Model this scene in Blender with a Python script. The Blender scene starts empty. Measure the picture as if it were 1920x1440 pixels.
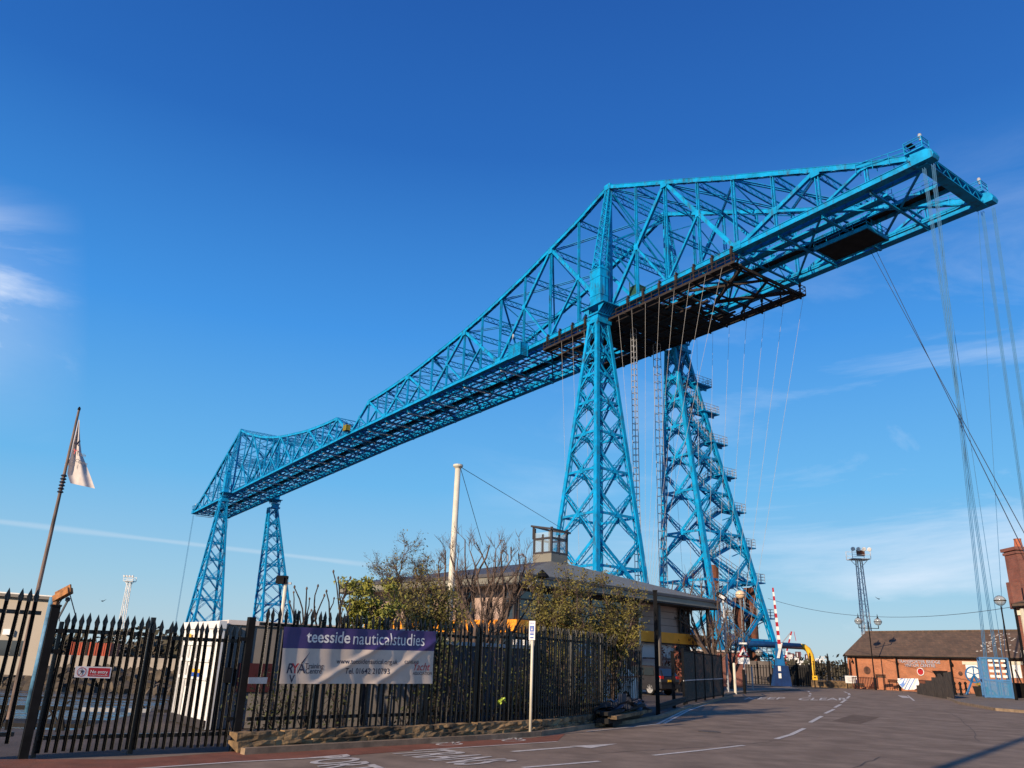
import bpy, math, random
from mathutils import Vector, Matrix
random.seed(7)
R = math.radians
scn = bpy.context.scene
COL = scn.collection
# ---------------------------------------------------------------- camera
FPX, PIT, ROL, EYE = 1470.97, .339, .036, 1.6          # focal length in photo pixels (photo 1920 wide)
_F = Vector((0, math.cos(PIT), math.sin(PIT)))
_R0 = Vector((1, 0, 0)); _U0 = _R0.cross(_F)
_R = _R0*math.cos(ROL) + _U0*math.sin(ROL)
_U = _U0*math.cos(ROL) - _R0*math.sin(ROL)
cam_d = bpy.data.cameras.new('camera'); cam = bpy.data.objects.new('camera', cam_d); COL.objects.link(cam)
cam_d.sensor_width = 36; cam_d.lens = FPX/1920*36; cam_d.clip_end = 12000; cam_d.clip_start = .1
mw = Matrix((_R, _U, -_F)).transposed().to_4x4(); mw.translation = Vector((0, 0, EYE)); cam.matrix_world = mw
scn.camera = cam
scn.render.resolution_x = 1024; scn.render.resolution_y = 768
# ---------------------------------------------------------------- light
SUN_AZ, SUN_EL = R(219), R(18.5)                          # azimuth clockwise from +Y, sun behind the camera on the left
sdir = Vector((math.sin(SUN_AZ)*math.cos(SUN_EL), math.cos(SUN_AZ)*math.cos(SUN_EL), math.sin(SUN_EL)))
sun_d = bpy.data.lights.new('sun', 'SUN'); sun_d.energy = 5.0; sun_d.angle = R(.5); sun_d.color = (1, .80, .58)
sun = bpy.data.objects.new('sun', sun_d); COL.objects.link(sun)
sun.rotation_euler = sdir.to_track_quat('Z', 'Y').to_euler(); sun.location = (-30, -30, 40)
world = bpy.data.worlds.new('World'); scn.world = world; world.use_nodes = True
wn = world.node_tree; wn.nodes.clear()
def N(nt, typ, **kw):
    n = nt.nodes.new(typ)
    for k, v in kw.items():
        if k.startswith('i_'):
            key = k[2:]; key = int(key) if key.isdigit() else key.replace('_', ' ')
            n.inputs[key].default_value = v
        else: setattr(n, k, v)
    return n
out = N(wn, 'ShaderNodeOutputWorld'); bg = N(wn, 'ShaderNodeBackground', i_Strength=.115)
sky = N(wn, 'ShaderNodeTexSky', sky_type='NISHITA', sun_disc=False, sun_elevation=SUN_EL, sun_rotation=SUN_AZ, air_density=1.0, dust_density=.6, ozone_density=2.6)
# the clear winter sky's own gradient with height, blended over the physical sky
tc0 = N(wn, 'ShaderNodeTexCoord'); sz0 = N(wn, 'ShaderNodeSeparateXYZ'); wn.links.new(tc0.outputs['Generated'], sz0.inputs[0])
gr0 = N(wn, 'ShaderNodeValToRGB'); cr = gr0.color_ramp
cr.elements[0].position = 0.0; cr.elements[0].color = (.55, .71, .80, 1); cr.elements[1].position = .80; cr.elements[1].color = (.010, .088, .41, 1)
for p_, c_ in ((.08, (.36, .65, .87)), (.2, (.155, .53, .95)), (.38, (.055, .34, .90)), (.58, (.018, .16, .59))):
    e_ = cr.elements.new(p_); e_.color = (*c_, 1)
wn.links.new(sz0.outputs['Z'], gr0.inputs[0])
sc0 = N(wn, 'ShaderNodeVectorMath', operation='SCALE'); sc0.inputs['Scale'].default_value = 6.4; wn.links.new(gr0.outputs[0], sc0.inputs[0])
hs = N(wn, 'ShaderNodeMix', data_type='RGBA'); hs.inputs[0].default_value = .90
wn.links.new(sky.outputs[0], hs.inputs[6]); wn.links.new(sc0.outputs[0], hs.inputs[7])
# thin cirrus: stretched noise in the sky direction
tc = N(wn, 'ShaderNodeTexCoord'); mp = N(wn, 'ShaderNodeMapping'); mp.inputs['Scale'].default_value = (1.2, 2.2, 5.5); mp.inputs['Rotation'].default_value = (.3, .35, .5)
wn.links.new(tc.outputs['Generated'], mp.inputs['Vector'])
nz = N(wn, 'ShaderNodeTexNoise', i_Scale=1.7, i_Detail=8.0, i_Roughness=.62, i_Distortion=.5); wn.links.new(mp.outputs[0], nz.inputs['Vector'])
rp = N(wn, 'ShaderNodeValToRGB'); rp.color_ramp.elements[0].position = .50; rp.color_ramp.elements[1].position = .92
wn.links.new(nz.outputs['Fac'], rp.inputs[0])
sx = N(wn, 'ShaderNodeSeparateXYZ'); wn.links.new(tc.outputs['Generated'], sx.inputs[0])
# cirrus lies low and to the two sides
m1 = N(wn, 'ShaderNodeMapRange', i_1=-.1, i_2=.45); wn.links.new(sx.outputs['X'], m1.inputs[0])
m2 = N(wn, 'ShaderNodeMapRange', i_1=.56, i_2=.2); wn.links.new(sx.outputs['Z'], m2.inputs[0])
mu = N(wn, 'ShaderNodeMath', operation='MULTIPLY'); wn.links.new(m1.outputs[0], mu.inputs[0]); wn.links.new(m2.outputs[0], mu.inputs[1])
m3b = N(wn, 'ShaderNodeMapRange', i_1=.46, i_2=.33); wn.links.new(sx.outputs['Z'], m3b.inputs[0])
m3 = N(wn, 'ShaderNodeMapRange', i_1=-.475, i_2=-.545, i_4=1.7); wn.links.new(sx.outputs['X'], m3.inputs[0])
m3d = N(wn, 'ShaderNodeMapRange', i_1=.20, i_2=.30); wn.links.new(sx.outputs['Z'], m3d.inputs[0])
m3e = N(wn, 'ShaderNodeMath', operation='MULTIPLY'); wn.links.new(m3b.outputs[0], m3e.inputs[0]); wn.links.new(m3d.outputs[0], m3e.inputs[1])
m3c = N(wn, 'ShaderNodeMath', operation='MULTIPLY'); wn.links.new(m3.outputs[0], m3c.inputs[0]); wn.links.new(m3e.outputs[0], m3c.inputs[1])
ad = N(wn, 'ShaderNodeMath', operation='ADD'); wn.links.new(mu.outputs[0], ad.inputs[0]); wn.links.new(m3c.outputs[0], ad.inputs[1])
mv = N(wn, 'ShaderNodeMath', operation='MULTIPLY'); wn.links.new(rp.outputs[0], mv.inputs[0]); wn.links.new(ad.outputs[0], mv.inputs[1])
mva = N(wn, 'ShaderNodeMath', operation='MULTIPLY'); wn.links.new(m3c.outputs[0], mva.inputs[0]); wn.links.new(nz.outputs['Fac'], mva.inputs[1])
mvb = N(wn, 'ShaderNodeMath', operation='MULTIPLY_ADD', i_1=.20); wn.links.new(mva.outputs[0], mvb.inputs[0]); wn.links.new(mv.outputs[0], mvb.inputs[2])
mx = N(wn, 'ShaderNodeMix', data_type='RGBA'); mx.inputs[7].default_value = (6.2, 6.7, 7.6, 1)
wn.links.new(mvb.outputs[0], mx.inputs[0]); wn.links.new(hs.outputs[2], mx.inputs[6])
# one vapour trail, low on the left: a thin band round the plane z = a + b*x
tz = N(wn, 'ShaderNodeVectorMath', operation='DOT_PRODUCT'); tz.inputs[1].default_value = TRAILN if 'TRAILN' in globals() else (0, 0, 1)
wn.links.new(tc.outputs['Generated'], tz.inputs[0])
ab = N(wn, 'ShaderNodeMath', operation='ABSOLUTE'); wn.links.new(tz.outputs['Value'], ab.inputs[0])
tn = N(wn, 'ShaderNodeTexNoise', i_Scale=9.0, i_Detail=4.0); wn.links.new(tc.outputs['Generated'], tn.inputs['Vector'])
tw_ = N(wn, 'ShaderNodeMath', operation='MULTIPLY', i_1=.008); wn.links.new(tn.outputs['Fac'], tw_.inputs[0])
tr_ = N(wn, 'ShaderNodeMath', operation='DIVIDE'); wn.links.new(ab.outputs[0], tr_.inputs[0]); wn.links.new(tw_.outputs[0], tr_.inputs[1])
tm = N(wn, 'ShaderNodeMapRange', i_1=1.0, i_2=.1, i_4=.17, interpolation_type='SMOOTHSTEP'); wn.links.new(tr_.outputs[0], tm.inputs[0])
tx = N(wn, 'ShaderNodeMapRange', i_1=-.12, i_2=-.2); wn.links.new(sx.outputs['X'], tx.inputs[0])
tq = N(wn, 'ShaderNodeMath', operation='MULTIPLY'); wn.links.new(tm.outputs[0], tq.inputs[0]); wn.links.new(tx.outputs[0], tq.inputs[1])
mx2 = N(wn, 'ShaderNodeMix', data_type='RGBA'); mx2.inputs[7].default_value = (7, 6.8, 6.9, 1)
wn.links.new(tq.outputs[0], mx2.inputs[0]); wn.links.new(mx.outputs[2], mx2.inputs[6])
wn.links.new(mx2.outputs[2], bg.inputs[0]); wn.links.new(bg.outputs[0], out.inputs[0])
vs = scn.view_settings; vs.view_transform = 'Standard'; vs.look = 'None'; vs.exposure = 0.3; vs.gamma = 1
# ---------------------------------------------------------------- placing helpers: photo pixel -> point in the place
def ray(u, v): return _F + _R*((u-960)/FPX) - _U*((v-720)/FPX)
def P(u, v, Y):                                        # point seen at pixel (u,v), Y metres ahead
    d = ray(u, v); return Vector((0, 0, EYE)) + d*(Y/d.y)
def G(u, v, z=0.0):                                    # point of a level surface seen at pixel (u,v)
    d = ray(u, v); return Vector((0, 0, EYE)) + d*((z-EYE)/d.z)
def setn():
    a = ray(0, 978).normalized(); b = ray(700, 1060).normalized(); return a.cross(b).normalized()
tz.inputs[1].default_value = setn()
# ---------------------------------------------------------------- materials
MATS = {}
def mat(name, col, rough=.6, metal=0, var=.12, scale=3.0, bump=0.0, bscale=40, col2=None, stretch=(1, 1, 1), spec=.5, lo=.35, hi=.7):
    m = bpy.data.materials.new(name); m.use_nodes = True; nt = m.node_tree; b = nt.nodes['Principled BSDF']
    b.inputs['Roughness'].default_value = rough; b.inputs['Metallic'].default_value = metal
    b.inputs['Specular IOR Level'].default_value = spec
    t = N(nt, 'ShaderNodeTexCoord'); mp = N(nt, 'ShaderNodeMapping'); mp.inputs['Scale'].default_value = stretch
    nt.links.new(t.outputs['Object'], mp.inputs[0])
    n = N(nt, 'ShaderNodeTexNoise', i_Scale=scale, i_Detail=7.0, i_Roughness=.62); nt.links.new(mp.outputs[0], n.inputs['Vector'])
    r = N(nt, 'ShaderNodeValToRGB'); r.color_ramp.elements[0].position = lo; r.color_ramp.elements[1].position = hi
    c = Vector(col[:3]); d = Vector(col2) if col2 else c*(1-var*2)
    r.color_ramp.elements[0].color = (*d, 1); r.color_ramp.elements[1].color = (*(c*(1+var) if not col2 else c), 1)
    nt.links.new(n.outputs['Fac'], r.inputs[0]); nt.links.new(r.outputs[0], b.inputs['Base Color'])
    if bump:
        n2 = N(nt, 'ShaderNodeTexNoise', i_Scale=float(bscale), i_Detail=5.0); nt.links.new(mp.outputs[0], n2.inputs['Vector'])
        bp = N(nt, 'ShaderNodeBump', i_Strength=bump, i_Distance=.03); nt.links.new(n2.outputs['Fac'], bp.inputs['Height']); nt.links.new(bp.outputs[0], b.inputs['Normal'])
    MATS[name] = m; return m
def brick(name, c1, c2, mortar, axis='XZ', scale=1.0, bw=.225, bh=.075, rough=.85, stain=.35, msize=.01):
    m = bpy.data.materials.new(name); m.use_nodes = True; nt = m.node_tree; b = nt.nodes['Principled BSDF']; b.inputs['Roughness'].default_value = rough
    t = N(nt, 'ShaderNodeTexCoord'); s = N(nt, 'ShaderNodeSeparateXYZ'); nt.links.new(t.outputs['Object'], s.inputs[0])
    a = N(nt, 'ShaderNodeMath', operation='ADD'); nt.links.new(s.outputs['X'], a.inputs[0]); nt.links.new(s.outputs['Y'], a.inputs[1])
    c = N(nt, 'ShaderNodeCombineXYZ')
    nt.links.new(a.outputs[0], c.inputs[0]); nt.links.new(s.outputs['Z'], c.inputs[1])
    br = N(nt, 'ShaderNodeTexBrick', i_Scale=scale, i_Mortar_Size=msize, i_Bias=0.0, i_Brick_Width=bw, i_Row_Height=bh)
    br.inputs['Color1'].default_value = (*c1, 1); br.inputs['Color2'].default_value = (*c2, 1); br.inputs['Mortar'].default_value = (*mortar, 1)
    nt.links.new(c.outputs[0], br.inputs['Vector'])
    n = N(nt, 'ShaderNodeTexNoise', i_Scale=.9, i_Detail=8.0, i_Roughness=.65); nt.links.new(t.outputs['Object'], n.inputs['Vector'])
    r = N(nt, 'ShaderNodeValToRGB'); r.color_ramp.elements[0].position = .3; r.color_ramp.elements[1].position = .62
    r.color_ramp.elements[0].color = (1-stain, 1-stain, 1-stain, 1); nt.links.new(n.outputs['Fac'], r.inputs[0])
    mm = N(nt, 'ShaderNodeMix', data_type='RGBA', blend_type='MULTIPLY'); mm.inputs[0].default_value = 1
    nt.links.new(br.outputs[0], mm.inputs[6]); nt.links.new(r.outputs[0], mm.inputs[7]); nt.links.new(mm.outputs[2], b.inputs['Base Color'])
    bp = N(nt, 'ShaderNodeBump', i_Strength=.5, i_Distance=.01); nt.links.new(br.outputs['Fac'], bp.inputs['Height']); bp.invert = True; nt.links.new(bp.outputs[0], b.inputs['Normal'])
    MATS[name] = m; return m
def glass(name, col=(.02, .03, .04), rough=.04, alpha=1.0):
    m = bpy.data.materials.new(name); m.use_nodes = True; b = m.node_tree.nodes['Principled BSDF']
    b.inputs['Base Color'].default_value = (*col, 1); b.inputs['Roughness'].default_value = rough; b.inputs['Specular IOR Level'].default_value = .9
    if alpha < 1: b.inputs['Alpha'].default_value = alpha
    MATS[name] = m; return m
BLUE = mat('bridge_paint', (.001, .31, .64), .5, 0, .2, .6, stretch=(1, 1, 1), bump=.12, bscale=3, spec=.22, lo=.3, hi=.75)
def grime(m, col, fac, lo, hi, sc, stretch=(1, 1, 1)):     # patches of dirt or rust with a shape of their own
    nt = m.node_tree; b = nt.nodes['Principled BSDF']; src = b.inputs['Base Color'].links[0].from_socket
    t = N(nt, 'ShaderNodeTexCoord'); mp = N(nt, 'ShaderNodeMapping'); mp.inputs['Scale'].default_value = stretch; nt.links.new(t.outputs['Object'], mp.inputs[0])
    n = N(nt, 'ShaderNodeTexNoise', i_Scale=float(sc), i_Detail=10.0, i_Roughness=.7); nt.links.new(mp.outputs[0], n.inputs['Vector'])
    r = N(nt, 'ShaderNodeMapRange', i_1=lo, i_2=hi, i_4=fac); nt.links.new(n.outputs['Fac'], r.inputs[0])
    x = N(nt, 'ShaderNodeMix', data_type='RGBA'); nt.links.new(r.outputs[0], x.inputs[0]); nt.links.new(src, x.inputs[6]); x.inputs[7].default_value = (*col, 1); nt.links.new(x.outputs[2], b.inputs['Base Color'])
grime(BLUE, (.04, .035, .04), .8, .52, .68, 1.5, (1, 1, .35))
BLUE2 = mat('anchorage_paint', (.008, .13, .34), .5, 0, .15, 2)
DBLUE = mat('dark_blue_paint', (.006, .03, .12), .5, 0, .15, 2)
RUST = mat('rusty_scaffold', (.026, .017, .014), .85, 0, .3, 1.5)
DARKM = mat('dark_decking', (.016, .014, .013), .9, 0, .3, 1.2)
WIRE = mat('pale_wire', (.42, .40, .38), .6, 0, .1, 1)
ABLUE = mat('cable_blue', (.02, .16, .34), .6, 0, .1, 1)
DWIRE = mat('dark_wire', (.03, .04, .06), .6, 0, .1, 1)
GALV = mat('galvanised_steel', (.42, .42, .43), .5, .3, .12, 4)
FENCE = mat('black_fence_paint', (.016, .0145, .013), .33, 0, .35, 9, bump=.15, bscale=60)
FENCEP = mat('black_rail_paint', (.010, .010, .010), .75, 0, .3, 6, spec=.15)
BLACK = mat('black_paint', (.010, .010, .011), .8, 0, .2, 5, spec=.12)
WHITE = mat('white_paint', (.78, .77, .74), .5, 0, .06, 3)
CREAM = mat('cream_paint', (.66, .60, .48), .55, 0, .08, 2)
YEL = mat('yellow_paint', (.85, .48, .03), .5, 0, .08, 3)
ORANGE = mat('orange_band', (.95, .34, .012), .55, 0, .07, 1.5)
ORUST = mat('rusty_pile', (.20, .06, .022), .85, 0, .35, 1.2, col2=(.08, .03, .02))
ASPH = mat('asphalt', (.275, .207, .155), .95, 0, .16, 1.0, bump=.35, bscale=150, spec=.12)
PAVE = mat('pavement_flags', (.20, .155, .115), .9, 0, .15, .9, bump=.3, bscale=60)
REDL = mat('red_lane_surface', (.25, .095, .06), .9, 0, .15, 1.6, bump=.5, bscale=120, spec=.25)
LINE = mat('road_line_paint', (.62, .56, .49), .7, 0, .16, 7, bump=.2, bscale=120)
KERB = mat('kerb_stone', (.27, .19, .12), .85, 0, .2, 3, bump=.3, bscale=40)
STONE = mat('rough_stone', (.30, .19, .09), .92, 0, .3, 2.2, bump=1.0, bscale=9, col2=(.035, .026, .018), lo=.36, hi=.62)
grime(ASPH, (.16, .115, .085), .5, .48, .62, .3); grime(ASPH, (.26, .20, .15), .35, .56, .7, 9); grime(REDL, (.13, .08, .06), .6, .5, .7, 2.2)
YARD = mat('yard_surface', (.075, .055, .05), .95, 0, .25, .7, bump=.4, bscale=20)
GROUND = mat('ground_earth', (.07, .058, .045), .95, 0, .25, .15, bump=.2, bscale=5)
ROCK = mat('bank_rock', (.11, .085, .06), .95, 0, .3, 1.1, bump=.9, bscale=3)
BARK = mat('bark', (.13, .088, .068), .9, 0, .3, 6, bump=.5, bscale=25)
BARKD = mat('dark_bark', (.040, .028, .024), .9, 0, .3, 6, bump=.5, bscale=25)
def leafmat(n, c, c2): return mat(n, c, .65, 0, .2, 2.5, col2=c2, spec=.3)
LEAFY = leafmat('yellow_green_leaf', (.33, .30, .045), (.11, .13, .03))
LEAFD = leafmat('dark_green_leaf', (.09, .10, .03), (.03, .04, .014))
LEAFO = leafmat('olive_leaf', (.25, .205, .045), (.06, .06, .018))
LEAFB = leafmat('dry_brown_leaf', (.17, .09, .03), (.06, .04, .02))
# ---------------------------------------------------------------- mesh builder
class MB:
    def __init__(s): s.v = []; s.f = []
    def quad(s, a, b, c, d):
        n = len(s.v); s.v += [tuple(a), tuple(b), tuple(c), tuple(d)]; s.f.append((n, n+1, n+2, n+3)); return s
    def poly(s, pts): n = len(s.v); s.v += [tuple(p) for p in pts]; s.f.append(tuple(range(n, n+len(pts)))); return s
    def prism(s, pts, h):                               # h a vector
        n = len(s.v); k = len(pts); h = Vector(h)
        s.v += [tuple(p) for p in pts] + [tuple(Vector(p)+h) for p in pts]
        s.f.append(tuple(range(n+k-1, n-1, -1))); s.f.append(tuple(range(n+k, n+2*k)))
        for i in range(k): j = (i+1) % k; s.f.append((n+i, n+j, n+k+j, n+k+i))
        return s
    def box(s, c, d, M=None):
        c = Vector(c); x, y, z = d[0]/2, d[1]/2, d[2]/2
        pts = [Vector((a*x, b*y, e*z)) for e in (-1, 1) for a, b in ((-1, -1), (1, -1), (1, 1), (-1, 1))]
        if M is not None: pts = [M @ p for p in pts]
        n = len(s.v); s.v += [tuple(c+p) for p in pts]
        s.f += [(n+3, n+2, n+1, n), (n+4, n+5, n+6, n+7), (n, n+1, n+5, n+4), (n+1, n+2, n+6, n+5), (n+2, n+3, n+7, n+6), (n+3, n, n+4, n+7)]
        return s
    def bar(s, p, q, w, h=None, side=None, w2=None, h2=None):   # w across 'side', h across the other
        p = Vector(p); q = Vector(q); d = q-p
        if d.length < 1e-6: return s
        d.normalize(); h = w if h is None else h; w2 = w if w2 is None else w2; h2 = h if h2 is None else h2
        sd = Vector(side) if side is not None else (Vector((0, 0, 1)).cross(d) if abs(d.z) < .95 else Vector((1, 0, 0)))
        sd = sd - d*sd.dot(d)
        if sd.length < 1e-5: sd = d.orthogonal()
        sd.normalize(); up = d.cross(sd)
        n = len(s.v)
        for c, a, b in ((p, w, h), (q, w2, h2)):
            for i, j in ((-1, -1), (1, -1), (1, 1), (-1, 1)): s.v.append(tuple(c+sd*(i*a/2)+up*(j*b/2)))
        s.f += [(n+3, n+2, n+1, n), (n+4, n+5, n+6, n+7), (n, n+1, n+5, n+4), (n+1, n+2, n+6, n+5), (n+2, n+3, n+7, n+6), (n+3, n, n+4, n+7)]
        return s
    def tube(s, pts, r, k=6, r2=None, cap=True):
        pts = [Vector(p) for p in pts]; m = len(pts); n0 = len(s.v)
        rs = r if isinstance(r, (list, tuple)) else [r+((r2 if r2 is not None else r)-r)*i/(m-1) for i in range(m)]
        prev = None
        for i, p in enumerate(pts):
            d = (pts[min(i+1, m-1)]-pts[max(i-1, 0)])
            if d.length < 1e-9: d = Vector((0, 0, 1))
            d.normalize()
            if prev is None: a = d.orthogonal().normalized()
            else:
                a = prev-d*prev.dot(d); a = a.normalized() if a.length > 1e-6 else d.orthogonal().normalized()
            prev = a; b = d.cross(a)
            for j in range(k):
                t = 2*math.pi*j/k; s.v.append(tuple(p+(a*math.cos(t)+b*math.sin(t))*rs[i]))
        for i in range(m-1):
            for j in range(k):
                j2 = (j+1) % k; s.f.append((n0+i*k+j, n0+i*k+j2, n0+(i+1)*k+j2, n0+(i+1)*k+j))
        if cap: s.f.append(tuple(n0+j for j in range(k-1, -1, -1))); s.f.append(tuple(n0+(m-1)*k+j for j in range(k)))
        return s
    def lathe(s, c, prof, k=16, axis=None):             # prof = [(r,z)]
        c = Vector(c); n0 = len(s.v); m = len(prof)
        Q = Vector((0, 0, 1)).rotation_difference(Vector(axis)).to_matrix() if axis is not None else None
        for r, z in prof:
            for j in range(k):
                t = 2*math.pi*j/k; p = Vector((r*math.cos(t), r*math.sin(t), z)); s.v.append(tuple(c+(Q @ p if Q else p)))
        for i in range(m-1):
            for j in range(k):
                j2 = (j+1) % k; s.f.append((n0+i*k+j, n0+i*k+j2, n0+(i+1)*k+j2, n0+(i+1)*k+j))
        s.f.append(tuple(n0+j for j in range(k-1, -1, -1))); s.f.append(tuple(n0+(m-1)*k+j for j in range(k)))
        return s
    def zig(s, a0, a1, b0, b1, n, w, t, nrm, x=False):   # lacing between two edges a0-a1 and b0-b1
        a0, a1, b0, b1 = map(Vector, (a0, a1, b0, b1))
        for i in range(n):
            f, g = i/n, (i+1)/n
            if x: s.bar(a0.lerp(a1, f), b0.lerp(b1, g), w, t, nrm and Vector(nrm).cross(a1-a0)); s.bar(b0.lerp(b1, f), a0.lerp(a1, g), w, t, Vector(nrm).cross(a1-a0))
            elif i % 2 == 0: s.bar(a0.lerp(a1, f), b0.lerp(b1, g), w, t, Vector(nrm).cross(a1-a0))
            else: s.bar(b0.lerp(b1, f), a0.lerp(a1, g), w, t, Vector(nrm).cross(a1-a0))
        return s
    def add(s, o, M=None):
        n = len(s.v); s.v += [tuple(M @ Vector(p)) for p in o.v] if M is not None else list(o.v)
        s.f += [tuple(i+n for i in f) for f in o.f]; return s
    def mesh(s, name):
        me = bpy.data.meshes.new(name); me.from_pydata(s.v, [], s.f); me.update(); return me
FRAMES = {}
def thing(name, label, cat, loc=(0, 0, 0), rz=0.0, group=None, kind=None):
    o = bpy.data.objects.new(name, None); COL.objects.link(o); o.empty_display_size = .3
    o.location = loc; o.rotation_euler = (0, 0, rz); o['label'] = label; o['category'] = cat
    if group: o['group'] = group
    if kind: o['kind'] = kind
    FRAMES[o.name] = (Matrix.Translation(Vector(loc)) @ Matrix.Rotation(rz, 4, 'Z')).inverted(); return o
def frame_of(o):
    while o is not None:
        if o.name in FRAMES: return FRAMES[o.name]
        o = o.parent
def part(name, mb, m, parent, local=False, smooth=False, label=None):
    me = mb.mesh(name) if isinstance(mb, MB) else mb
    if not local: me.transform(frame_of(parent))
    for x in (m if isinstance(m, (list, tuple)) else [m]): me.materials.append(x)
    if smooth:
        for p in me.polygons: p.use_smooth = True
    o = bpy.data.objects.new(name, me); COL.objects.link(o); o.parent = parent
    if label: o['label'] = label
    return o
def solo(name, mb, m, label, cat, loc=None, group=None, kind=None, smooth=False, local=False):   # a thing that is one mesh
    me = mb.mesh(name) if isinstance(mb, MB) else mb
    loc = Vector(loc) if loc is not None else Vector((0, 0, 0))
    if not local: me.transform(Matrix.Translation(-loc))
    for x in (m if isinstance(m, (list, tuple)) else [m]): me.materials.append(x)
    if smooth:
        for p in me.polygons: p.use_smooth = True
    o = bpy.data.objects.new(name, me); COL.objects.link(o); o.location = loc
    if label: o['label'] = label
    if cat: o['category'] = cat
    if group: o['group'] = group
    if kind: o['kind'] = kind
    return o
def struct(name, mb, m, label=None): return solo(name, mb, m, label, None, kind='structure')
def clone(o, loc, rz=0, label=None, parent=None):       # a thing, its parts and sub-parts
    c = o.copy(); COL.objects.link(c)
    if parent is None: c.location = loc; c.rotation_euler = (0, 0, rz)
    else: c.parent = parent
    if label: c['label'] = label
    for ch in list(o.children): clone(ch, None, 0, None, c)
    return c
def text_mesh(s, size=1, depth=.004, bold=0, align='LEFT', shear=0, space=1):
    cu = bpy.data.curves.new('t', 'FONT'); cu.body = s; cu.size = size; cu.extrude = depth; cu.offset = bold*size; cu.align_x = align; cu.shear = shear; cu.space_character = space
    cu.resolution_u = 3
    o = bpy.data.objects.new('t', cu); COL.objects.link(o); bpy.context.view_layer.update()
    me = bpy.data.meshes.new_from_object(o.evaluated_get(bpy.context.evaluated_depsgraph_get()))
    bpy.data.objects.remove(o); bpy.data.curves.remove(cu)
    me.materials.clear(); return me
def text_on(s, O, e1, e2, size, depth=.003, **kw):      # lettering laid on the plane O, e1 (right), e2 (up)
    me = text_mesh(s, size, depth, **kw); O = Vector(O); e1 = Vector(e1).normalized(); e2 = Vector(e2).normalized(); n = e1.cross(e2)
    for v in me.vertices: v.co = O+e1*v.co.x+e2*v.co.y+n*v.co.z
    return me
def me_to_mb(me, mb):
    n = len(mb.v); mb.v += [tuple(v.co) for v in me.vertices]; mb.f += [tuple(i+n for i in p.vertices) for p in me.polygons]; return mb
def cyl(c, r, h, k=12): return MB().lathe(c, [(r, 0), (r, h)], k)
def lerp(a, b, f): return a+(b-a)*f
# ================================================================ THE TRANSPORTER BRIDGE (own frame: x along the bridge, towards the far bank)
W = -12.16; ZB = 49.35; AN = -45.22; FN = 174+43.21
def interp(x, xs, ys):
    if x <= xs[0]: return ys[0]
    for a, b, c, d in zip(xs, xs[1:], ys, ys[1:]):
        if x <= b: return c+(d-c)*(x-a)/(b-a)
    return ys[-1]
def zb(x): return ZB+interp(x, [AN, 0, 87, 174, FN], [.26, .05, 0, -1.19, -1.83])
Ls = [27.79, 23.2, 19.125, 16.885]
def mpos(i):
    k = min(int(i//4), 3); return sum(Ls[:k])+Ls[k]*(i-4*k)/4
TM = {0: 20.5, 1: 17.9, 2: 15.83, 3: 13.75, 4: 12.05, 5: 10.75, 6: 9.656, 7: 8.75, 8: 7.95, 9: 7.25, 10: 6.71, 11: 6.3, 12: 5.95, 13: 5.72, 14: 5.59}
TA = {0: 20.5, 1: 17.9, 2: 15.34, 3: 12.7, 4: 10.06, 5: 7.55, 6: 4.99, 7: 2.5, 8: .35}
nodes = []                                              # (x, bottom z, top z, key)
for i in range(8, 0, -1): nodes.append((AN*i/8, TA[i], ('a', i)))
for i in range(0, 16): nodes.append((mpos(i), TM.get(i, 2.8), ('m', i)))
nodes.append((87.0, 0.0, ('h', 16)))
for i in range(15, -1, -1): nodes.append((174-mpos(i), TM.get(i, 2.8), ('f', i)))
for i in range(1, 9): nodes.append((174+(FN-174)*i/8, TA[i], ('g', i)))
ND = {k: (x, zb(x), zb(x)+t) for x, t, k in nodes}
p0 = G(1151, 1272)                                      # foot of the near tower in the photo
bridge = thing('transporter_bridge', 'giant turquoise blue lattice steel bridge on four tall splayed towers crossing the whole sky', 'bridge', (13.66, 102.35, 0), R(90)+.614)
BL = dict(local=True)
def seq(side):                                          # ordered keys tower-outwards
    return {'a': [('m', 0)]+[('a', i) for i in range(1, 9)], 'm': [('m', i) for i in range(16)]+[('h', 16)],
            'f': [('f', i) for i in range(16)]+[('h', 16)], 'g': [('f', 0)]+[('g', i) for i in range(1, 9)]}[side]
def laced_bar(mb, p, q, wy, hh, t=.05, step=.9, lt=.07, solid_side=None):
    """two side plates wy apart (across y), depth hh, zig-zag lacing above and below"""
    p = Vector(p); q = Vector(q); d = (q-p); L = d.length; d.normalize(); y = Vector((0, 1, 0)); u = d.cross(y).normalized()
    for s in (-1, 1): mb.bar(p+y*(s*wy/2), q+y*(s*wy/2), t, hh, y)
    n = max(2, int(L/step))
    for s in (-1, 1):
        o = u*(s*(hh/2-.03)); mb.zig(p+y*(-wy/2)+o, q+y*(-wy/2)+o, p+y*(wy/2)+o, q+y*(wy/2)+o, n, lt, .03, u)
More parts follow.
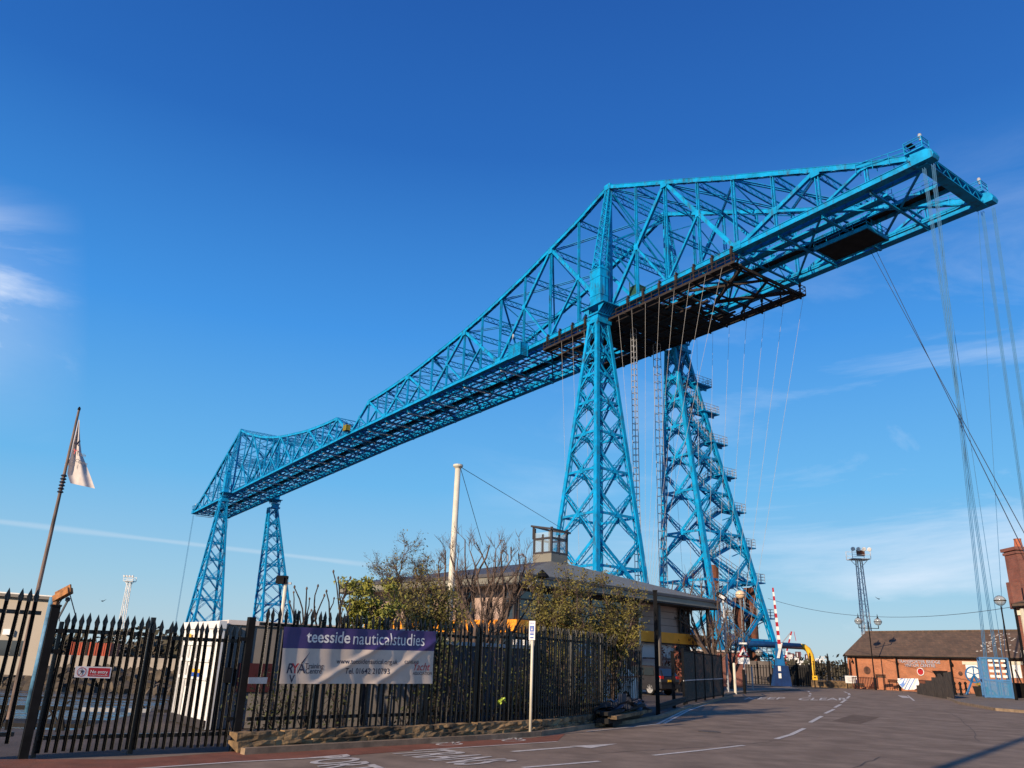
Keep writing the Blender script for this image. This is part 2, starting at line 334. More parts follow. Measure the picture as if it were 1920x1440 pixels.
def make_truss(y0):
    tr = MB(); far = []
    Y = Vector((0, y0, 0)); o = -1 if y0 < -1 else 1
    def B_(k): x, b, t = ND[k]; return Vector((x, y0, b))
    def T_(k): x, b, t = ND[k]; return Vector((x, y0, t))
    allk = [k for _, _, k in nodes]
    bc = MB(); a = B_(('a', 8)); pts = [B_(k) for k in allk]
    for p, q in zip(pts, pts[1:]):
        if (q-p).length < .01: continue
        bc.bar(p, q, .50, .70, (0, 1, 0)); bc.bar(p+Vector((0, 0, .37)), q+Vector((0, 0, .37)), .70, .06, (0, 1, 0)); bc.bar(p-Vector((0, 0, .37)), q-Vector((0, 0, .37)), 1.0, .07, (0, 1, 0))
    web = bpy.data.objects.new('truss', None); COL.objects.link(web); web.parent = bridge
    part('bottom_chord', bc, BLUE, web, **BL)
    tc_ = MB()
    def chord(keys):
        for k1, k2 in zip(keys, keys[1:]):
            p, q = T_(k1), T_(k2); x_ = (q-p).normalized().cross(Vector((0, 1, 0)))
            if x_.z < 0: x_ = -x_
            for s in (-1, 1): tc_.bar(p+Vector((0, s*.27, 0)), q+Vector((0, s*.27, 0)), .07, .54, (0, 1, 0))
            tc_.bar(p+x_*.29, q+x_*.29, .72, .05, (0, 1, 0))
            n = max(3, int((q-p).length/1.1)); oo = x_*-.30
            tc_.zig(p+Vector((0, -.27, 0))+oo, q+Vector((0, -.27, 0))+oo, p+Vector((0, .27, 0))+oo, q+Vector((0, .27, 0))+oo, n, .14, .04, x_)
    chord([('a', i) for i in range(8, 0, -1)]+[('m', i) for i in range(15)])
    chord([('f', i) for i in range(14, -1, -1)]+[('g', i) for i in range(1, 9)])
    # inclined end posts down to the mid-span hinge
    for s in 'mf':
        tc_.bar(T_((s, 14)), B_(('h', 16)), .5, .5, (0, 1, 0))
    part('top_chord', tc_, BLUE, web, **BL)
    near = lambda k: k[0] in 'am'
    for k in allk:
        if k in (('a', 8), ('h', 16), ('g', 8), ('m', 15), ('f', 15)): continue
        if k in (('m', 0), ('f', 0)): continue
        b, t = B_(k), T_(k); m = MB()
        wd = .38 if k[1] % 2 == 0 else .30
        for s in (-1, 1): m.bar(b+Vector((s*wd/2, 0, 0)), t+Vector((s*wd/2, 0, 0)), .09, .26, (1, 0, 0))
        if near(k) and k[1] < 9:
            n = max(2, int((t-b).z/.8)); m.zig(b+Vector((-wd/2, -.1, 0)), t+Vector((-wd/2, -.1, 0)), b+Vector((wd/2, -.1, 0)), t+Vector((wd/2, -.1, 0)), n, .07, .03, (0, 1, 0))
        else: m.bar(b-Vector((0, .08, 0)), t-Vector((0, .08, 0)), wd, .03, (1, 0, 0))
        part('vertical_post', m, BLUE, web, **BL)
    for m_, k in ((15, 'm'), (15, 'f')):
        h = ND[('h', 16)]; x, b, t = ND[(k, 15)]; p = B_((k, 15)); e = T_((k, 14)).lerp(B_(('h', 16)), .5)
        part('vertical_post', MB().bar(p, e, .3, .25), BLUE, web, **BL)
    def diag(p, q, w=.36, lace=True, name='diagonal_strut'):
        m = MB(); d = (q-p).normalized(); side = d.cross(Vector((0, 1, 0))).normalized()
        if lace: laced_bar(m, p, q, .34, w*1.15)
        else: m.bar(p, q, .28, w, (0, 1, 0))
        # outer face plate: reads solid from outside
        m.bar(p+Vector((0, .19*o*0+.19, 0)), q+Vector((0, .19, 0)), .03, w*1.15, (0, 1, 0)); part(name, m, BLUE, web, **BL)
    for s in 'amfg':
        K = seq(s); last = len(K)-1
        for i in range(0, last, 4):
            if i+2 >= last: continue
            b0, t2 = B_(K[i]), T_(K[i+2]); b4 = B_(K[i+4])
            lac = s in 'am' and i < 8
            skip = (s in 'ag' and i == 4)
            diag(b0, t2, .42, lac)
            if not (s in 'mf' and i+4 == last) and not skip: diag(t2, b4, .42, lac)
            # sub-struts from the middle of each diagonal to the foot of the post below the peak
            b2 = B_(K[i+2])
            for q in (b0.lerp(t2, .5), t2.lerp(b4, .5)): diag(q, b2, .24, False, 'sub_strut')
    for s in 'amfg':
        K = seq(s)
        for i in range(0, len(K)-1, 2):
            q = T_(K[i]) if i % 4 == 2 else B_(K[i]); sgn = -1 if i % 4 == 2 else 1
            gp = MB(); gp.box(q+Vector((0, .31, sgn*.35)), (1.5 if i % 4 == 0 else 1.1, .04, .95)); gp.box(q+Vector((0, -.31, sgn*.35)), (1.5, .04, .95))
            if i+1 < len(K)-1:
                a = T_(K[i]) if i % 4 == 2 else B_(K[i]); b = B_(K[i+2]) if i % 4 == 2 else T_(K[i+2])
                gp.box(a.lerp(b, .5)+Vector((0, .24, 0)), (.8, .03, .9))
            part('gusset_plate', gp, BLUE, web, **BL)
for y0 in (0.0, W): make_truss(y0)
# --- lattice girders across the bridge
def lattice_girder(p, q, depth, n, mm=None, w=.22, t=.12, xl=True, lw=.075):
    m = mm or MB(); p = Vector(p); q = Vector(q); dz = Vector((0, 0, depth))
    m.bar(p, q, w, t, (1, 0, 0)); m.bar(p-dz, q-dz, w, t, (1, 0, 0)); m.zig(p, q, p-dz, q-dz, n, lw, .05, (1, 0, 0), x=xl); return m
top_br = bpy.data.objects.new('top_bracing', None); COL.objects.link(top_br); top_br.parent = bridge
deck = bpy.data.objects.new('deck_framing', None); COL.objects.link(deck); deck.parent = bridge
for x, t, k in nodes:
    if k == ('h', 16) or t < .1: pass
    _, b, tt = ND[k]
    i = k[1]; y1, y2 = -.3, W+.3; nr = k[0] in 'am'
    # cross girder below the chords
    big = i % 2 == 0
    if k[1] != 8 or k[0] == 'm' or k[0] == 'f':
        m = MB(); lattice_girder((x, y1, b+.35), (x, y2, b+.35), 1.25 if big else .95, 9, m, .3, .14, xl=False, lw=.12)
        for yy in (-.6, W+.6): m.box((x, yy, b-.25), (.06, .8, 1.3))
        part('cross_girder', m, BLUE, deck, **BL)
    if i in (15, 16) or (k[0] in 'ag' and i > 6): continue
    if not (k[0] in 'mf' and i == 0):
        part('top_strut', lattice_girder((x, y1, tt+.2), (x, y2, tt+.2), .95, 9), BLUE, top_br, **BL)
    if t > 9 and i % 2 == 0:                            # sway frames, half way up
        zm = b+t*.5
        part('sway_strut', lattice_girder((x, y1, zm+.3), (x, y2, zm+.3), .75, 9), BLUE, top_br, **BL)
    if t > 6 and i % 2 == 0:
        m = MB(); lo = b+t*.5 if t > 9 else b+.5
        m.bar((x, y1, tt-.8), (x, y2, lo), .12, .12); m.bar((x, y2, tt-.8), (x, y1, lo), .12, .12); part('sway_brace', m, BLUE, top_br, **BL)
# top lateral cross bracing
for s in 'amfg':
    K = seq(s)
    for i in range(0, len(K)-1, 2):
        if s in 'ag' and i >= 6: continue
        if s in 'mf' and i >= 14: continue
        a, b = ND[K[i]], ND[K[i+2]]; m = MB()
        for ya, yb in ((-.3, W+.3), (W+.3, -.3)):
            p, q = Vector((a[0], ya, a[2])), Vector((b[0], yb, b[2])); m.bar(p, q, .26, .06); m.bar(p-Vector((0, 0, .3)), q-Vector((0, 0, .3)), .26, .06)
        part('top_lateral_brace', m, BLUE, top_br, **BL)
# bottom laterals, rail girders, walkway
for s in 'amfg':
    K = seq(s)
    for i in range(0, len(K)-1, 2):
        if i+2 > len(K)-1: continue
        a, b = ND[K[i]], ND[K[i+2]]; m = MB()
        for ya, yb in ((-.4, W+.4), (W+.4, -.4)):
            p, q = Vector((a[0], ya, a[1]-.25)), Vector((b[0], yb, b[1]-.25)); m.bar(p, q, .24, .16)
        part('bottom_lateral_brace', m, BLUE, deck, **BL)
wk = MB(); wd_ = MB()
xs = sorted(set(ND[k][0] for _, _, k in nodes))
for x0, x1 in zip(xs, xs[1:]):
    z0, z1 = zb(x0), zb(x1)
    for y in (-5.1, -6.9):
        wk.bar((x0, y, z0-.1), (x1, y, z1-.1), .16, .45, (0, 1, 0))
        n = max(2, int((x1-x0)/1.6))
        for j in range(n+1):
            f = j/n; wk.bar((x0+(x1-x0)*f, y, z0+(z1-z0)*f), (x0+(x1-x0)*f, y, z0+(z1-z0)*f+1.15), .05, .05)
        for hz in (.6, 1.15): wk.bar((x0, y, z0+hz), (x1, y, z1+hz), .05, .05)
    for y in (-1.35, W+1.35): wk.bar((x0, y, z0-.1), (x1, y, z1-.1), .3, .5, (0, 1, 0))
    wd_.bar((x0, -6, z0+.14), (x1, -6, z1+.14), 1.7, .05, (0, 1, 0))
part('rail_girders_and_handrails', wk, BLUE, deck, **BL)
part('walkway_planks', wd_, DARKM, deck, **BL)
dk = MB()
for x0, x1 in zip(xs, xs[1:]):
    if x0 < -16: continue
    z0, z1 = zb(x0), zb(x1)
    for y in (-2.6, -3.8, -8.2, -9.4): dk.bar((x0, y, z0-.2), (x1, y, z1-.2), .12, .3, (0, 1, 0))
    for f in (.33, .66): x = lerp(x0, x1, f); dk.bar((x, -.5, lerp(z0, z1, f)-.3), (x, W+.5, lerp(z0, z1, f)-.3), .10, .16)
part('stringers', dk, DBLUE, deck, **BL)
pm = MB()
for s in 'mfg':
    for k in seq(s)[2::2]:
        x, b, t = ND[k]; part('service_pipe', MB().bar((x+.7, -.9, b-.95), (x+.7, -6.6, b-.95), .16, .16), WHITE, deck, **BL)
# end beams, saddles with cable caps, end platforms
for xe, sg in ((AN, -1), (FN, 1)):
    z = zb(xe); m = MB()
    for dx in (-.45, .45):
        m.bar((xe+dx, .1, z+.5), (xe+dx, W-.1, z+.5), .12, .14); m.bar((xe+dx, .1, z-.5), (xe+dx, W-.1, z-.5), .12, .14)
        m.zig((xe+dx, 0, z+.5), (xe+dx, W, z+.5), (xe+dx, 0, z-.5), (xe+dx, W, z-.5), 12, .1, .05, (1, 0, 0))
    m.bar((xe, .1, z+.58), (xe, W-.1, z+.58), 1.1, .05, (1, 0, 0)); m.bar((xe, .1, z-.58), (xe, W-.1, z-.58), 1.1, .05, (1, 0, 0))
    part('end_beam', m, BLUE, bridge, **BL)
    for y in (0.0, W):
        m = MB(); c = Vector((xe+sg*.5, y, z+.1))
        prof = [(-1.3, -.55), (.8, -.55), (.95, -.2), (.8, .3), (.3, .62), (-1.3, .75)]
        m.prism([Vector((c.x+sg*a, y-.6, c.z+b)) for a, b in prof], (0, 1.2, 0)); part('cable_saddle', m, BLUE, bridge, **BL)
        for j in range(8):
            m.bar((xe+sg*(-1.1+.32*(j % 4)), y+(-.35 if j < 4 else .35), z-.5), (xe+sg*(-1.1+.32*(j % 4)), y+(-.35 if j < 4 else .35), z-1.5-.25*(j % 3)), .12, .2)
        m2 = MB(); m3 = MB()
        px = xe-sg*.3; pz = z+1.05
        m2.box((px, y, pz), (1.9, 1.5, .1)); m2.box((px, y, z+.75), (.5, .5, .6))
        for a in (-.9, .9):
            for b in (-.7, .7): m2.bar((px+a, y+b, pz), (px+a, y+b, pz+1.25), .07, .07)
        for hz in (.55, 1.0, 1.25):
            for b in (-.7, .7): m2.bar((px-.9, y+b, pz+hz), (px+.9, y+b, pz+hz), .06, .06)
            for a in (-.9, .9): m2.bar((px+a, y-.7, pz+hz), (px+a, y+.7, pz+hz), .06, .06)
        # handrail running up the end of the top chord
        xa, xb = xe-sg*1.2, xe-sg*6.5
        for b in (-.45, .45):
            for hz in (.6, 1.1): m2.bar((xa, y+b, z+.9+hz), (xb, y+b, z+1.9+hz*.9), .06, .06)
            for f in (0, .33, .66, 1): m2.bar((xa+(xb-xa)*f, y+b, z+.5+1.4*f), (xa+(xb-xa)*f, y+b, z+2.0+1.0*f-.02), .06, .06)
        pl = part('end_platform', m2, BLUE, bridge, **BL)
        m3.lathe((px-.5, y, pz+1.25), [(.1, 0), (.1, .3), (.19, .3), (.19, .6), (.14, .75)], 10)
        part('navigation_light', m3, GALV, pl, **BL)
        part('lantern_bracket', MB().box((px+.6, y-.2, pz+1.3), (.5, .9, .16)), BLACK, pl, **BL)
# machinery platform slung under the near cantilever
m = MB(); z = 48.2
m.box((-33, -7.05, z), (6.6, 4.3, .16)); mpf = part('machinery_platform', m, DARKM, bridge, **BL)
m = MB()
for a, b in (((-36.3, -4.9), (-29.7, -4.9)), ((-36.3, -9.2), (-29.7, -9.2)), ((-36.3, -4.9), (-36.3, -9.2)), ((-29.7, -4.9), (-29.7, -9.2))):
    m.bar((*a, z), (*b, z), .14, .46)
    for hz in (.65, 1.25): m.bar((*a, z+hz), (*b, z+hz), .06, .06)
    for f in (0, .25, .5, .75, 1): m.bar((a[0]+(b[0]-a[0])*f, a[1]+(b[1]-a[1])*f, z), (a[0]+(b[0]-a[0])*f, a[1]+(b[1]-a[1])*f, z+1.25), .06, .06)
part('platform_edge_and_rails', m, BLUE, mpf, **BL)
m = MB(); m.lathe((-32, -6.2, z+.9), [(.7, -.9), (.7, .9)], 16, (0, 1, 0)); m.box((-33.6, -7.6, z+.8), (1.8, 1.2, 1.4)); m.box((-31, -8, z+.5), (1, 1, .8))
part('winding_drum', m, DBLUE, mpf, **BL)
# small extra platforms beyond the slab, lower chord side walkway of the near arm
m = MB()
for y in (-3.4,):
    m.bar((-40, y, 49.6), (-14, y, 49.4), 1.0, .08, (0, 1, 0))
    for dy in (-.5, .5):
        m.bar((-40, y+dy, 49.6), (-14, y+dy, 49.4), .08, .25, (0, 1, 0))
        for hz in (.6, 1.15): m.bar((-40, y+dy, 49.6+hz), (-14, y+dy, 49.4+hz), .05, .05)
        for j in range(15): m.bar((-40+26*j/14, y+dy, 49.6-.2*j/14), (-40+26*j/14, y+dy, 50.75-.2*j/14), .05, .05)
part('side_walkway', m, BLUE, deck, **BL)
# --- towers
def corner_pts(top, base, zt, z0):
    (at, yot, yit), (ab, yo, yi) = top, base
    def C(sx, outer, z):
        f = (zt-z)/(zt-z0); a = lerp(at, ab, f); y = lerp(yot if outer else yit, yo if outer else yi, f); return a*sx, y
    return C
def make_tower(xc, zoff, side, near):
    """side=+1: tower under the near-side truss (outside is +y), -1: the other one"""
    zt, z0 = 46.6+(zb(xc)-49.4), zoff
    if side > 0: C = corner_pts((.75, 3.15, 1.25), (5.2, 7.4, -2.5), zt, z0)
    else: C = corner_pts((.75, W-2.6, W-.05), (5.5, W-14.0, W-2.0), zt, z0)
    V = lambda sx, ou, z: Vector((xc+C(sx, ou, z)[0], C(sx, ou, z)[1], z))
    tw = thing_part('tower')
    for sx in (-1, 1):
        for ou in (True, False):
            m = MB(); a, b = V(sx, ou, z0), V(sx, ou, zt); my = 1 if (ou == (side > 0)) else -1
            # column: solid outer angle plates with laced inner faces
            m.bar(a+Vector((0, my*.33, 0)), b+Vector((0, my*.22, 0)), .66, .07, (1, 0, 0), w2=.44)
            m.bar(a+Vector((sx*.36, 0, 0)), b+Vector((sx*.24, 0, 0)), .07, .66, (1, 0, 0), h2=.42)
            m.bar(a+Vector((-sx*.30, my*.2, 0)), b+Vector((-sx*.2, my*.12, 0)), .07, .22, (1, 0, 0)); m.bar(a+Vector((sx*.26, -my*.28, 0)), b+Vector((sx*.18, -my*.2, 0)), .2, .07, (1, 0, 0))
            m.bar(a+Vector((-sx*.30, -my*.28, 0)), b+Vector((-sx*.2, -my*.2, 0)), .12, .12, (1, 0, 0))
            n = 46 if near else 24
            e = Vector((-sx*.32, 0, 0)); g = Vector((0, -my*.3, 0))
            m.zig(a+e+Vector((0, my*.25, 0)), b+e*.7+Vector((0, my*.16, 0)), a+e+g, b+e*.7+g*.7, n, .1, .04, (1, 0, 0))
            m.zig(a+g+Vector((sx*.28, 0, 0)), b+g*.7+Vector((sx*.2, 0, 0)), a+g-Vector((sx*.28, 0, 0)), b+g*.7-Vector((sx*.2, 0, 0)), n, .1, .04, (0, 1, 0))
            part('column', m, BLUE, tw, **BL)
    # panel levels, growing downwards
    N_ = 9; hs_ = [1.0*1.135**i for i in range(N_)]; S = sum(hs_); lv = [zt]
    for h in hs_: lv.append(lv[-1]-(zt-.8-z0)*h/S)
    faces = [((-1, True), (1, True)), ((-1, False), (1, False)), ((-1, True), (-1, False)), ((1, True), (1, False))]
    for fi, (c1, c2) in enumerate(faces):
        for j in range(N_):
            zh, zl = lv[j], lv[j+1]; m = MB()
            a, b, c, d = V(*c1, zh), V(*c2, zh), V(*c1, zl), V(*c2, zl)
            nrm = Vector((0, 1, 0)) if fi < 2 else Vector((1, 0, 0)); wd = .12+.018*j
            for p, q in ((a, d), (b, c)) if fi % 2 == 0 else ((b, c), (a, d)):
                dd = (q-p).normalized(); s_ = nrm.cross(dd).normalized()
                outn = nrm*(1 if fi in (0, 3) else -1)*(1 if fi > 1 or side > 0 else -1)
                m.bar(p+outn*.16, q+outn*.16, wd*1.7 if (p == a) else wd*.35, .05, s_)
                for w in (-1, 1): m.bar(p+s_*w*wd-outn*.12, q+s_*w*wd-outn*.12, .07, .12, s_)
                n = max(3, int((q-p).length/.75)) if near else 5
                m.zig(p+s_*wd-outn*.15, q+s_*wd-outn*.15, p-s_*wd-outn*.15, q-s_*wd-outn*.15, n, .06, .03, nrm)
            ctr = (a+b+c+d)/4; m.box(ctr+nrm*.0, (.55 if fi < 2 else .3, .3 if fi < 2 else .55, .55+.03*j))
            part('cross_brace', m, BLUE, tw, **BL)
            if j >= 1:
                # strut through the crossing
                zc = ctr.z; p, q = V(*c1, zc), V(*c2, zc); m2 = MB()
                m2.bar(p, q, .18, .3, nrm); part('horizontal_strut', m2, BLUE, tw, **BL)
    m = MB()
    for ou in (True, False):
        for sx in (-1, 1): c = V(sx, ou, z0); m.box((c.x, c.y, z0-.2), (2.6, 2.6, 2.0)); m.box((c.x, c.y, z0+.95), (1.7, 1.7, .3))
    part('stone_pier', m, STONE, tw, **BL)
    # head of the tower and the shoe box beside the chord
    m = MB(); yc = 2.1 if side > 0 else W-2.1; s = side; zc = zb(xc)
    m.box((xc, yc, zt+.1), (2.3, 2.6, .5)); m.box((xc, yc, zt+.75), (1.6, 1.9, .9)); m.box((xc, yc, zt+1.3), (2.1, 2.3, .25))
    m.prism([(xc-1.2, yc+s*1.4, zc-1.2), (xc-1.2, yc-s*2.2, zc-1.2), (xc-1.9, yc-s*2.2, zc-.4), (xc-1.9, yc+s*1.5, zc-.4)][::1], (2.4, 0, 0)) if False else None
    for k in range(7):
        yy = yc+s*(1.0-.42*k); 
        for sx in (-1, 1): m.prism([(xc+sx*1.0, yy-.04, zc-1.5), (xc+sx*1.0, yy-.04, zc-.35), (xc+sx*2.3, yy-.04, zc-.35)], (0, .08, 0))
    m.box((xc, yc-s*.3, zc-.3), (4.8, 3.4, .14))
    part('tower_head', m, BLUE, tw, **BL)
    m = MB(); zt2 = zc+5.7
    m.box((xc, yc, (zc-.2+zt2)/2), (2.2, 1.5, zt2-zc+.1))
    for zz in (zc+.1, zc+1.5, zc+4.3, zt2-.1): m.box((xc, yc, zz), (2.32, 1.62, .14))
    for a in (-.0,): m.box((xc, yc, zc+2.9), (.16, 1.6, 2.9))
    for sx in (-1, 1):
        m.box((xc+sx*1.13, yc, zc+2.9), (.06, .14, 2.9))
        m.prism([(xc+sx*1.0, yc-.75, zt2), (xc+sx*1.0, yc+.75, zt2), (xc+sx*.5, yc+.4, zt2+1.2), (xc+sx*.5, yc-.4, zt2+1.2)], (-sx*.12, 0, 0))
    part('shoe_box', m, BLUE, tw, **BL)
    # tapering mast from the shoe box up to the apex of the truss
    m = MB(); ap = ND[('m', 0)][2]-.2 if xc < 1 else ND[('f', 0)][2]-.2; yt = 0 if side > 0 else W
    cs = []
    for sx in (-1, 1):
        for oy in (-1, 1):
            a = Vector((xc+sx*.8, yc+oy*.62, zt2)); b = Vector((xc+sx*.38, yt+oy*.26, ap)); cs.append((a, b)); m.bar(a, b, .17, .17)
    nn = 13
    for i1, i2, nr in ((0, 1, (1, 0, 0)), (2, 3, (1, 0, 0)), (0, 2, (0, 1, 0)), (1, 3, (0, 1, 0))):
        (a0, a1), (b0, b1) = cs[i1], cs[i2]; m.zig(a0, a1, b0, b1, nn, .1, .06, nr, x=True)
        for j in range(nn+1): m.bar(a0.lerp(a1, j/nn), b0.lerp(b1, j/nn), .07, .1)
    m.box((xc, yt, ap+.1), (1.3, .9, .9))
    for sx in (-1, 1): m.bar((xc+sx*.35, yt, zc), (xc+sx*.3, yt, ap), .22, .4)
    m.box((xc, yt+.0, zc+.2), (1.7, .6, 1.1))
    part('mast', m, BLUE, tw, **BL)
    return V, lv, tw
def thing_part(name):
    o = bpy.data.objects.new(name, None); COL.objects.link(o); o.parent = bridge; return o
TWR = {}
for xc, zo in ((0.0, 0.6), (174.0, -4.6)):
    for sd in (1, -1): TWR[(xc, sd)] = make_tower(xc, zo, sd, xc < 1)
# portal bracing between the two masts of each tower pair
for key in (('m', 0), ('f', 0)):
    x, b, t = ND[key]; m = MB()
    for dx in (-.55, .55):
        lattice_girder((x+dx, -.3, t+.2), (x+dx, W+.3, t+.2), 1.6, 10, m, .16, .12)
        lattice_girder((x+dx, -.3, b+11.2), (x+dx, W+.3, b+11.2), 1.8, 10, m, .16, .12)
        for za, zc_ in ((t-1.4, b+11.2), (b+9.4, b+1)):
            m.bar((x+dx, -.3, za), (x+dx, W/2, (za+zc_)/2), .16, .2); m.bar((x+dx, W+.3, za), (x+dx, W/2, (za+zc_)/2), .16, .2)
            m.bar((x+dx, -.3, zc_), (x+dx, W/2, (za+zc_)/2), .16, .2); m.bar((x+dx, W+.3, zc_), (x+dx, W/2, (za+zc_)/2), .16, .2)
    part('portal_frame', m, BLUE, top_br, **BL)
# --- zig-zag stair inside the near tower of the far truss, its landings standing out on the right
V, lv, _ = TWR[(0.0, -1)]; twB = thing_part('staircase')
st_z = [3.6, 8.4, 13.2, 18.0, 23.0, 28.0, 32.8, 37.4, 41.6]
for j, z in enumerate(st_z):
    yo = V(-1, True, z).y; m = MB(); rl = MB()
    xc_ = V(-1, True, z).x*.62; xa, xb = xc_-1.1, xc_+1.1; y1, y2 = yo+.8, yo-2.9
    m.box((xc_, (y1+y2)/2, z), (2.4, abs(y2-y1), .16)); m.bar((xc_, y1, z-.2), (xc_, y2, z-.2), .2, .3); m.bar((xc_, y1+.2, z-1.4), (xc_, y2+.8, z-.3), .12, .12)
    ld = part('stair_landing', m, BLUE, twB, **BL)
    for hz in (.45, .85, 1.25):
        rl.bar((xa, y1, z+hz), (xa, y2, z+hz), .05, .05); rl.bar((xb, y1, z+hz), (xb, y2, z+hz), .05, .05); rl.bar((xa, y2, z+hz), (xb, y2, z+hz), .05, .05)
    for f in (0, .25, .5, .75, 1):
        yy = lerp(y1, y2, f)
        for x_ in (xa, xb): rl.bar((x_, yy, z), (x_, yy, z+1.25), .05, .05)
    for x_ in (xc_-.5, xc_, xc_+.5): rl.bar((x_, y2, z), (x_, y2, z+1.25), .05, .05)
    part('landing_rail', rl, GALV, twB, **BL)
    if j:
        zl = st_z[j-1]; yl = V(-1, True, zl).y; yin = lerp(V(-1, False, (z+zl)/2).y, V(-1, True, (z+zl)/2).y, .28); zm = (z+zl)/2
        m = MB(); rl = MB()
        for xx, za, ya, zb_, yb in ((xc_-.7, zm, yin, zl, yl+.6), (xc_+.7, zm, yin, z, yo+.6)):
            for dx in (-.42, .42):
                m.bar((xx+dx, ya, za), (xx+dx, yb, zb_), .07, .34, (1, 0, 0))
                rl.bar((xx+dx, ya, za+1.1), (xx+dx, yb, zb_+1.1), .05, .05); rl.bar((xx+dx, ya, za+.6), (xx+dx, yb, zb_+.6), .04, .04)
                for q in range(7): f = q/6; rl.bar((xx+dx, lerp(ya, yb, f), lerp(za, zb_, f)), (xx+dx, lerp(ya, yb, f), lerp(za, zb_, f)+1.1), .05, .05)
            for q in range(11): f = (q+.5)/11; m.box((xx, lerp(ya, yb, f), lerp(za, zb_, f)), (.8, .28, .05))
        m.box((xc_, yin+.4, zm), (2.4, .9, .1))
        fl = part('stair_flight', m, BLUE, twB, **BL); part('handrail', rl, GALV, twB, **BL)
# access ladders down from the deck
def lattice_ladder(x, y, z0, z1, w, mtl, name, par):
    m = MB()
    for dx, dy in ((-w/2, -w/2), (w/2, -w/2), (w/2, w/2), (-w/2, w/2)): m.bar((x+dx, y+dy, z0), (x+dx, y+dy, z1), .07, .07)
    n = int((z1-z0)/(w*1.6))
    for i in range(n+1):
        z = z0+(z1-z0)*i/n
        for a, b in (((-1, -1), (1, -1)), ((1, -1), (1, 1)), ((1, 1), (-1, 1)), ((-1, 1), (-1, -1))): m.bar((x+a[0]*w/2, y+a[1]*w/2, z), (x+b[0]*w/2, y+b[1]*w/2, z), .06, .06)
    return part(name, m, mtl, par, **BL)
lad = lattice_ladder(.9, W+1.9, 1, 47.2, .75, GALV, 'climbing_mast', bridge)
# --- anchor cables of the near end (the far end's read as thin lines)
bi = lambda p: bridge_M_inv @ Vector(p)
bridge_M = Matrix.Translation(Vector((13.66, 102.35, 0))) @ Matrix.Rotation(R(90)+.614, 4, 'Z'); bridge_M_inv = bridge_M.inverted()
CAGE = P(1868, 1240, 68)
def cable(p, q, r, n=2): 
    return MB().tube([Vector(p).lerp(Vector(q), i/n) for i in range(n+1)], r, 5)
for u, du in ((1848, -.5), (1869, .5)):
    q = bi(P(u, 1244, 68))
    for dx in (-.1, .1):
        for dy in (-.12, .12): part('anchor_cable', cable((AN+du*.9-.6+dx, dy+.1, 48.6), (q.x+dx*.5, q.y+dy, q.z-.6), .024), ABLUE, bridge, **BL)
q = bi(P(1881, 1244, 68)); part('anchor_cable', cable((AN+.6, -2.9, 48.6), (q.x, q.y, q.z-.6), .022), ABLUE, bridge, **BL)
for du in (-.5, .7):
    for dx in (-.1, .1):
        for dy in (-.12, .12): part('anchor_cable', cable((AN+du*.9-.6+dx, W+dy, 48.6), (AN+1.5+du+dx*.5, W+dy-.6, .4), .024), ABLUE, bridge, **BL)
part('anchor_cable', cable((AN+.2, W+.6, 48.6), (AN+3, -6.5, .3), .022), ABLUE, bridge, **BL)
for y in (0.0, W):
    for dx in (-.5, .5): part('anchor_cable', cable((FN+dx, y, 46.5), (FN-3+dx, y+.5, -5), .05), ABLUE, bridge, **BL)
for a, b in (((-33.8, -9.6, 48), P(1918, 995, 55)), ((-34.3, -9.9, 48), P(1906, 1005, 50))):
    p = Vector(a); q = bi(b); part('guy_wire', cable(p, p+(q-p)*1.25, .03), DWIRE, bridge, **BL)
# ================================================================ suspended maintenance scaffold
sc = thing('suspended_scaffold', 'dark rusty work platform with handrails slung beneath the bridge deck around the near towers', 'scaffold', (13.66, 102.35, 0), R(90)+.614)
m = MB(); zf = 47.45
rnd = random.Random(12)
for i in range(21):
    x = -12.6+i*.92; y = -1.4
    while y > -10.4:
        L_ = rnd.uniform(1.6, 3.6); 
        if rnd.random() > .10: m.box((x, y-L_/2, zf-.06+rnd.uniform(-.05, .05)), (.86, L_-.05, .08))
        y -= L_
m.box((-1.5, -1.3, zf-.05), (15, 1.6, .1)); m.box((2, -11.1, zf-.05), (24, 1.5, .1)); part('platform_deck', m, DARKM, sc, **BL)
m = MB()
for x in range(-22, 15, 3): m.bar((x, 1.1, zf-.2), (x, W-1.1, zf-.2), .16, .22)
for y in (-2, -4.5, -7.5, -10): m.bar((-14, y, zf-.2), (14, y, zf-.2), .2, .25)
m.bar((-22.4, -.9, zf), (-14, -6, zf), .3, .45); m.bar((-22.4, W+.9, zf), (-14, -6, zf), .3, .45); m.bar((-14, -.9, zf), (-22.4, -6, zf), .2, .3); m.bar((-14, W+.9, zf), (-22.4, -6, zf), .2, .3); m.bar((-22.4, 0, zf), (-22.4, W, zf), .25, .35)
part('joists', m, RUST, sc, **BL)
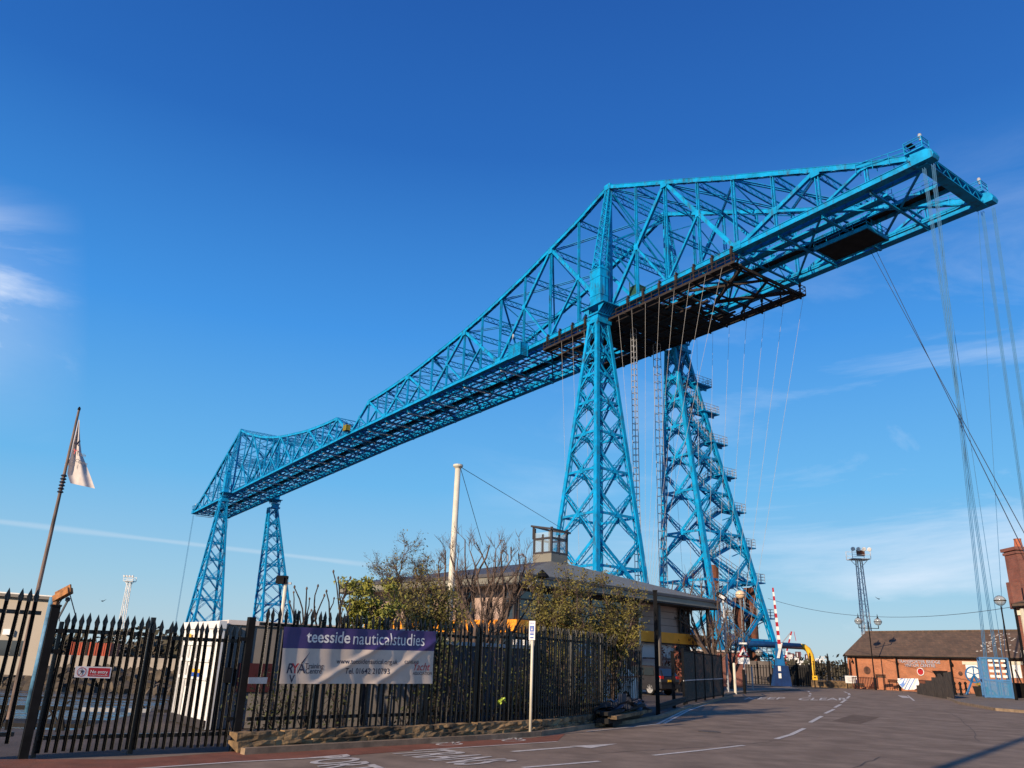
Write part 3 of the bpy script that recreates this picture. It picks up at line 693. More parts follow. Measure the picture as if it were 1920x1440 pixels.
for y, sg, xa, xb in ((.2, 1, -22.8, 14.2), (W-.2, -1, -22.8, 17)):
    m = MB()
    for dy in (-.55, .75): m.bar((xa, y+sg*dy, zf), (xb, y+sg*dy, zf), .12, .3)
    m.bar((xa, y+sg*.1, zf+.02), (xb, y+sg*.1, zf+.02), .7, .06, (0, 1, 0))
    for hz in (.55, 1.1):
        m.bar((xa, y+sg*.75, zf+hz), (xb, y+sg*.75, zf+hz), .07, .07)
        for x_ in (xa, xb): m.bar((x_, y-sg*.55, zf+hz), (x_, y+sg*.75, zf+hz), .07, .07)
    n = int((xb-xa)/1.35)
    for i in range(n+1): x = xa+(xb-xa)*i/n; m.bar((x, y+sg*.75, zf), (x, y+sg*.75, zf+1.15), .07, .07)
    part('edge_gangway', m, RUST, sc, **BL)
    n = int((xb-xa)/2.9)
    for i in range(n+1):
        x = xa+.6+(xb-xa-1.2)*i/n; m = MB()
        if y > -1 and -1.6 < x < 1.6: continue
        m.box((x, y+sg*.5, ZB-.2), (.3, .25, .8)); m.bar((x, y+sg*.5, zf), (x, y+sg*.5, ZB), .2, .12); m.box((x, y+sg*.35, ZB+.45), (.22, .35, .2)); part('hanger_bracket', m, RUST, sc, **BL)
# hanging work cage on the truss further along, and the yellow one at mid span
def cage(name, lab, x, y, z, dims, mtl, mtl2):
    c = thing(name, lab, 'work cage', bridge_M @ Vector((x, y, z)), R(90)+.614); m = MB(); a, b, h = dims
    m.box((0, 0, .06), (a, b, .12)); part('floor', m, mtl2, c, **BL); m = MB()
    for sx in (-1, 1):
        for sy in (-1, 1): m.bar((sx*a/2, sy*b/2, 0), (sx*a/2, sy*b/2, h*1.5 if sx > 0 else h), .1, .1)
    for z_ in (h*.5, h):
        for sy in (-1, 1): m.bar((-a/2, sy*b/2, z_), (a/2, sy*b/2, z_), .08, .08)
        for sx in (-1, 1): m.bar((sx*a/2, -b/2, z_), (sx*a/2, b/2, z_), .08, .08)
    for i in range(1, 10): 
        for sy in (-1, 1): m.bar((-a/2+a*i/10, sy*b/2, 0), (-a/2+a*i/10, sy*b/2, h), .03, .03)
    for i in range(1, 8):
        for sy in (-1, 1): m.bar((-a/2, sy*b/2, h*i/8), (a/2, sy*b/2, h*i/8), .03, .03)
        for sx in (-1, 1): m.bar((sx*a/2, -b/2, h*i/8), (sx*a/2, b/2, h*i/8), .03, .03)
    part('frame', m, mtl, c, **BL)
    m = MB()
    for sy in (-1, 1): m.box((0, sy*(b/2-.03), h*.5), (a*.96, .02, h*.96))
    for sx in (-1, 1): m.box((sx*(a/2-.03), 0, h*.5), (.02, b*.9, h*.96))
    part('mesh_panel', m, mtl, c, **BL); return c
cg = cage('inspection_cage', 'small bright blue mesh work cage clipped outside the truss left of the near tower', 20.6, 1.2, 47.9, (3.2, 1.5, 2.2), BLUE, BLUE)
part('dish_aerial', MB().lathe((.8, .3, 3.9), [(.05, 0), (.4, .15), (.45, .3)], 12, (.6, 1, 0)), WHITE, cg, **BL)
part('mast_pole', MB().bar((.8, .1, 2), (.8, .1, 4.0), .06, .06), BLUE, cg, **BL)
cage('inspection_basket', 'tiny olive yellow basket on the bottom chord at the middle of the bridge', 87.3, 1.0, 49.8, (1.6, 1.0, 1.3), mat('olive_yellow_paint', (.30, .24, .03), .7), DARKM)
cage('winch_cabin', 'green panelled box on a light frame above the deck just right of the near mast', -2.6, -3.0, 51.2, (1.6, 1.6, 1.8), mat('green_panel', (.02, .10, .07), .6), BLUE)
ORD = ['first', 'second', 'third', 'fourth', 'fifth', 'sixth', 'seventh', 'eighth', 'ninth']
# thin ropes hanging from the scaffold to the ground
for i in range(9):
    x = -22.5+3.0*i; f = i/8
    q = bi(G(1395-28*i, 1282-2*i)) if False else None
    p = Vector((x, W-.9, zf)); e = Vector((x*.45+1.5, W-1.5-.3*i, 1.0))
    w_ = cable(bridge_M @ p, bridge_M @ e, .018); o = solo('hanging_rope', w_, WIRE, ORD[i]+' thin pale rope from the right, hanging off the outer edge of the scaffold', 'rope', bridge_M @ e, group='ropes off the outer edge of the scaffold')
for i in range(8):
    x = -21.0+2.6*i; p = Vector((x, 1.0, zf)); e = Vector((x*.5+8-1.4*i, -1.5-.2*i, 1.0))
    o = solo('hanging_rope', cable(bridge_M @ p, bridge_M @ e, .018), WIRE, ORD[i]+' thin pale rope from the right, hanging off the near edge of the scaffold', 'rope', bridge_M @ e, group='ropes off the near edge of the scaffold')
for i in range(3):
    x = 4.5+2.6*i; o = solo('hanging_rope', cable(bridge_M @ Vector((x, 1.0, zf)), bridge_M @ Vector((x*.9+.5, -1, 1.0)), .018), WIRE, ORD[2-i]+' of the three pale ropes left of the near tower, counted from the left', 'rope', bridge_M @ Vector((x, 0, 1)), group='ropes left of the near tower')
m2 = MB()
lw = lattice_ladder(-1.0, -3.6, 1.0, 47.2, .55, GALV, 'ladder_mast', sc)
# ================================================================ GROUND, ROAD, WATER
def V2(x, y, z=0): return Vector((x, y, z))
def strip_mesh(pts, w, z, mb=None):                      # flat band along a line on the ground
    m = mb or MB(); pts = [Vector((p[0], p[1], z)) for p in pts]
    for a, b in zip(pts, pts[1:]):
        d = (b-a).normalized(); s = Vector((-d.y, d.x, 0))*w/2; m.quad(a-s, b-s, b+s, a+s)
    return m
land = [(-30, -20), (60, -400), (3000, -400), (5000, 6000), (620, 6000), (150, 420), (34, 132), (-8, 128), (-18, 60), (-9.5, 22), (-8.6, 16.8), (-60, 16.8), (-400, -80), (-400, -400)]
m = MB(); m.prism([Vector((x, y, -5)) for x, y in land], (0, 0, 4.95)); struct('ground', m, GROUND)
wm = bpy.data.materials.new('river_water'); wm.use_nodes = True; nt = wm.node_tree; b = nt.nodes['Principled BSDF']
b.inputs['Base Color'].default_value = (.012, .035, .06, 1); b.inputs['Roughness'].default_value = .12
t = N(nt, 'ShaderNodeTexCoord'); n_ = N(nt, 'ShaderNodeTexNoise', i_Scale=.55, i_Detail=6.0); nt.links.new(t.outputs['Object'], n_.inputs['Vector'])
bp = N(nt, 'ShaderNodeBump', i_Strength=.55, i_Distance=.6); nt.links.new(n_.outputs['Fac'], bp.inputs['Height']); nt.links.new(bp.outputs[0], b.inputs['Normal'])
struct('water', MB().quad((-6000, -400, -2.2), (6000, -400, -2.2), (6000, 9000, -2.2), (-6000, 9000, -2.2)), wm)
m = MB(); m.prism([Vector(p) for p in ((-5000, 200, -5), (-110, 236, -5), (-60, 262, -5), (100, 470, -5), (580, 6000, -5), (-5000, 8500, -5))], (0, 0, 3.4)); struct('far_bank', m, GROUND)
struct('slipway', MB().prism([(-8.5, 16.7, -.03), (-60, 16.7, -.03), (-60, 46, -2.7), (-8.5, 46, -2.7)], (0, 0, -1)), YARD)
KL = [(-23, -1.6), (-7.3, 12.3), (-4.45, 14.6), (-4.2, 14.2), (-.5, 18.0), (.9, 19.6), (2.5, 22.8), (3.7, 24.6), (5.2, 27.6), (7.6, 34.5), (13.9, 50.5), (16, 58)]
RK = [G(1590, 1290), G(1690, 1292), G(1760, 1303), G(1800, 1320), G(1870, 1333), G(1960, 1340), (60, 20)]
road = [V2(*p) for p in KL]+[G(1385, 1300), G(1500, 1294), G(1590, 1290)]+[V2(p[0], p[1]) for p in RK[1:]]+[V2(60, -40), V2(-60, -40)]
m = MB(); m.poly([(p[0], p[1], 0) for p in road][::-1]); rd = struct('road', m, ASPH)
yard = [(-23, -1.6), (-7.3, 12.3), (-4.45, 14.6), (-.5, 18.2), (2.5, 23), (7.6, 34.7), (13.9, 50.7), (17, 60), (30, 92), (20, 120), (-7, 120), (-15, 60), (-9.3, 22), (-8.5, 16.7), (-50, 16.7), (-50, -1.6)]
m = MB(); m.poly([(x, y, -.02) for x, y in yard]); struct('yard', m, YARD)
pv = [V2(p[0], p[1]) for p in RK]+[V2(90, 20), V2(90, 130), V2(38, 120)]
m = MB(); m.prism([Vector((p[0], p[1], -.03)) for p in pv], (0, 0, .13)); struct('pavement', m, PAVE)
m = MB()
for a, b_ in zip(RK, RK[1:]): m.bar((a[0], a[1], .055), (b_[0], b_[1], .055), .16, .17)
struct('kerb', m, KERB)
lp = [G(1357, 1305), G(1385, 1301), G(1500, 1294), G(1480, 1289), G(1360, 1294)]
m = MB(); m.prism([Vector((p.x, p.y, -.03)) for p in lp], (0, 0, .13)); struct('pavement', m, PAVE)
m = MB()
for a, b_ in zip(KL[3:10], KL[4:11]): m.bar((a[0], a[1], .03), (b_[0], b_[1], .03), .14, .14)
struct('kerb', m, KERB)
# red lane, markings
rl_t = [G(u, v) for u, v in ((-60, 1424), (250, 1424), (445, 1409), (560, 1408), (800, 1391), (993, 1384), (1060, 1376))]
rl_b = [G(u, v) for u, v in ((1045, 1390), (780, 1407), (640, 1418), (440, 1429), (200, 1444), (-60, 1462))]
m = MB(); m.poly([(p.x, p.y, .004) for p in (rl_t+rl_b)][::-1]); struct('red_cycle_lane', m, REDL)
def pxline(pts, w, z=.008, mb=None): return strip_mesh([G(u, v) for u, v in pts], w, z, mb)
ml = MB()
for pts, w in (([(-60, 1464), (200, 1446), (440, 1429.5), (640, 1419)], .09), ([(775, 1408), (1045, 1391)], .08), ([(980, 1440), (1124, 1428)], .11),
    ([(1225, 1417), (1310, 1408), (1395, 1398)], .11), ([(1455, 1386), (1483, 1378), (1508, 1366)], .13), ([(1519, 1355), (1541, 1343)], .14), ([(1547, 1338), (1564, 1330)], .14),
    ([(1565, 1327), (1576, 1321)], .15), ([(1577, 1318), (1586, 1312)], .15), ([(1588, 1310), (1593, 1305)], .15), ([(1593, 1303), (1591, 1300)], .18), ([(1588, 1299), (1583, 1297)], .2),
    ([(1245, 1357), (1290, 1333), (1350, 1311)], .1), ([(1233, 1358), (1280, 1334), (1340, 1311)], .1), ([(1702, 1304), (1714, 1314)], .12), ([(1515, 1296), (1518, 1298)], .15), ([(1519, 1300), (1520, 1302)], .15), ([(1519, 1304), (1517, 1306)], .15),
    ([(1100, 1372), (1180, 1364), (1233, 1358)], .08), ([(960, 1410), (1075, 1401)], .14)): pxline(pts, w, .008, ml)
def pxpoly(pts, z=.008): ml.poly([(p.x, p.y, z) for p in (G(u, v) for u, v in pts)])
pxpoly([(1068, 1399.5), (1158, 1395), (1108, 1403.5)]); pxpoly([(1683, 1304), (1699, 1305), (1706, 1309), (1692, 1308.5)])
def roadtext(s, f0, f1, t0, nlet, sx=1.0):                # f0 foot of first letter, f1 foot of last, t0 top of first (pixels)
    a, b_, c = G(*f0), G(*f1), G(*t0); me = text_mesh(s, 1, 0, bold=.012)
    w = max(v.co.x for v in me.vertices); h = .70
    e1 = (b_-a)/w; e2 = (c-a)/h
    for v in me.vertices: v.co = Vector((a.x, a.y, .0085))+e1*v.co.x+e2*v.co.y
    me_to_mb(me, ml)
roadtext('TRANS', (727, 1412), (866, 1436), (835, 1405.5), 5); roadtext('PORTER', (562, 1422), (660, 1466), (650, 1414.5), 6)
roadtext('KEEP', (1392, 1311.5), (1470, 1311.5), (1402, 1307.5), 4); roadtext('CLEAR', (1493, 1313), (1590, 1313), (1500, 1308.5), 5)
struct('road_markings', ml, LINE)
# faint cycle symbols on the red lane (wheels, frame)
cy = MB()
def ring(c, e1, e2, r, w, mb, n=20, z=.0085):
    for i in range(n):
        t0, t1 = 2*math.pi*i/n, 2*math.pi*(i+1)/n
        q = [c+(e1*math.cos(t)+e2*math.sin(t))*k for t, k in ((t0, r-w), (t1, r-w), (t1, r), (t0, r))]; mb.poly([(p.x, p.y, z) for p in q])
for cu, cv, k in ((835, 1393.5, 1.0), (955, 1386.5, 1.0)):
    c = G(cu, cv); e1 = (G(cu+40, cv-3)-c).normalized(); e2 = Vector((-e1.y, e1.x, 0))
    for s in (-.26, .26): ring(c+e2*s*.8+e1*-.1, e1*1.8, e2, .19, .045, cy)
    for a, b_ in ((-.22, .0), (.0, .22), (-.22, .2)): strip_mesh([c+e2*a+e1*.0, c+e2*b_+e1*.42], .05, .0085, cy)
struct('cycle_symbols', cy, LINE)
# ================================================================ FENCES
def onpl(u, v, A, B, off=0.0):                            # pixel onto the upright plane through A-B
    A = Vector((A[0], A[1], 0)); B = Vector((B[0], B[1], 0)); d = (B-A).normalized(); n = Vector((d.y, -d.x, 0)); A = A+n*off
    r = ray(u, v); t = (A-Vector((0, 0, EYE))).dot(n)/r.dot(n); return Vector((0, 0, EYE))+r*t
def pale_mesh(h):
    m = MB(); w = .029
    for a, b_ in (((-w, .0), (-w*.4, .022)), ((-w*.4, .022), (0, .004)), ((0, .004), (w*.4, .022)), ((w*.4, .022), (w, .0))):
        m.prism([(a[0], a[1], 0), (b_[0], b_[1], 0), (b_[0], b_[1], h-.16), (a[0], a[1], h-.16)], (0, .004, 0))
    m.prism([(-w*.8, .006, h-.20), (w*.8, .006, h-.20), (.040, .006, h-.125), (0, .006, h), (-.040, .006, h-.125)], (0, .012, 0))
    m.prism([(-.006, -.02, h-.18), (-.006, .03, h-.18), (-.006, .016, h-.03), (-.006, 0, h-.03)], (.012, 0, 0))
    return m.mesh('pale')
PALES = {}
def palisade(name, label, A, B, z0, h, pitch=.138, posts=(), group=None, rails=(.3, .86), post_w=.12, post_h=None, curve=False, jit=0.004, cat='fence', z1=None, pz=None):
    A = Vector((A[0], A[1], 0)); B = Vector((B[0], B[1], 0)); L = (B-A).length; d = (B-A).normalized(); rz = math.atan2(d.y, d.x)
    z1 = z0 if z1 is None else z1
    f = thing(name, label, cat, A, rz, group)
    key = (h, curve)
    if key not in PALES:
        me = pale_mesh(h)
        if curve:
            for v in me.vertices:
                if v.co.z > h-.45: v.co.y -= ((v.co.z-h+.45)/.45)**2*.16
        me.materials.append(FENCE); PALES[key] = me
    n = max(1, int(L/pitch))
    for i in range(n):
        x = (i+.5)*L/n; o = bpy.data.objects.new('pale', PALES[key]); COL.objects.link(o); o.parent = f
        o.location = (x+random.uniform(-jit, jit), -.035, lerp(z0, z1, x/L)+random.uniform(-.012, .012)); o.rotation_euler = (random.uniform(-.012, .012), random.gauss(0, .012), random.uniform(-.14, .14))
    for r in rails: part('rail', MB().bar((0, .02, z0+h*r), (L, .02, z1+h*r), .05, .06, (0, 1, 0)), FENCE, f, **BL)
    for px in posts: part('post', MB().box((px, .05, (post_h or z0+h-.15)/2), (post_w, post_w, post_h or z0+h-.15)), FENCE, f, **BL)
    return f
g0, g1 = G(25, 1423), G(436, 1407)
gd = (g1-g0).normalized(); gr = math.atan2(gd.y, gd.x)
def upl(u, v): return onpl(u, v, g0, g1)
xa, xm, xe_ = upl(86, 1300), upl(262, 1300), upl(440, 1300)
palisade('palisade_gate', 'left leaf of the black spiked gate, carrying the red and white sign', xa, xm, .07, 2.02, posts=(.02,), pitch=.108, group='leaves of the spiked gate', rails=(.1, .86), post_w=.06, cat='gate')
palisade('palisade_gate', 'right leaf of the black spiked gate, in front of the white kiosk', xm, xe_, .07, 1.97, posts=(.02,), pitch=.108, group='leaves of the spiked gate', rails=(.1, .86), post_w=.07, post_h=2.08, cat='gate')
fl0 = xa-gd*2.6
palisade('palisade_fence', 'short run of tall black spiked fence at the left edge of the picture', fl0, xa-gd*.3, .2, 2.2, posts=(), rails=(.06, .84))
gp_ = solo('gate_post', MB().box((0, 0, 1.08), (.12, .12, 2.16)).box((0, 0, 2.17), (.14, .14, .03)).box((.13, -.03, 1.8), (.12, .05, .06)).box((.13, -.03, 1.5), (.12, .05, .06)), BLACK, 'broad black square gate post at the hinge of the left leaf', 'gate post', V2((xa-gd*.12).x, (xa-gd*.12).y), local=True); gp_.rotation_euler = (0, 0, gr)
gp_ = solo('gate_post', MB().box((0, 0, 1.08), (.12, .12, 2.2)).box((-.12, -.03, 1.8), (.12, .05, .06)).box((-.16, -.03, .5), (.12, .05, .06)).box((-.3, -.04, 1.2), (.12, .05, .25)), BLACK, 'broad black square post between the gate and the long fence', 'gate post', V2((xe_+gd*.12).x, (xe_+gd*.12).y), local=True); gp_.rotation_euler = (0, 0, gr)
for o_ in (bpy.data.objects['gate_post'], bpy.data.objects['gate_post.001']):
    pass
F0, F1, F2, F3 = Vector((-4.35, 14.75, 0)), Vector((-.55, 18.75, 0)), Vector((.85, 20.3, 0)), Vector((3.0, 24.2, 0))
palisade('palisade_fence', 'long run of black spiked fence on the stone wall, behind the purple and cream banner', F0, F1, .24, 2.13, posts=(1.35, 4.1), rails=(.12, .86), post_w=.09)
palisade('palisade_fence', 'run of black spiked fence on the stone wall beside the blue and white sign pole', F1, F2, .26, 2.16, posts=(.05, 1.1), rails=(.12, .86), post_w=.1)
palisade('palisade_fence', 'end run of black spiked fence in front of the white van', F2, F3, .26, 2.2, posts=(.05, 2.2, 4.3), rails=(.12, .86), post_w=.1)
palisade('palisade_gate', 'black spiked gate leaf with bent-over tips, folded back in the shade', F3+Vector((.08, .2, 0)), Vector((5.35, 32.0, 0)), .2, 2.25, pitch=.42, posts=(8.0,), rails=(.1, .45, .86), post_w=.1, curve=True, cat='gate', group='folded back gate leaves')
palisade('palisade_gate', 'second spiked gate leaf standing close behind the bent-tipped one', F3+Vector((.0, .6, 0)), Vector((5.1, 32.4, 0)), .2, 2.2, pitch=.5, posts=(), rails=(.12, .84), post_w=.1, curve=True, cat='gate', group='folded back gate leaves')
# dwarf stone wall
def rough_wall(name, label, A, B, h, t, z0=0, seedv=1, seg=.45, amp=.03):
    rnd = random.Random(seedv); A = Vector((A[0], A[1], z0)); B = Vector((B[0], B[1], z0)); L = (B-A).length; d = (B-A).normalized(); rz = math.atan2(d.y, d.x)
    f = thing(name, label, 'wall', A, rz); x = 0; rows = [(0, h*.52, .07), (h*.52, h, 0)]
    for (za, zb2, off) in rows:
        x = 0
        while x < L-.05:
            w = min(rnd.uniform(.5, 1.3), L-x); m = MB(); nx, nz = max(2, int(w/.12)), 3
            g = [[Vector((x+w*i/nx, -off+rnd.uniform(-amp, amp)*(0 if i in (0, nx) else 1), za+(zb2-za)*j/nz+(rnd.uniform(-.015, .015) if 0 < j else 0))) for j in range(nz+1)] for i in range(nx+1)]
            n0 = len(m.v)
            for i in range(nx+1):
                for j in range(nz+1): m.v.append(tuple(g[i][j]))
                m.v.append((g[i][nz].x, t, g[i][nz].z))
            k = nz+2
            for i in range(nx):
                for j in range(nz+1): m.f.append((i*k+j, (i+1)*k+j, (i+1)*k+j+1, i*k+j+1))
            m.f.append(tuple(range(k-1, -1, -1))+()); m.f.append(tuple(nx*k+j for j in range(k)))
            part('stone_block', m, STONE, f, **BL); x += w+.012
    return f
rough_wall('stone_wall', 'low rough stone wall with two courses under the long spiked fence', (-4.4, 14.45), (-.5, 18.45), .30, .42, seedv=3)
rough_wall('stone_wall', 'low rough stone wall beside the blue and white sign pole', (-.48, 18.5), (.98, 20.05), .30, .35, seedv=5)
rough_wall('stone_wall', 'low rough stone wall end beside the heap of dark timber', (1.0, 20.1), (2.7, 23.3), .30, .35, seedv=8)
# banner: gently rippled cloth tied to the fence
bA, bB = F0, F1
def bpt(u, v): return onpl(u, v, bA, bB, .09)
TL, TR, BR, BLc = bpt(533, 1175), bpt(817, 1184), bpt(810, 1282), bpt(523, 1282)
bd = (bB-bA).normalized(); bn = Vector((bd.y, -bd.x, 0))
def wave(s, t):                                           # s along 0..1, t up 0..1
    w = .010*math.sin(s*46+math.sin(t*3)*1.2)
    w += .035*math.exp(-((s-(.30+.55*(t-.15)))/.035)**2)*(1 if t < .85 else .3)+.035*math.exp(-((s-(.62+.5*(t-.05)))/.035)**2)
    return w+.012*math.sin(s*9+t*4)
def bpos(s, t, lift=0):
    p = (BLc.lerp(BR, s)).lerp(TL.lerp(TR, s), t); return p+bn*(wave(s, t)+lift)
ban = thing('banner', 'long cream and purple advertising banner tied along the spiked fence', 'banner', BLc)
def grid(s0, s1, t0, t1, ns, nt_, lift=0):
    m = MB()
    for i in range(ns+1):
        for j in range(nt_+1): m.v.append(tuple(bpos(s0+(s1-s0)*i/ns, t0+(t1-t0)*j/nt_, lift)))
    for i in range(ns):
        for j in range(nt_): a = i*(nt_+1)+j; m.f.append((a, a+nt_+1, a+nt_+2, a+1))
    return m
PURP = mat('banner_purple', (.055, .032, .14), .5, 0, .1, 3); BCR = mat('banner_cream', (.62, .50, .40), .6, 0, .07, 2); BINK = mat('banner_ink', (.03, .025, .05), .6); BRED = mat('banner_red', (.50, .02, .03), .6); BWH = mat('banner_white', (.78, .74, .70), .6, 0, .05, 2)
part('lower_cloth', grid(0, 1, 0, .62, 120, 24), BCR, ban, smooth=True); part('upper_cloth', grid(0, 1, .62, 1, 120, 14), PURP, ban, smooth=True)
bw = (BR-BLc).length; bh = (TL-BLc).length
def btext(s, x, y, size, m_, name='lettering', **kw):     # x,y in 0..1
    me = text_mesh(s, size, 0, **kw)
    import bmesh
    bm = bmesh.new(); bm.from_mesh(me); bmesh.ops.subdivide_edges(bm, edges=bm.edges[:], cuts=1); bm.to_mesh(me); bm.free()
    for v in me.vertices: v.co = bpos(x+v.co.x/bw, y+v.co.y/bh, .006)
    part(name, me, m_, ban)
def fit(s, width, hgt, **kw):                             # size giving the wanted width
    me = text_mesh(s, 1, 0, **kw); w = max(v.co.x for v in me.vertices)-min(v.co.x for v in me.vertices); return width*bw/w
btext('teesside', .135, .735, fit('teesside', .265, 0, bold=.014), BWH, bold=.014)
btext('nauticalstudies', .412, .715, fit('nauticalstudies', .505, 0), BWH)
btext('www.teessidenautical.org.uk', .33, .36, fit('www.teessidenautical.org.uk', .40, 0), BINK, bold=.004)
btext('Tel. 01642 210793', .385, .18, fit('Tel. 01642 210793', .29, 0, bold=.008), BINK, bold=.008)
btext('R', .028, .185, .24, BINK, bold=.012, shear=.25); btext('Y', .062, .185, .24, BRED, bold=.012); btext('A', .095, .185, .24, BINK, bold=.012); btext('V', .052, .02, .19, BINK, bold=.008)
m = MB(); m.poly([bpos(.112, .36, .006), bpos(.123, .36, .006), bpos(.162, .57, .006)]); part('swoosh', m, BINK, ban)
btext('Training', .135, .27, fit('Training', .115, 0, bold=.008), BINK, bold=.008); btext('Centre', .14, .18, fit('Centre', .10, 0, bold=.008), BINK, bold=.008)
btext('CLEVELAND', .775, .375, fit('CLEVELAND', .115, 0, bold=.008), BINK, bold=.008); btext('Yacht', .84, .25, .2, BRED, shear=.35); btext('ASSOCIATION', .845, .165, fit('ASSOCIATION', .145, 0, bold=.008), BINK, bold=.008)
# no entry sign
def plate(name, label, A, B, px, off, m_, cat='sign', t=.006):
    c = [onpl(u, v, A, B, off) for u, v in px]; d = Vector((B[0]-A[0], B[1]-A[1], 0)).normalized(); n = Vector((d.y, -d.x, 0))
    s = thing(name, label, cat, c[3]); mb = MB(); mb.prism(c, -n*t); part('plate', mb, m_, s); return s, c, n, d
SRED = mat('sign_red', (.42, .012, .02), .5); SWH = mat('sign_white', (.72, .68, .68), .5, 0, .06, 5); SBLU = mat('sign_blue', (.02, .09, .42), .5)
s_, c, n, d = plate('no_entry_sign', 'small white and red no entry sign wired to the left gate leaf', g0, g1, [(142, 1249), (210, 1251), (206, 1272), (139, 1270)], .06, SWH)
def inq(c, x, y, n, l): return (c[3].lerp(c[2], x)).lerp(c[0].lerp(c[1], x), y)+n*l
part('red_panel', MB().poly([inq(c, .36, .12, n, .003), inq(c, .96, .12, n, .003), inq(c, .96, .9, n, .003), inq(c, .36, .9, n, .003)]), SRED, s_)
e1 = (c[2]-c[3]).normalized(); wS = (c[2]-c[3]).length
me = text_on('No entry', inq(c, .41, .42, n, .006), e1, (0, 0, 1), .17, .001, bold=.012); k = (.5*wS)/max((v.co-inq(c, .41, .42, n, .006)).dot(e1) for v in me.vertices); o0 = inq(c, .41, .42, n, .006)
for v in me.vertices: v.co = o0+(v.co-o0)*k
part('lettering', me, SWH, s_)
me = text_on('to unauthorised personnel', inq(c, .41, .22, n, .006), e1, (0, 0, 1), .05, .001); o0 = inq(c, .41, .22, n, .006); k = (.5*wS)/max((v.co-o0).dot(e1) for v in me.vertices)
for v in me.vertices: v.co = o0+(v.co-o0)*k
part('lettering', me, SWH, s_)
cc = inq(c, .18, .5, n, .004); m = MB(); e2 = Vector((0, 0, 1)); r_ = wS*.13
for i in range(24):
    t0, t1 = 2*math.pi*i/24, 2*math.pi*(i+1)/24; m.poly([cc+(e1*math.cos(t)+e2*math.sin(t))*k_ for t, k_ in ((t0, r_*.86), (t0, r_), (t1, r_), (t1, r_*.86))][::-1])
part('ring', m, SRED, s_)
m = MB(); q = lambda x, y: cc+e1*x*r_+e2*y*r_+n*.002
m.poly([q(-.1, .65), q(.12, .65), q(.12, .42), q(-.1, .42)]); m.poly([q(-.2, .36), q(.25, .36), q(.2, -.1), q(-.15, -.1)]); m.poly([q(-.15, -.1), q(.02, -.1), q(-.28, -.7), q(-.42, -.7)]); m.poly([q(.02, -.1), q(.2, -.1), q(.42, -.68), q(.28, -.7)])
m.poly([q(-.2, .36), q(-.12, .2), q(-.5, .1), q(-.5, .2)]); m.poly([q(.25, .36), q(.5, .05), q(.42, 0), q(.18, .2)]); part('walking_figure', m, BINK, s_)
s_, c, n, d = plate('warning_plate', 'blank grey metal plate on the fence just right of the gate post', F0, F1, [(466, 1270), (502, 1270), (500, 1282), (465, 1282)], .07, GALV)
# sign pole at the kerb
sp = G(994, 1381); st = P(997, 1163, sp.y)
s_ = thing('sign_pole', 'tall cream pole with a narrow blue and white sign in front of the spiked fence', 'sign pole', (sp.x, sp.y, 0))
part('pole', MB().tube([(sp.x, sp.y, 0), (sp.x, sp.y, st.z-.02)], .033, 12), CREAM, s_, smooth=True)
vn = Vector((-.35, -.94, 0)).normalized(); ve = Vector((.94, -.35, 0)).normalized()
zt = st.z; m = MB(); c0 = Vector((sp.x, sp.y, zt-.23))+vn*.045; w, h = .085, .215
m.box(c0, (.17*.9, .008, .43), Matrix.Rotation(math.atan2(ve.y, ve.x), 3, 'Z')); part('sign_plate', m, SWH, s_)
def sq(x0, x1, y0, y1): return [c0+vn*.006+ve*a*w+Vector((0, 0, 1))*b_*h for a, b_ in ((x0, y0), (x1, y0), (x1, y1), (x0, y1))]
m = MB(); m.poly(sq(-.6, .6, .72, .80)); m.poly(sq(-.62, .62, -.1, .48)); m.poly(sq(-.55, .55, -.22, -.14)); m.poly(sq(-.55, .55, -.5, -.3)); m.poly(sq(-.5, .5, -.82, -.68)); part('blue_marks', m, SBLU, s_)
m = MB(); m.lathe(c0+vn*.012+Vector((0, 0, .02)), [(.018, 0), (.018, .001)], 10, vn); m.box(c0+vn*.012+Vector((0, 0, .055)), (.014, .002, .04)); part('white_symbol', m, SWH, s_)
# ================================================================ RIGHT HAND SITE FENCE (open frame gate, mesh panels)
posts_px = [(1232, 1342, 1108), (1262, 1328, 1222), (1285, 1320, 1235)]
for (u, vb, vt), lb in zip(posts_px, ('tallest black gate post, reaching up across the orange band', 'middle black post of the open gateway beside the parked car', 'short black post where the wire mesh fence begins')):
    b_ = G(u+2, vb); t_ = P(u-2, vt, b_.y); o = solo('fence_post', MB().box((b_.x, b_.y, t_.z/2), (.12, .12, t_.z)).box((b_.x, b_.y, t_.z), (.15, .15, .05)), BLACK, lb, 'post', (b_.x, b_.y, 0))
mesh_a = G(1283, 1322); mesh_pts = [mesh_a, G(1305, 1316), G(1322, 1313), G(1338, 1310), G(1356, 1307)]
mf = thing('mesh_fence', 'black wire mesh fence with dark netting and grey clips beside the road', 'fence', mesh_a)
NET = bpy.data.materials.new('dark_netting'); NET.use_nodes = True; nb = NET.node_tree.nodes['Principled BSDF']; nb.inputs['Base Color'].default_value = (.055, .045, .03, 1); nb.inputs['Roughness'].default_value = .9; nb.inputs['Alpha'].default_value = .72
for a, b_ in zip(mesh_pts, mesh_pts[1:]):
    d = (b_-a); part('mesh_panel', MB().prism([(a.x, a.y, .1), (b_.x, b_.y, .1), (b_.x, b_.y, 2.3), (a.x, a.y, 2.3)], (.01, 0, 0)), NET, mf)
    m = MB()
    for z in (.12, 1.0, 2.3): m.bar((a.x, a.y, z), (b_.x, b_.y, z), .05, .05)
    part('panel_rail', m, BLACK, mf)
    part('clip_bar', MB().bar((a.x, a.y-.05, 1.02), (b_.x, b_.y-.05, 1.02), .03, .05), GALV, mf)
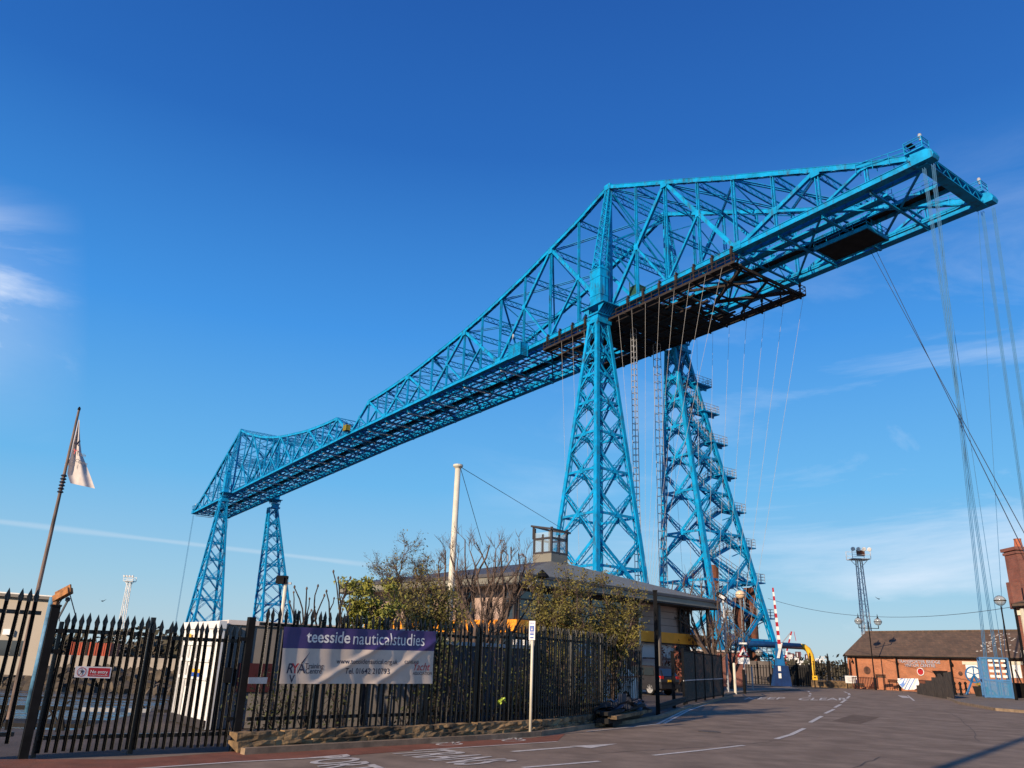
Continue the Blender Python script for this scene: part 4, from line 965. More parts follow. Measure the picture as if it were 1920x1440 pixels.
for a in mesh_pts: part('post', MB().box((a.x, a.y, 1.2), (.09, .09, 2.4)), BLACK, mf)
m = MB(); e = mesh_pts[-1]
for i in range(9): m.bar((e.x+.12*i, e.y+.5*i, .05), (e.x+.12*i, e.y+.5*i, 2.3), .04, .04)
for z in (.3, 1.1, 2.2): m.bar((e.x, e.y, z), (e.x+1, e.y+4, z), .05, .05)
part('end_return', m, BLACK, mf)
m = MB()
for (a, b_) in ((G(1236, 1340), G(1262, 1330)), (G(1262, 1330), G(1284, 1322))):
    for z in (.18, .3): m.bar((a.x, a.y, z), (b_.x, b_.y, z), .08, .1)
solo('gate_threshold', m, DARKM, 'dark timber kerb board across the gateway beside the parked car', 'board', G(1250, 1335))
# heap of old timber at the kerb
hp = thing('timber_heap', 'heap of dark weathered timber and torn sheeting at the foot of the spiked fence', 'heap', (3.4, 24.2, 0)); rnd = random.Random(4)
for i in range(16):
    f = rnd.random(); a = Vector((2.7+rnd.uniform(-.1, .3), 22.9+rnd.uniform(-.3, .5), .08+.09*(i % 4))); b_ = a+Vector((1.5+rnd.uniform(-.2, .5), 3.6+rnd.uniform(-.3, .6), rnd.uniform(-.05, .12)))
    part('plank', MB().bar(a, b_, rnd.uniform(.12, .25), rnd.uniform(.05, .13)), [DARKM, RUST, STONE][i % 3] if i % 3 else DARKM, hp)
m = MB()
for i in range(60):
    c = Vector((3.6+rnd.uniform(-.9, .9), 25+rnd.uniform(-1.8, 1.8), .42+rnd.uniform(-.05, .12))); c.x = 3.3+(c.y-24.2)*.4+rnd.uniform(-.2, .2)
    a = Vector((rnd.uniform(-1, 1), rnd.uniform(-1, 1), rnd.uniform(-.4, .4))).normalized()*.3; b_ = Vector((rnd.uniform(-1, 1), rnd.uniform(-1, 1), rnd.uniform(-.5, .5))).normalized()*.12; m.poly([c-a-b_, c+a-b_, c+a*.8+b_, c-a+b_])
part('torn_sheeting', m, mat('grey_sheeting', (.10, .10, .12), .45), hp)

# repairs, seams, a drain cover and litter on the road
TAR = mat('tar_seam', (.10, .075, .058), .8, 0, .3, 5); PATCH = mat('asphalt_patch', (.18, .13, .095), .95, 0, .14, 2, bump=.35, bscale=160, spec=.12)
m = MB(); rnd = random.Random(3)
for pts in ([(1770, 1332), (1800, 1348), (1822, 1368), (1837, 1390)], [(1120, 1413), (1200, 1408), (1290, 1402), (1400, 1396), (1460, 1388)], [(1370, 1374), (1400, 1371), (1440, 1374)], [(1600, 1440), (1650, 1420), (1690, 1425)]):
    g_ = [G(u, v) for u, v in pts]; q_ = []
    for a, b_ in zip(g_, g_[1:]):
        for k in range(6): p = a.lerp(b_, k/6); q_.append(p+Vector((rnd.gauss(0, .03), rnd.gauss(0, .03), 0)))
    strip_mesh(q_+[g_[-1]], .022, .0065, m)
struct('road_seams', m, TAR)
m = MB()
for cu in ([(1560, 1352), (1600, 1340), (1650, 1345), (1612, 1358)],): m.poly([(p.x, p.y, .0045) for p in (G(*c_) for c_ in cu)])
struct('road_patches', m, PATCH)
c = G(1330, 1372); solo('drain_cover', MB().lathe((c.x, c.y, 0), [(.3, 0), (.3, .009), (.27, .012), (.02, .012)], 20), TAR, 'round dark drain cover in the road right of the folded gate', 'drain cover', c)
# ================================================================ TREES AND PLANTS
def limb(mb, a, b, r0, r1, rnd, bend=.12, n=7, k=6):
    a, b = Vector(a), Vector(b); L = (b-a).length; pts = []; off = Vector((rnd.uniform(-1, 1), rnd.uniform(-1, 1), rnd.uniform(-.6, .3)))*bend*L
    w = Vector((0, 0, 0))
    for i in range(n+1):
        f = i/n; w = w*.6+Vector((rnd.gauss(0, 1), rnd.gauss(0, 1), rnd.gauss(0, .6)))*.015*L
        pts.append(a.lerp(b, f)+off*math.sin(math.pi*f)+(w if 0 < i < n else Vector((0, 0, 0))))
    mb.tube(pts, r0, k, r2=r1); return pts
def twigs(mb, pts, rnd, n, L, r, depth, tips, up=.5, ang=.9, k=4):
    for _ in range(n):
        i = rnd.randint(max(1, len(pts)//4), len(pts)-1); p = pts[i]; d = (pts[i]-pts[i-1]).normalized()
        v = (d+Vector((rnd.gauss(0, ang), rnd.gauss(0, ang), rnd.gauss(up, ang*.6)))).normalized(); l = L*rnd.uniform(.6, 1.15)
        q = limb(mb, p, p+v*l, r, r*.5, rnd, .12, 4, k); tips.append(q[-1])
        if depth > 0: twigs(mb, q, rnd, max(2, n-1), L*.6, r*.6, depth-1, tips, up, ang, k)
def leaves(mb, centres, rnd, per, rad, size):
    for c in centres:
        for _ in range(per):
            p = c+Vector((rnd.gauss(0, rad), rnd.gauss(0, rad), rnd.gauss(0, rad))); a = Vector((rnd.gauss(0, 1), rnd.gauss(0, 1), rnd.gauss(0, 1))).normalized()
            b_ = a.orthogonal().normalized(); b_.rotate(Matrix.Rotation(rnd.uniform(0, 6.3), 3, a)); s = size*rnd.choice((.55, .8, 1.0, 1.25, 1.7)); c2 = a.cross(b_)
            mb.poly([p-b_*s, p+c2*s*.45, p+b_*s, p-c2*s*.45])
def tree(name, label, cat, base, targets, trunk_r, seed, bark, tw=(4, .5, .012, 1), leaf=None, group=None, fork=.35, up=.5, ang=.8):
    rnd = random.Random(seed); base = Vector(base); t = thing(name, label, cat, base, 0, group); mb = MB(); tips = []
    cen = sum((Vector(q) for q in targets), Vector((0, 0, 0)))/len(targets); fk = base.lerp(cen, fork)
    tp = limb(mb, base, fk, trunk_r, trunk_r*.75, rnd, .06, 6, 9)
    for q in targets:
        st_ = tp[rnd.randint(3, 6)] if len(targets) > 3 else tp[-1]; r0 = trunk_r*rnd.uniform(.4, .6)
        ps = limb(mb, st_, q, r0, max(.008, r0*.3), rnd, .14, 9, 7); tips.append(ps[-1])
        twigs(mb, ps, rnd, tw[0], tw[1], tw[2], tw[3], tips, up, ang)
    part('trunk', mb, bark, t)
    if leaf:
        mt, per, rad, size = leaf[:4]; lm = MB(); cs = tips if len(leaf) < 5 else rnd.sample(tips, int(len(tips)*leaf[4])); leaves(lm, cs, rnd, per, rad, size); part('crown', lm, mt, t)
    return t
def gz(u, Y): p = P(u, 1300, Y); return Vector((p.x, Y, 0))
# bare pollard with knobbly upright shoots
Y = 25.5
tg = [P(u, v, Y+d) for u, v, d in ((812, 1095, .5), (822, 1060, .2), (835, 1032, 0), (845, 1042, .2), (882, 1035, -.2), (930, 1030, .3), (972, 1038, .1), (968, 1070, .3), (925, 1065, -.3), (850, 1075, -.4), (858, 1050, -.4), (872, 1012, .3), (893, 1018, 0), (905, 1040, .6), (918, 1022, -.3), (940, 1040, .2), (958, 1026, 0), (985, 1045, .2), (992, 1085, -.2), (1000, 1100, .3), (950, 1095, -.5), (865, 1090, .6), (975, 1120, 0))]
tree('bare_tree', 'leafless grey tree with many upright knobbly shoots beside the cream mast', 'tree', gz(878, Y), tg, .13, 11, BARK, (10, .55, .011, 1), None, 'leafless trees behind the spiked fence', fork=.42, up=.8, ang=.75)
# feathery bare hazel
Y = 27
tg = [P(u, v, Y) for u, v in ((715, 1075), (735, 1050), (758, 1040), (778, 1055), (800, 1068), (745, 1085), (770, 1090), (725, 1100), (800, 1100))]
tree('bare_tree', 'fine twiggy leafless tree rising above the yellow-green shrub', 'tree', gz(765, Y), tg, .1, 12, BARK, (9, .5, .010, 2), (LEAFO, 2, .08, .03, .25), 'leafless trees behind the spiked fence', fork=.7, up=.3, ang=1.0)
# few stout shoots with big buds
def bud_tree(base, targets, seed, label):
    rnd = random.Random(seed); t = thing('bare_shrub', label, 'shrub', base, 0); mb = MB(); bm_ = MB(); fk = base.lerp(targets[0], .5)
    limb(mb, base, fk, .07, .05, rnd)
    for q in targets:
        ps = limb(mb, fk, q, .032, .014, rnd, .2, 8, 6)
        for e in (ps[-1],): bm_.lathe(e, [(.010, -.02), (.026, .01), (.020, .04), (.004, .06)], 7)
        for _ in range(1):
            i = rnd.randint(3, 6); v = Vector((rnd.gauss(0, .6), rnd.gauss(0, .4), 1)).normalized(); l = rnd.uniform(.25, .55); qq = limb(mb, ps[i], ps[i]+v*l, .017, .011, rnd, .15, 4, 5); bm_.lathe(qq[-1], [(.008, -.02), (.022, .01), (.018, .03), (.003, .05)], 7)
    part('stems', mb, BARKD, t); part('buds', bm_, BARK, t)
Y = 18.5
bud_tree(gz(580, Y), [P(u, v, Y) for u, v in ((552, 1102), (543, 1130), (575, 1105), (608, 1118), (562, 1150))], 5, 'leafless shrub with fat buds on stout shoots above the banner, nearer the lamp post')
Y = 18.9
bud_tree(gz(640, Y), [P(u, v, Y) for u, v in ((625, 1073), (634, 1085), (657, 1085), (596, 1100), (612, 1110), (648, 1160))], 9, 'tallest fat-budded leafless shrub above the banner, left of the yellow-green shrub')
# yellow-green shrub
Y = 19.5
tg = [P(u, v, Y+d) for u, v, d in ((640, 1118, 0), (655, 1108, .3), (680, 1105, 0), (665, 1130, -.3), (700, 1110, .2), (692, 1135, -.3), (720, 1122, 0), (735, 1140, .3), (690, 1160, 0), (715, 1155, .2), (660, 1150, 0), (740, 1115, 0))]
tree('shrub', 'yellow-green leafy shrub above the middle of the banner', 'shrub', gz(690, Y), tg, .07, 21, BARKD, (7, .26, .007, 2), (LEAFY, 4, .055, .036, .7), 'leafy shrubs behind the spiked fence', fork=.6)
Y = 21.5
tg = [P(u, v, Y+d) for u, v, d in ((745, 1120, 0), (770, 1105, .3), (790, 1118, 0), (810, 1085, .2), (825, 1100, 0), (835, 1120, .4), (800, 1140, -.3), (830, 1150, 0), (765, 1145, 0), (855, 1135, .2), (850, 1165, 0), (790, 1165, 0))]
tree('shrub', 'dull olive leafy shrub between the yellow-green shrub and the cream mast', 'shrub', gz(800, Y), tg, .08, 22, BARKD, (7, .32, .008, 2), (LEAFO, 3, .07, .032, .65), 'leafy shrubs behind the spiked fence', fork=.55)
# big shrub in front of the building
Y = 25
tg = [P(u, v, Y+d) for u, v, d in ((1000, 1110, 0), (1015, 1085, .3), (1040, 1078, 0), (1060, 1090, .3), (1082, 1100, -.2), (1020, 1130, 0), (1050, 1125, .3), (1085, 1130, 0), (1010, 1160, .2), (1045, 1165, -.4), (1085, 1165, 0), (1112, 1110, .2), (1030, 1185, 0), (1070, 1190, 0))]
tree('shrub', 'tall olive-green shrub hiding the corner of the grey building', 'shrub', gz(1045, Y), tg, .07, 23, BARK, (8, .42, .008, 2), (LEAFO, 3, .09, .034, .72), 'leafy shrubs in front of the grey building', fork=.45)
tg = [P(u, v, Y+1+d) for u, v, d in ((1105, 1125, 0), (1130, 1105, .3), (1150, 1115, 0), (1170, 1130, .3), (1190, 1128, -.2), (1120, 1150, 0), (1150, 1150, .3), (1175, 1160, 0), (1195, 1165, .2), (1130, 1180, -.4), (1165, 1185, 0), (1100, 1175, .2))]
tree('shrub', 'lower olive-green shrub above the folded gate leaves', 'shrub', gz(1150, Y+1), tg, .07, 24, BARK, (8, .40, .008, 2), (LEAFO, 3, .09, .034, .72), 'leafy shrubs in front of the grey building', fork=.5)
# hedge-like dark growth behind the fence and ivy over the van
rnd = random.Random(31)
def thicket(name, label, A, B, h0, h1, n, mt, size, seed, depth=.5, z0=.1):
    rnd = random.Random(seed); A = Vector(A); B = Vector(B); t = thing(name, label, 'hedge', A.lerp(B, .5)); mb = MB(); lm = MB(); d = (B-A).normalized(); nn = Vector((-d.y, d.x, 0))
    for i in range(n):
        f = rnd.random(); b_ = A.lerp(B, f)+nn*rnd.uniform(0, depth); tp_ = b_+Vector((rnd.gauss(0, .25), rnd.gauss(0, .25), rnd.uniform(h0, h1)))
        ps = limb(mb, Vector((b_.x, b_.y, 0)), tp_, .014, .006, rnd, .15, 6, 4); tips = []; twigs(mb, ps, rnd, 4, .3, .006, 0, tips, .4, .8, 3); leaves(lm, tips+ps[2:], rnd, 4, .07, size)
    part('stems', mb, BARKD, t); part('foliage', lm, mt, t); return t
thicket('hedge', 'dark leafy growth pressed against the back of the long spiked fence right of the banner', (-1.9, 17.9, 0), (-.2, 19.8, 0), .9, 1.9, 46, LEAFD, .035, 41)
thicket('hedge', 'dark leafy growth behind the spiked fence and the blue and white sign', (-.2, 19.9, 0), (1.2, 21.6, 0), 1.0, 1.9, 40, LEAFD, .035, 42)
thicket('hedge', 'dark ivy climbing behind the spiked fence in front of the white van', (1.2, 21.8, 0), (3.0, 25, 0), 1.0, 2.2, 26, LEAFD, .035, 43)
thicket('hedge', 'dark bushy growth behind the folded gate leaves', (3.2, 25.4, 0), (5.0, 31.6, 0), 1.2, 2.5, 70, LEAFD, .04, 44, 1.2)
thicket('hedge', 'scrubby growth low behind the banner and the kiosk corner', (-5.2, 17, 0), (-3.0, 17.9, 0), .5, 1.3, 30, LEAFD, .03, 45)
lm = MB(); rnd = random.Random(6); c = onpl(938, 1316, F0, F1, .1); leaves(lm, [c, c+Vector((.05, 0, .03))], rnd, 12, .035, .035); solo('fresh_sprig', lm, mat('fresh_leaf', (.42, .55, .05), .6), 'bright fresh green sprig poking through the spiked fence left of the sign pole', 'plant', c)
# the tree at the far end of the building and its brown scrub
Y = 58
tg = [P(u, v, Y) for u, v in ((1262, 1090), (1285, 1080), (1300, 1075), (1318, 1082), (1335, 1090), (1345, 1120), (1250, 1120), (1228, 1135), (1285, 1130), (1310, 1140), (1365, 1150), (1330, 1170), (1375, 1195))]
tree('bare_tree', 'leafless spreading tree at the far end of the grey building, before the right tower', 'tree', gz(1352, Y), tg, .2, 51, BARK, (7, 1.2, .022, 1), None, 'leafless trees beside the far end of the building', fork=.25, up=.6, ang=.7)
Y = 66
tg = [P(u, v, Y) for u, v in ((1345, 1105), (1360, 1120), (1375, 1140), (1398, 1160), (1385, 1180), (1405, 1205), (1340, 1150))]
tree('bare_tree', 'thin leafless tree entangled with ivy behind the mesh fence', 'tree', gz(1372, Y), tg, .16, 52, BARK, (7, 1.3, .02, 1), (LEAFB, 2, .3, .06, .4), 'leafless trees beside the far end of the building', fork=.3)
thicket('hedge', 'brown ivy and scrub round the foot of the bare tree behind the mesh fence', (13.8, 56.5, 0), (17.5, 68, 0), 1.8, 3.6, 60, LEAFB, .09, 53, 2.0)
thicket('hedge', 'russet bush over the stone wall behind the wire mesh fence', (11.6, 55, 0), (13.6, 59, 0), 2.0, 3.0, 26, mat('russet_leaf', (.16, .045, .025), .8), .09, 54, 1.0)
# ================================================================ THE GREY BUILDING
bc0 = Vector((.6, 39, 0)); be1 = Vector((.707, .707, 0)); be2 = Vector((-.707, .707, 0))
BS = 1.18; bld = thing('yacht_building', 'modern grey-brown building with orange band, shallow roof and glass lantern', 'building', (bc0.x*BS, bc0.y*BS, 1.6-1.6*BS), R(45)); bld.scale = (BS, BS, BS)
# its frame: +x along the right-hand face, +y along the left-hand face
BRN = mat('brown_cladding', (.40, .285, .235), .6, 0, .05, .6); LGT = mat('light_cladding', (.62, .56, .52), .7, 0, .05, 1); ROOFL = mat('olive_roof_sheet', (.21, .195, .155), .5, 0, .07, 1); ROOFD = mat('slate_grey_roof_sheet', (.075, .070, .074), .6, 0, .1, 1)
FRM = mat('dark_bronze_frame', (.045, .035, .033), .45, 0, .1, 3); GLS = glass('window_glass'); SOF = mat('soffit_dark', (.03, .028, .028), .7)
L1, L2 = 15.0, 12.0
m = MB(); m.box((L1/2, L2/2, 1.45), (L1-.3, L2-.3, 2.9)); part('lower_wall', m, LGT, bld, **BL)
m = MB(); m.box((L1/2-.1, L2/2, 4.2), (L1-.2, L2-.16, 1.5)); part('upper_wall', m, BRN, bld, **BL)
m = MB(); m.box((L1/2+.8, L2/2-.05, 3.17), (L1+1.9, L2+.25, .58)); part('orange_band', m, ORANGE, bld, **BL)
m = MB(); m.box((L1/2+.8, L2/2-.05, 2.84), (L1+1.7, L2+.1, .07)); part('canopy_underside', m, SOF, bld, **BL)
for z in (2.9+.58+.38, 2.9+.58+.78, 2.9+.58+1.15): part('cladding_joint', MB().box((L1/2, L2/2, z), (L1-.12, L2-.10, .018)), FRM, bld, **BL)
def window(x0, x1, z0, z1, face, nm=2, pr=.06):
    d = .02
    fr = MB(); gl = MB()
    def b(a0, a1, c0, c1, t, mm, o=0):
        if face == 0: mm.box(((a0+a1)/2, -t/2-o, (c0+c1)/2), (a1-a0, t, c1-c0))
        else: mm.box((-t/2-o, (a0+a1)/2, (c0+c1)/2), (t, a1-a0, c1-c0))
    b(x0, x1, z0, z1, .05, gl)
    for i in range(nm+1): x = x0+(x1-x0)*i/nm; b(x-.05, x+.05, z0, z1, pr, fr, .05)
    for z in (z0, (z0*.35+z1*.65), z1): b(x0, x1, z-.04, z+.04, pr, fr, .051)
    w = part('window', gl, GLS, bld, **BL); part('window_frame', fr, FRM, w, **BL)
window(.1, 9.6, .4, 2.85, 0, 7); window(.1, 9.7, 3.5, 4.93, 0, 7); window(14.0, 15.0, 3.5, 4.93, 0, 2); window(.1, .75, 3.5, 4.93, 1, 1); window(3.0, 3.7, 3.5, 4.93, 1, 1); window(6.2, 8.2, 3.5, 4.93, 1, 2); window(.1, 11.5, .4, 2.8, 1, 8)
for x in (2.8, 9.75): part('white_mullion', MB().box((x, -.14, 2.7), (.16, .1, 4.5)), CREAM, bld, **BL)
part('entrance_shade_panel', MB().box((14.3, -.04, 1.4), (1.4, .06, 2.7)), SOF, bld, **BL)  # flat dark panel, painted shade in place of a recessed entrance
part('noticeboard_shelf', MB().box((12.6, -.22, 2.0), (5.0, .25, .08)), FRM, bld, **BL)
for (x, y) in ((11.0, -.6), (-.55, 3.5), (-.55, 9.0), (16.3, -.6), (.0-.55, 6.2)): part('downpipe_post', MB().lathe((x, y, 0), [(.13, 0), (.13, 5.0)], 10), FRM, bld, **BL)
o_ = 1.25; E0 = [(-o_, -o_), (L1+o_+.3, -o_), (L1+o_+.3, L2+o_), (-o_, L2+o_)]
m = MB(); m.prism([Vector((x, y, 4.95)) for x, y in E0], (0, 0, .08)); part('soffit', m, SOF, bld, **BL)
m = MB()
for (a, b_) in zip(E0, E0[1:]+E0[:1]): m.bar((*a, 5.18), (*b_, 5.18), .08, .30)
part('fascia', m, ROOFL, bld, **BL)
m = MB()
for (a, b_) in zip(E0, E0[1:]+E0[:1]): m.bar((*a, 5.40), (*b_, 5.40), .22, .13)
part('gutter', m, ROOFD, bld, **BL)
cx, cy = 7.9, 4.95; ap = Vector((cx, cy, 7.35)); lw_ = .74
E1 = [Vector((x*1.0, y*1.0, 5.45)) for x, y in E0]; tp4 = [Vector((cx+a*lw_, cy+b_*lw_, 7.15)) for a, b_ in ((-1, -1), (1, -1), (1, 1), (-1, 1))]
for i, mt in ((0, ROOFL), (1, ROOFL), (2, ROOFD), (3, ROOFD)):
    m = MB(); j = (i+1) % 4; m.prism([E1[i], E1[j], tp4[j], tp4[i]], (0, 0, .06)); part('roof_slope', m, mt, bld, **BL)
m = MB(); m.box((cx, cy, 7.35), (2*lw_, 2*lw_, .75)); lb_ = part('lantern_base', m, ROOFL, bld, **BL)
m = MB(); zt_ = 8.95
for a in (-1, 1):
    for b_ in (-1, 1): m.box((cx+a*(lw_-.05), cy+b_*(lw_-.05), (7.7+zt_)/2+.15), (.12, .12, zt_-7.7+.3))
for z in (7.75, 8.6): 
    for s in (-1, 1): m.box((cx, cy+s*(lw_-.05), z), (2*lw_, .11, .11)); m.box((cx+s*(lw_-.05), cy, z), (.11, 2*lw_, .11))
for s in (-1, 1): m.box((cx, cy+s*(lw_-.05), 8.25), (.1, .1, 1.2)); m.box((cx+s*(lw_-.05), cy, 8.25), (.1, .1, 1.2))
rf = [Vector((cx-lw_-.1, cy-lw_-.1, 9.1)), Vector((cx+lw_+.1, cy-lw_-.1, 9.05)), Vector((cx+lw_+.1, cy+lw_+.1, 9.35)), Vector((cx-lw_-.1, cy+lw_+.1, 9.4))]
for a, b_ in zip(rf, rf[1:]+rf[:1]): m.bar(a, b_, .12, .1)
m.bar((cx-lw_, cy+lw_, 8.6), (cx-lw_, cy+lw_, 9.4), .1, .1); m.bar((cx+lw_, cy+lw_, 8.6), (cx+lw_, cy+lw_, 9.35), .1, .1)
part('lantern_frame', m, FRM, bld, **BL)
LG = bpy.data.materials.new('clear_glass'); LG.use_nodes = True; b_ = LG.node_tree.nodes['Principled BSDF']; b_.inputs['Base Color'].default_value = (.5, .6, .65, 1); b_.inputs['Alpha'].default_value = .22; b_.inputs['Roughness'].default_value = .03
m = MB()
for s in (-1, 1): m.box((cx, cy+s*(lw_-.05), 8.2), (2*lw_-.2, .02, .8)); m.box((cx+s*(lw_-.05), cy, 8.2), (.02, 2*lw_-.2, .8)); m.box((cx, cy+s*(lw_-.05), 8.82), (2*lw_-.2, .02, .3)); m.box((cx+s*(lw_-.05), cy, 8.82), (.02, 2*lw_-.2, .3))
part('lantern_glazing', m, LG, bld, **BL)
m = MB()
for f in (1.6, 3.1): m.tube([(cx-lw_-f, cy-.2, 6.9), (cx-lw_-f, cy-.2, 7.25), (cx-lw_-f-.3, cy-.2, 7.45), (cx-lw_-f-.6, cy-.2, 7.3)], .05, 7)
part('roof_vent_pipe', m, GALV, bld, **BL)
# lamp on a thin pole before the corner (black cone head, solar panel)
Y = 33; lp_ = thing('lamp_post', 'thin black lamp post with pointed cap and tilted panel before the building corner', 'lamp post', gz(1012, Y)); b0 = gz(1012, Y); t0 = P(1014, 1082, Y)
part('pole', MB().tube([b0, (b0.x, b0.y, t0.z)], .045, 8), BLACK, lp_); part('cap', MB().lathe((b0.x, b0.y, t0.z), [(.1, -.05), (.3, 0), (.26, .08), (.02, .3)], 12), BLACK, lp_)
part('panel', MB().box((b0.x-.42, b0.y, t0.z-.3), (.5, .4, .04), Matrix.Rotation(-.7, 3, 'Y')), GALV, lp_)
# ================================================================ VEHICLES
def car(name, label, loc, rz, paint, scale=1.0):
    c = thing(name, label, 'car', loc, rz)                # frame: +x forward, origin on the ground at the middle
    side = [(-2.2, .45), (-2.25, .75), (-2.2, 1.0), (-1.95, 1.45), (-1.6, 1.60), (-.2, 1.64), (.35, 1.5), (1.05, 1.03), (2.0, .88), (2.25, .62), (2.2, .35), (1.9, .25), (-1.95, .25)]
    n = len(side); m = MB(); secs = []
    for k, (y, sx, dz) in enumerate(((-.90, .975, 0), (-.80, 1, 0), (.80, 1, 0), (.90, .975, 0))):
        ring_ = []
        for x, z in side:
            yy = y
            if z > 1.02: yy = y*(1-(z-1.02)*.42)
            ring_.append(len(m.v)); m.v.append((x*sx, yy, z))
        secs.append(ring_)
    for a, b_ in zip(secs, secs[1:]):
        for i in range(n): j = (i+1) % n; m.f.append((a[i], b_[i], b_[j], a[j]))
    m.f.append(tuple(secs[0])); m.f.append(tuple(reversed(secs[-1]))); bo = part('body', m, paint, c, **BL)
    bo.modifiers.new('bevel', 'BEVEL').width = .05
    for sy in (-1, 1):
        g = MB(); 
        def sp(x, z): return Vector((x, sy*(.905*(1-(max(z, 1.02)-1.02)*.42)+.005), z))
        for poly in ([(-1.75, 1.08), (-.95, 1.08), (-.95, 1.5), (-1.55, 1.5)], [(-.88, 1.08), (-.02, 1.08), (-.02, 1.52), (-.88, 1.52)], [(.06, 1.08), (.8, 1.08), (.36, 1.38), (.06, 1.5)]):
            pp = [sp(x, z) for x, z in poly]; g.poly(pp if sy < 0 else pp[::-1])
        part('side_window', g, GLS, c, **BL)
        for x in (-1.42, 1.35):
            w = MB(); w.lathe((x, sy*.80, .33), [(.2, -.09), (.33, -.09), (.34, -.06), (.34, .06), (.33, .09), (.2, .09)], 20, (0, sy, 0)); wh = part('wheel', w, BLACK, c, **BL)
            r_ = MB(); r_.lathe((x, sy*.885, .33), [(.05, 0), (.07, .02), (.02, .025)], 12, (0, sy, 0))
            for q in range(8):
                a = q*math.pi/4; r_.bar((x, sy*.895, .33), (x+.22*math.cos(a), sy*.895, .33+.22*math.sin(a)), .05, .02, (0, 1, 0))
            r_.lathe((x, sy*.88, .33), [(.2, 0), (.235, 0), (.235, .02), (.2, .02)], 20, (0, sy, 0)); part('rim', r_, GALV, wh, **BL)
        part('tail_lamp', MB().box((-2.17, sy*.72, .98), (.12, .28, .16)), MATS.get('lamp_red') or mat('lamp_red', (.5, .03, .03), .3), c, **BL)
        part('door_mirror', MB().box((.75, sy*1.0, 1.08), (.12, .18, .13)), paint, c, **BL)
    g = MB(); g.poly([(-2.215, .62, 1.06), (-2.215, -.62, 1.06), (-1.98, -.52, 1.45), (-1.98, .52, 1.45)]); part('rear_window', g, GLS, c, **BL)
    g = MB(); g.poly([(1.02, -.68, 1.08), (1.02, .68, 1.08), (.42, .55, 1.48), (.42, -.55, 1.48)]); part('windscreen', g, GLS, c, **BL)
    part('number_plate', MB().box((-2.27, 0, .8), (.02, .5, .11)), YEL, c, **BL); part('bumper', MB().box((-2.2, 0, .48), (.16, 1.7, .22)), paint, c, **BL)
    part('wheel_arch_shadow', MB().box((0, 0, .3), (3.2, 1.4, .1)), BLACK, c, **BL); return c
cp = G(1238, 1303); car('parked_car', 'dark grey estate car with silver wheels parked nose-in behind the gateway', (cp.x-.9, cp.y+1.3, 0), R(130), mat('dark_car_paint', (.03, .03, .035), .25, 0, .05, 3))
vn_ = thing('white_van', 'white van parked behind the ivy-covered spiked fence', 'van', (2.7, 29.5, 0), R(52)); m = MB()
m.prism([(-2.6, -.95, .4), (-2.6, -.95, 2.3), (1.3, -.95, 2.3), (1.9, -.95, 1.45), (2.6, -.95, 1.15), (2.6, -.95, .4)], (0, 1.9, 0)); part('body', m, WHITE, vn_, **BL)
for x in (-1.7, 1.7):
    for s in (-1, 1): part('wheel', MB().lathe((x, s*.86, .36), [(.2, -.1), (.36, -.1), (.36, .1), (.2, .1)], 18, (0, s, 0)), BLACK, vn_, **BL)
for s in (-1, 1): part('tail_lamp', MB().box((-2.62, s*.82, 1.25), (.06, .16, .45)), MATS['lamp_red'], vn_, **BL)
part('windscreen', MB().poly([(1.33, -.85, 2.2), (1.92, -.85, 1.5), (1.92, .85, 1.5), (1.33, .85, 2.2)]), GLS, vn_, **BL)
part('side_window', MB().poly([(.5, -.96, 1.5), (1.75, -.96, 1.5), (1.3, -.96, 2.05), (.5, -.96, 2.05)]), GLS, vn_, **BL)
# ================================================================ YARD: kiosk, cabin, container
k0 = P(394, 1300, 18.2); kc = Vector((k0.x, k0.y, 0)); kh = P(412, 1164, 18.2).z
a = Vector((P(327, 1300, 20.3).x, 20.3, 0)); 
FRM = mat('dark_bronze_frame', (.045, .035, .033), .45, 0, .1, 3) if 'FRM' not in globals() else FRM
kio = thing('white_kiosk', 'white-fronted portable kiosk with a blue and yellow notice behind the gate', 'kiosk', kc)
ke = (a-kc).normalized(); kn = Vector((-ke.y, ke.x, 0)); wK = (a-kc).length
if kn.y < 0: kn = -kn
part('body', MB().prism([kc, a, a+kn*.12, kc+kn*.12], (0, 0, kh-.16)), WHITE, kio)  # only a thin slab, so the grey cabin shows as its shaded side
part('roof_slab', MB().prism([kc-ke*.05-kn*.04+Vector((0, 0, kh-.16)), a+ke*.05-kn*.04+Vector((0, 0, kh-.16)), a+ke*.05+kn*.125+Vector((0, 0, kh-.16)), kc-ke*.05+kn*.125+Vector((0, 0, kh-.16))], (0, 0, .16)), WHITE, kio)
for f in (.06, .3, .52, .74, .94): part('door_rib', MB().bar(kc.lerp(a, f)-kn*.02+Vector((0, 0, .1)), kc.lerp(a, f)-kn*.02+Vector((0, 0, kh-.4)), .035, .03), GALV, kio)
part('lock_handle', MB().bar(kc.lerp(a, .6)-kn*.06+Vector((0, 0, .8)), kc.lerp(a, .6)-kn*.06+Vector((0, 0, 1.25)), .03, .03), FRM, kio)
part('base_plinth', MB().bar(kc-kn*.04+Vector((0, 0, .1)), a-kn*.04+Vector((0, 0, .1)), .05, .16), FRM, kio)
for z in (kh*.78, kh*.62, kh*.45): part('hinge_bar', MB().bar(kc.lerp(a, .12)-kn*.035+Vector((0, 0, z)), kc.lerp(a, .9)-kn*.035+Vector((0, 0, z)), .03, .07), WHITE, kio)
def kq(x0, x1, z0, z1): return [kc.lerp(a, x)-kn*.055+Vector((0, 0, z)) for x, z in ((x0, z0), (x1, z0), (x1, z1), (x0, z1))]
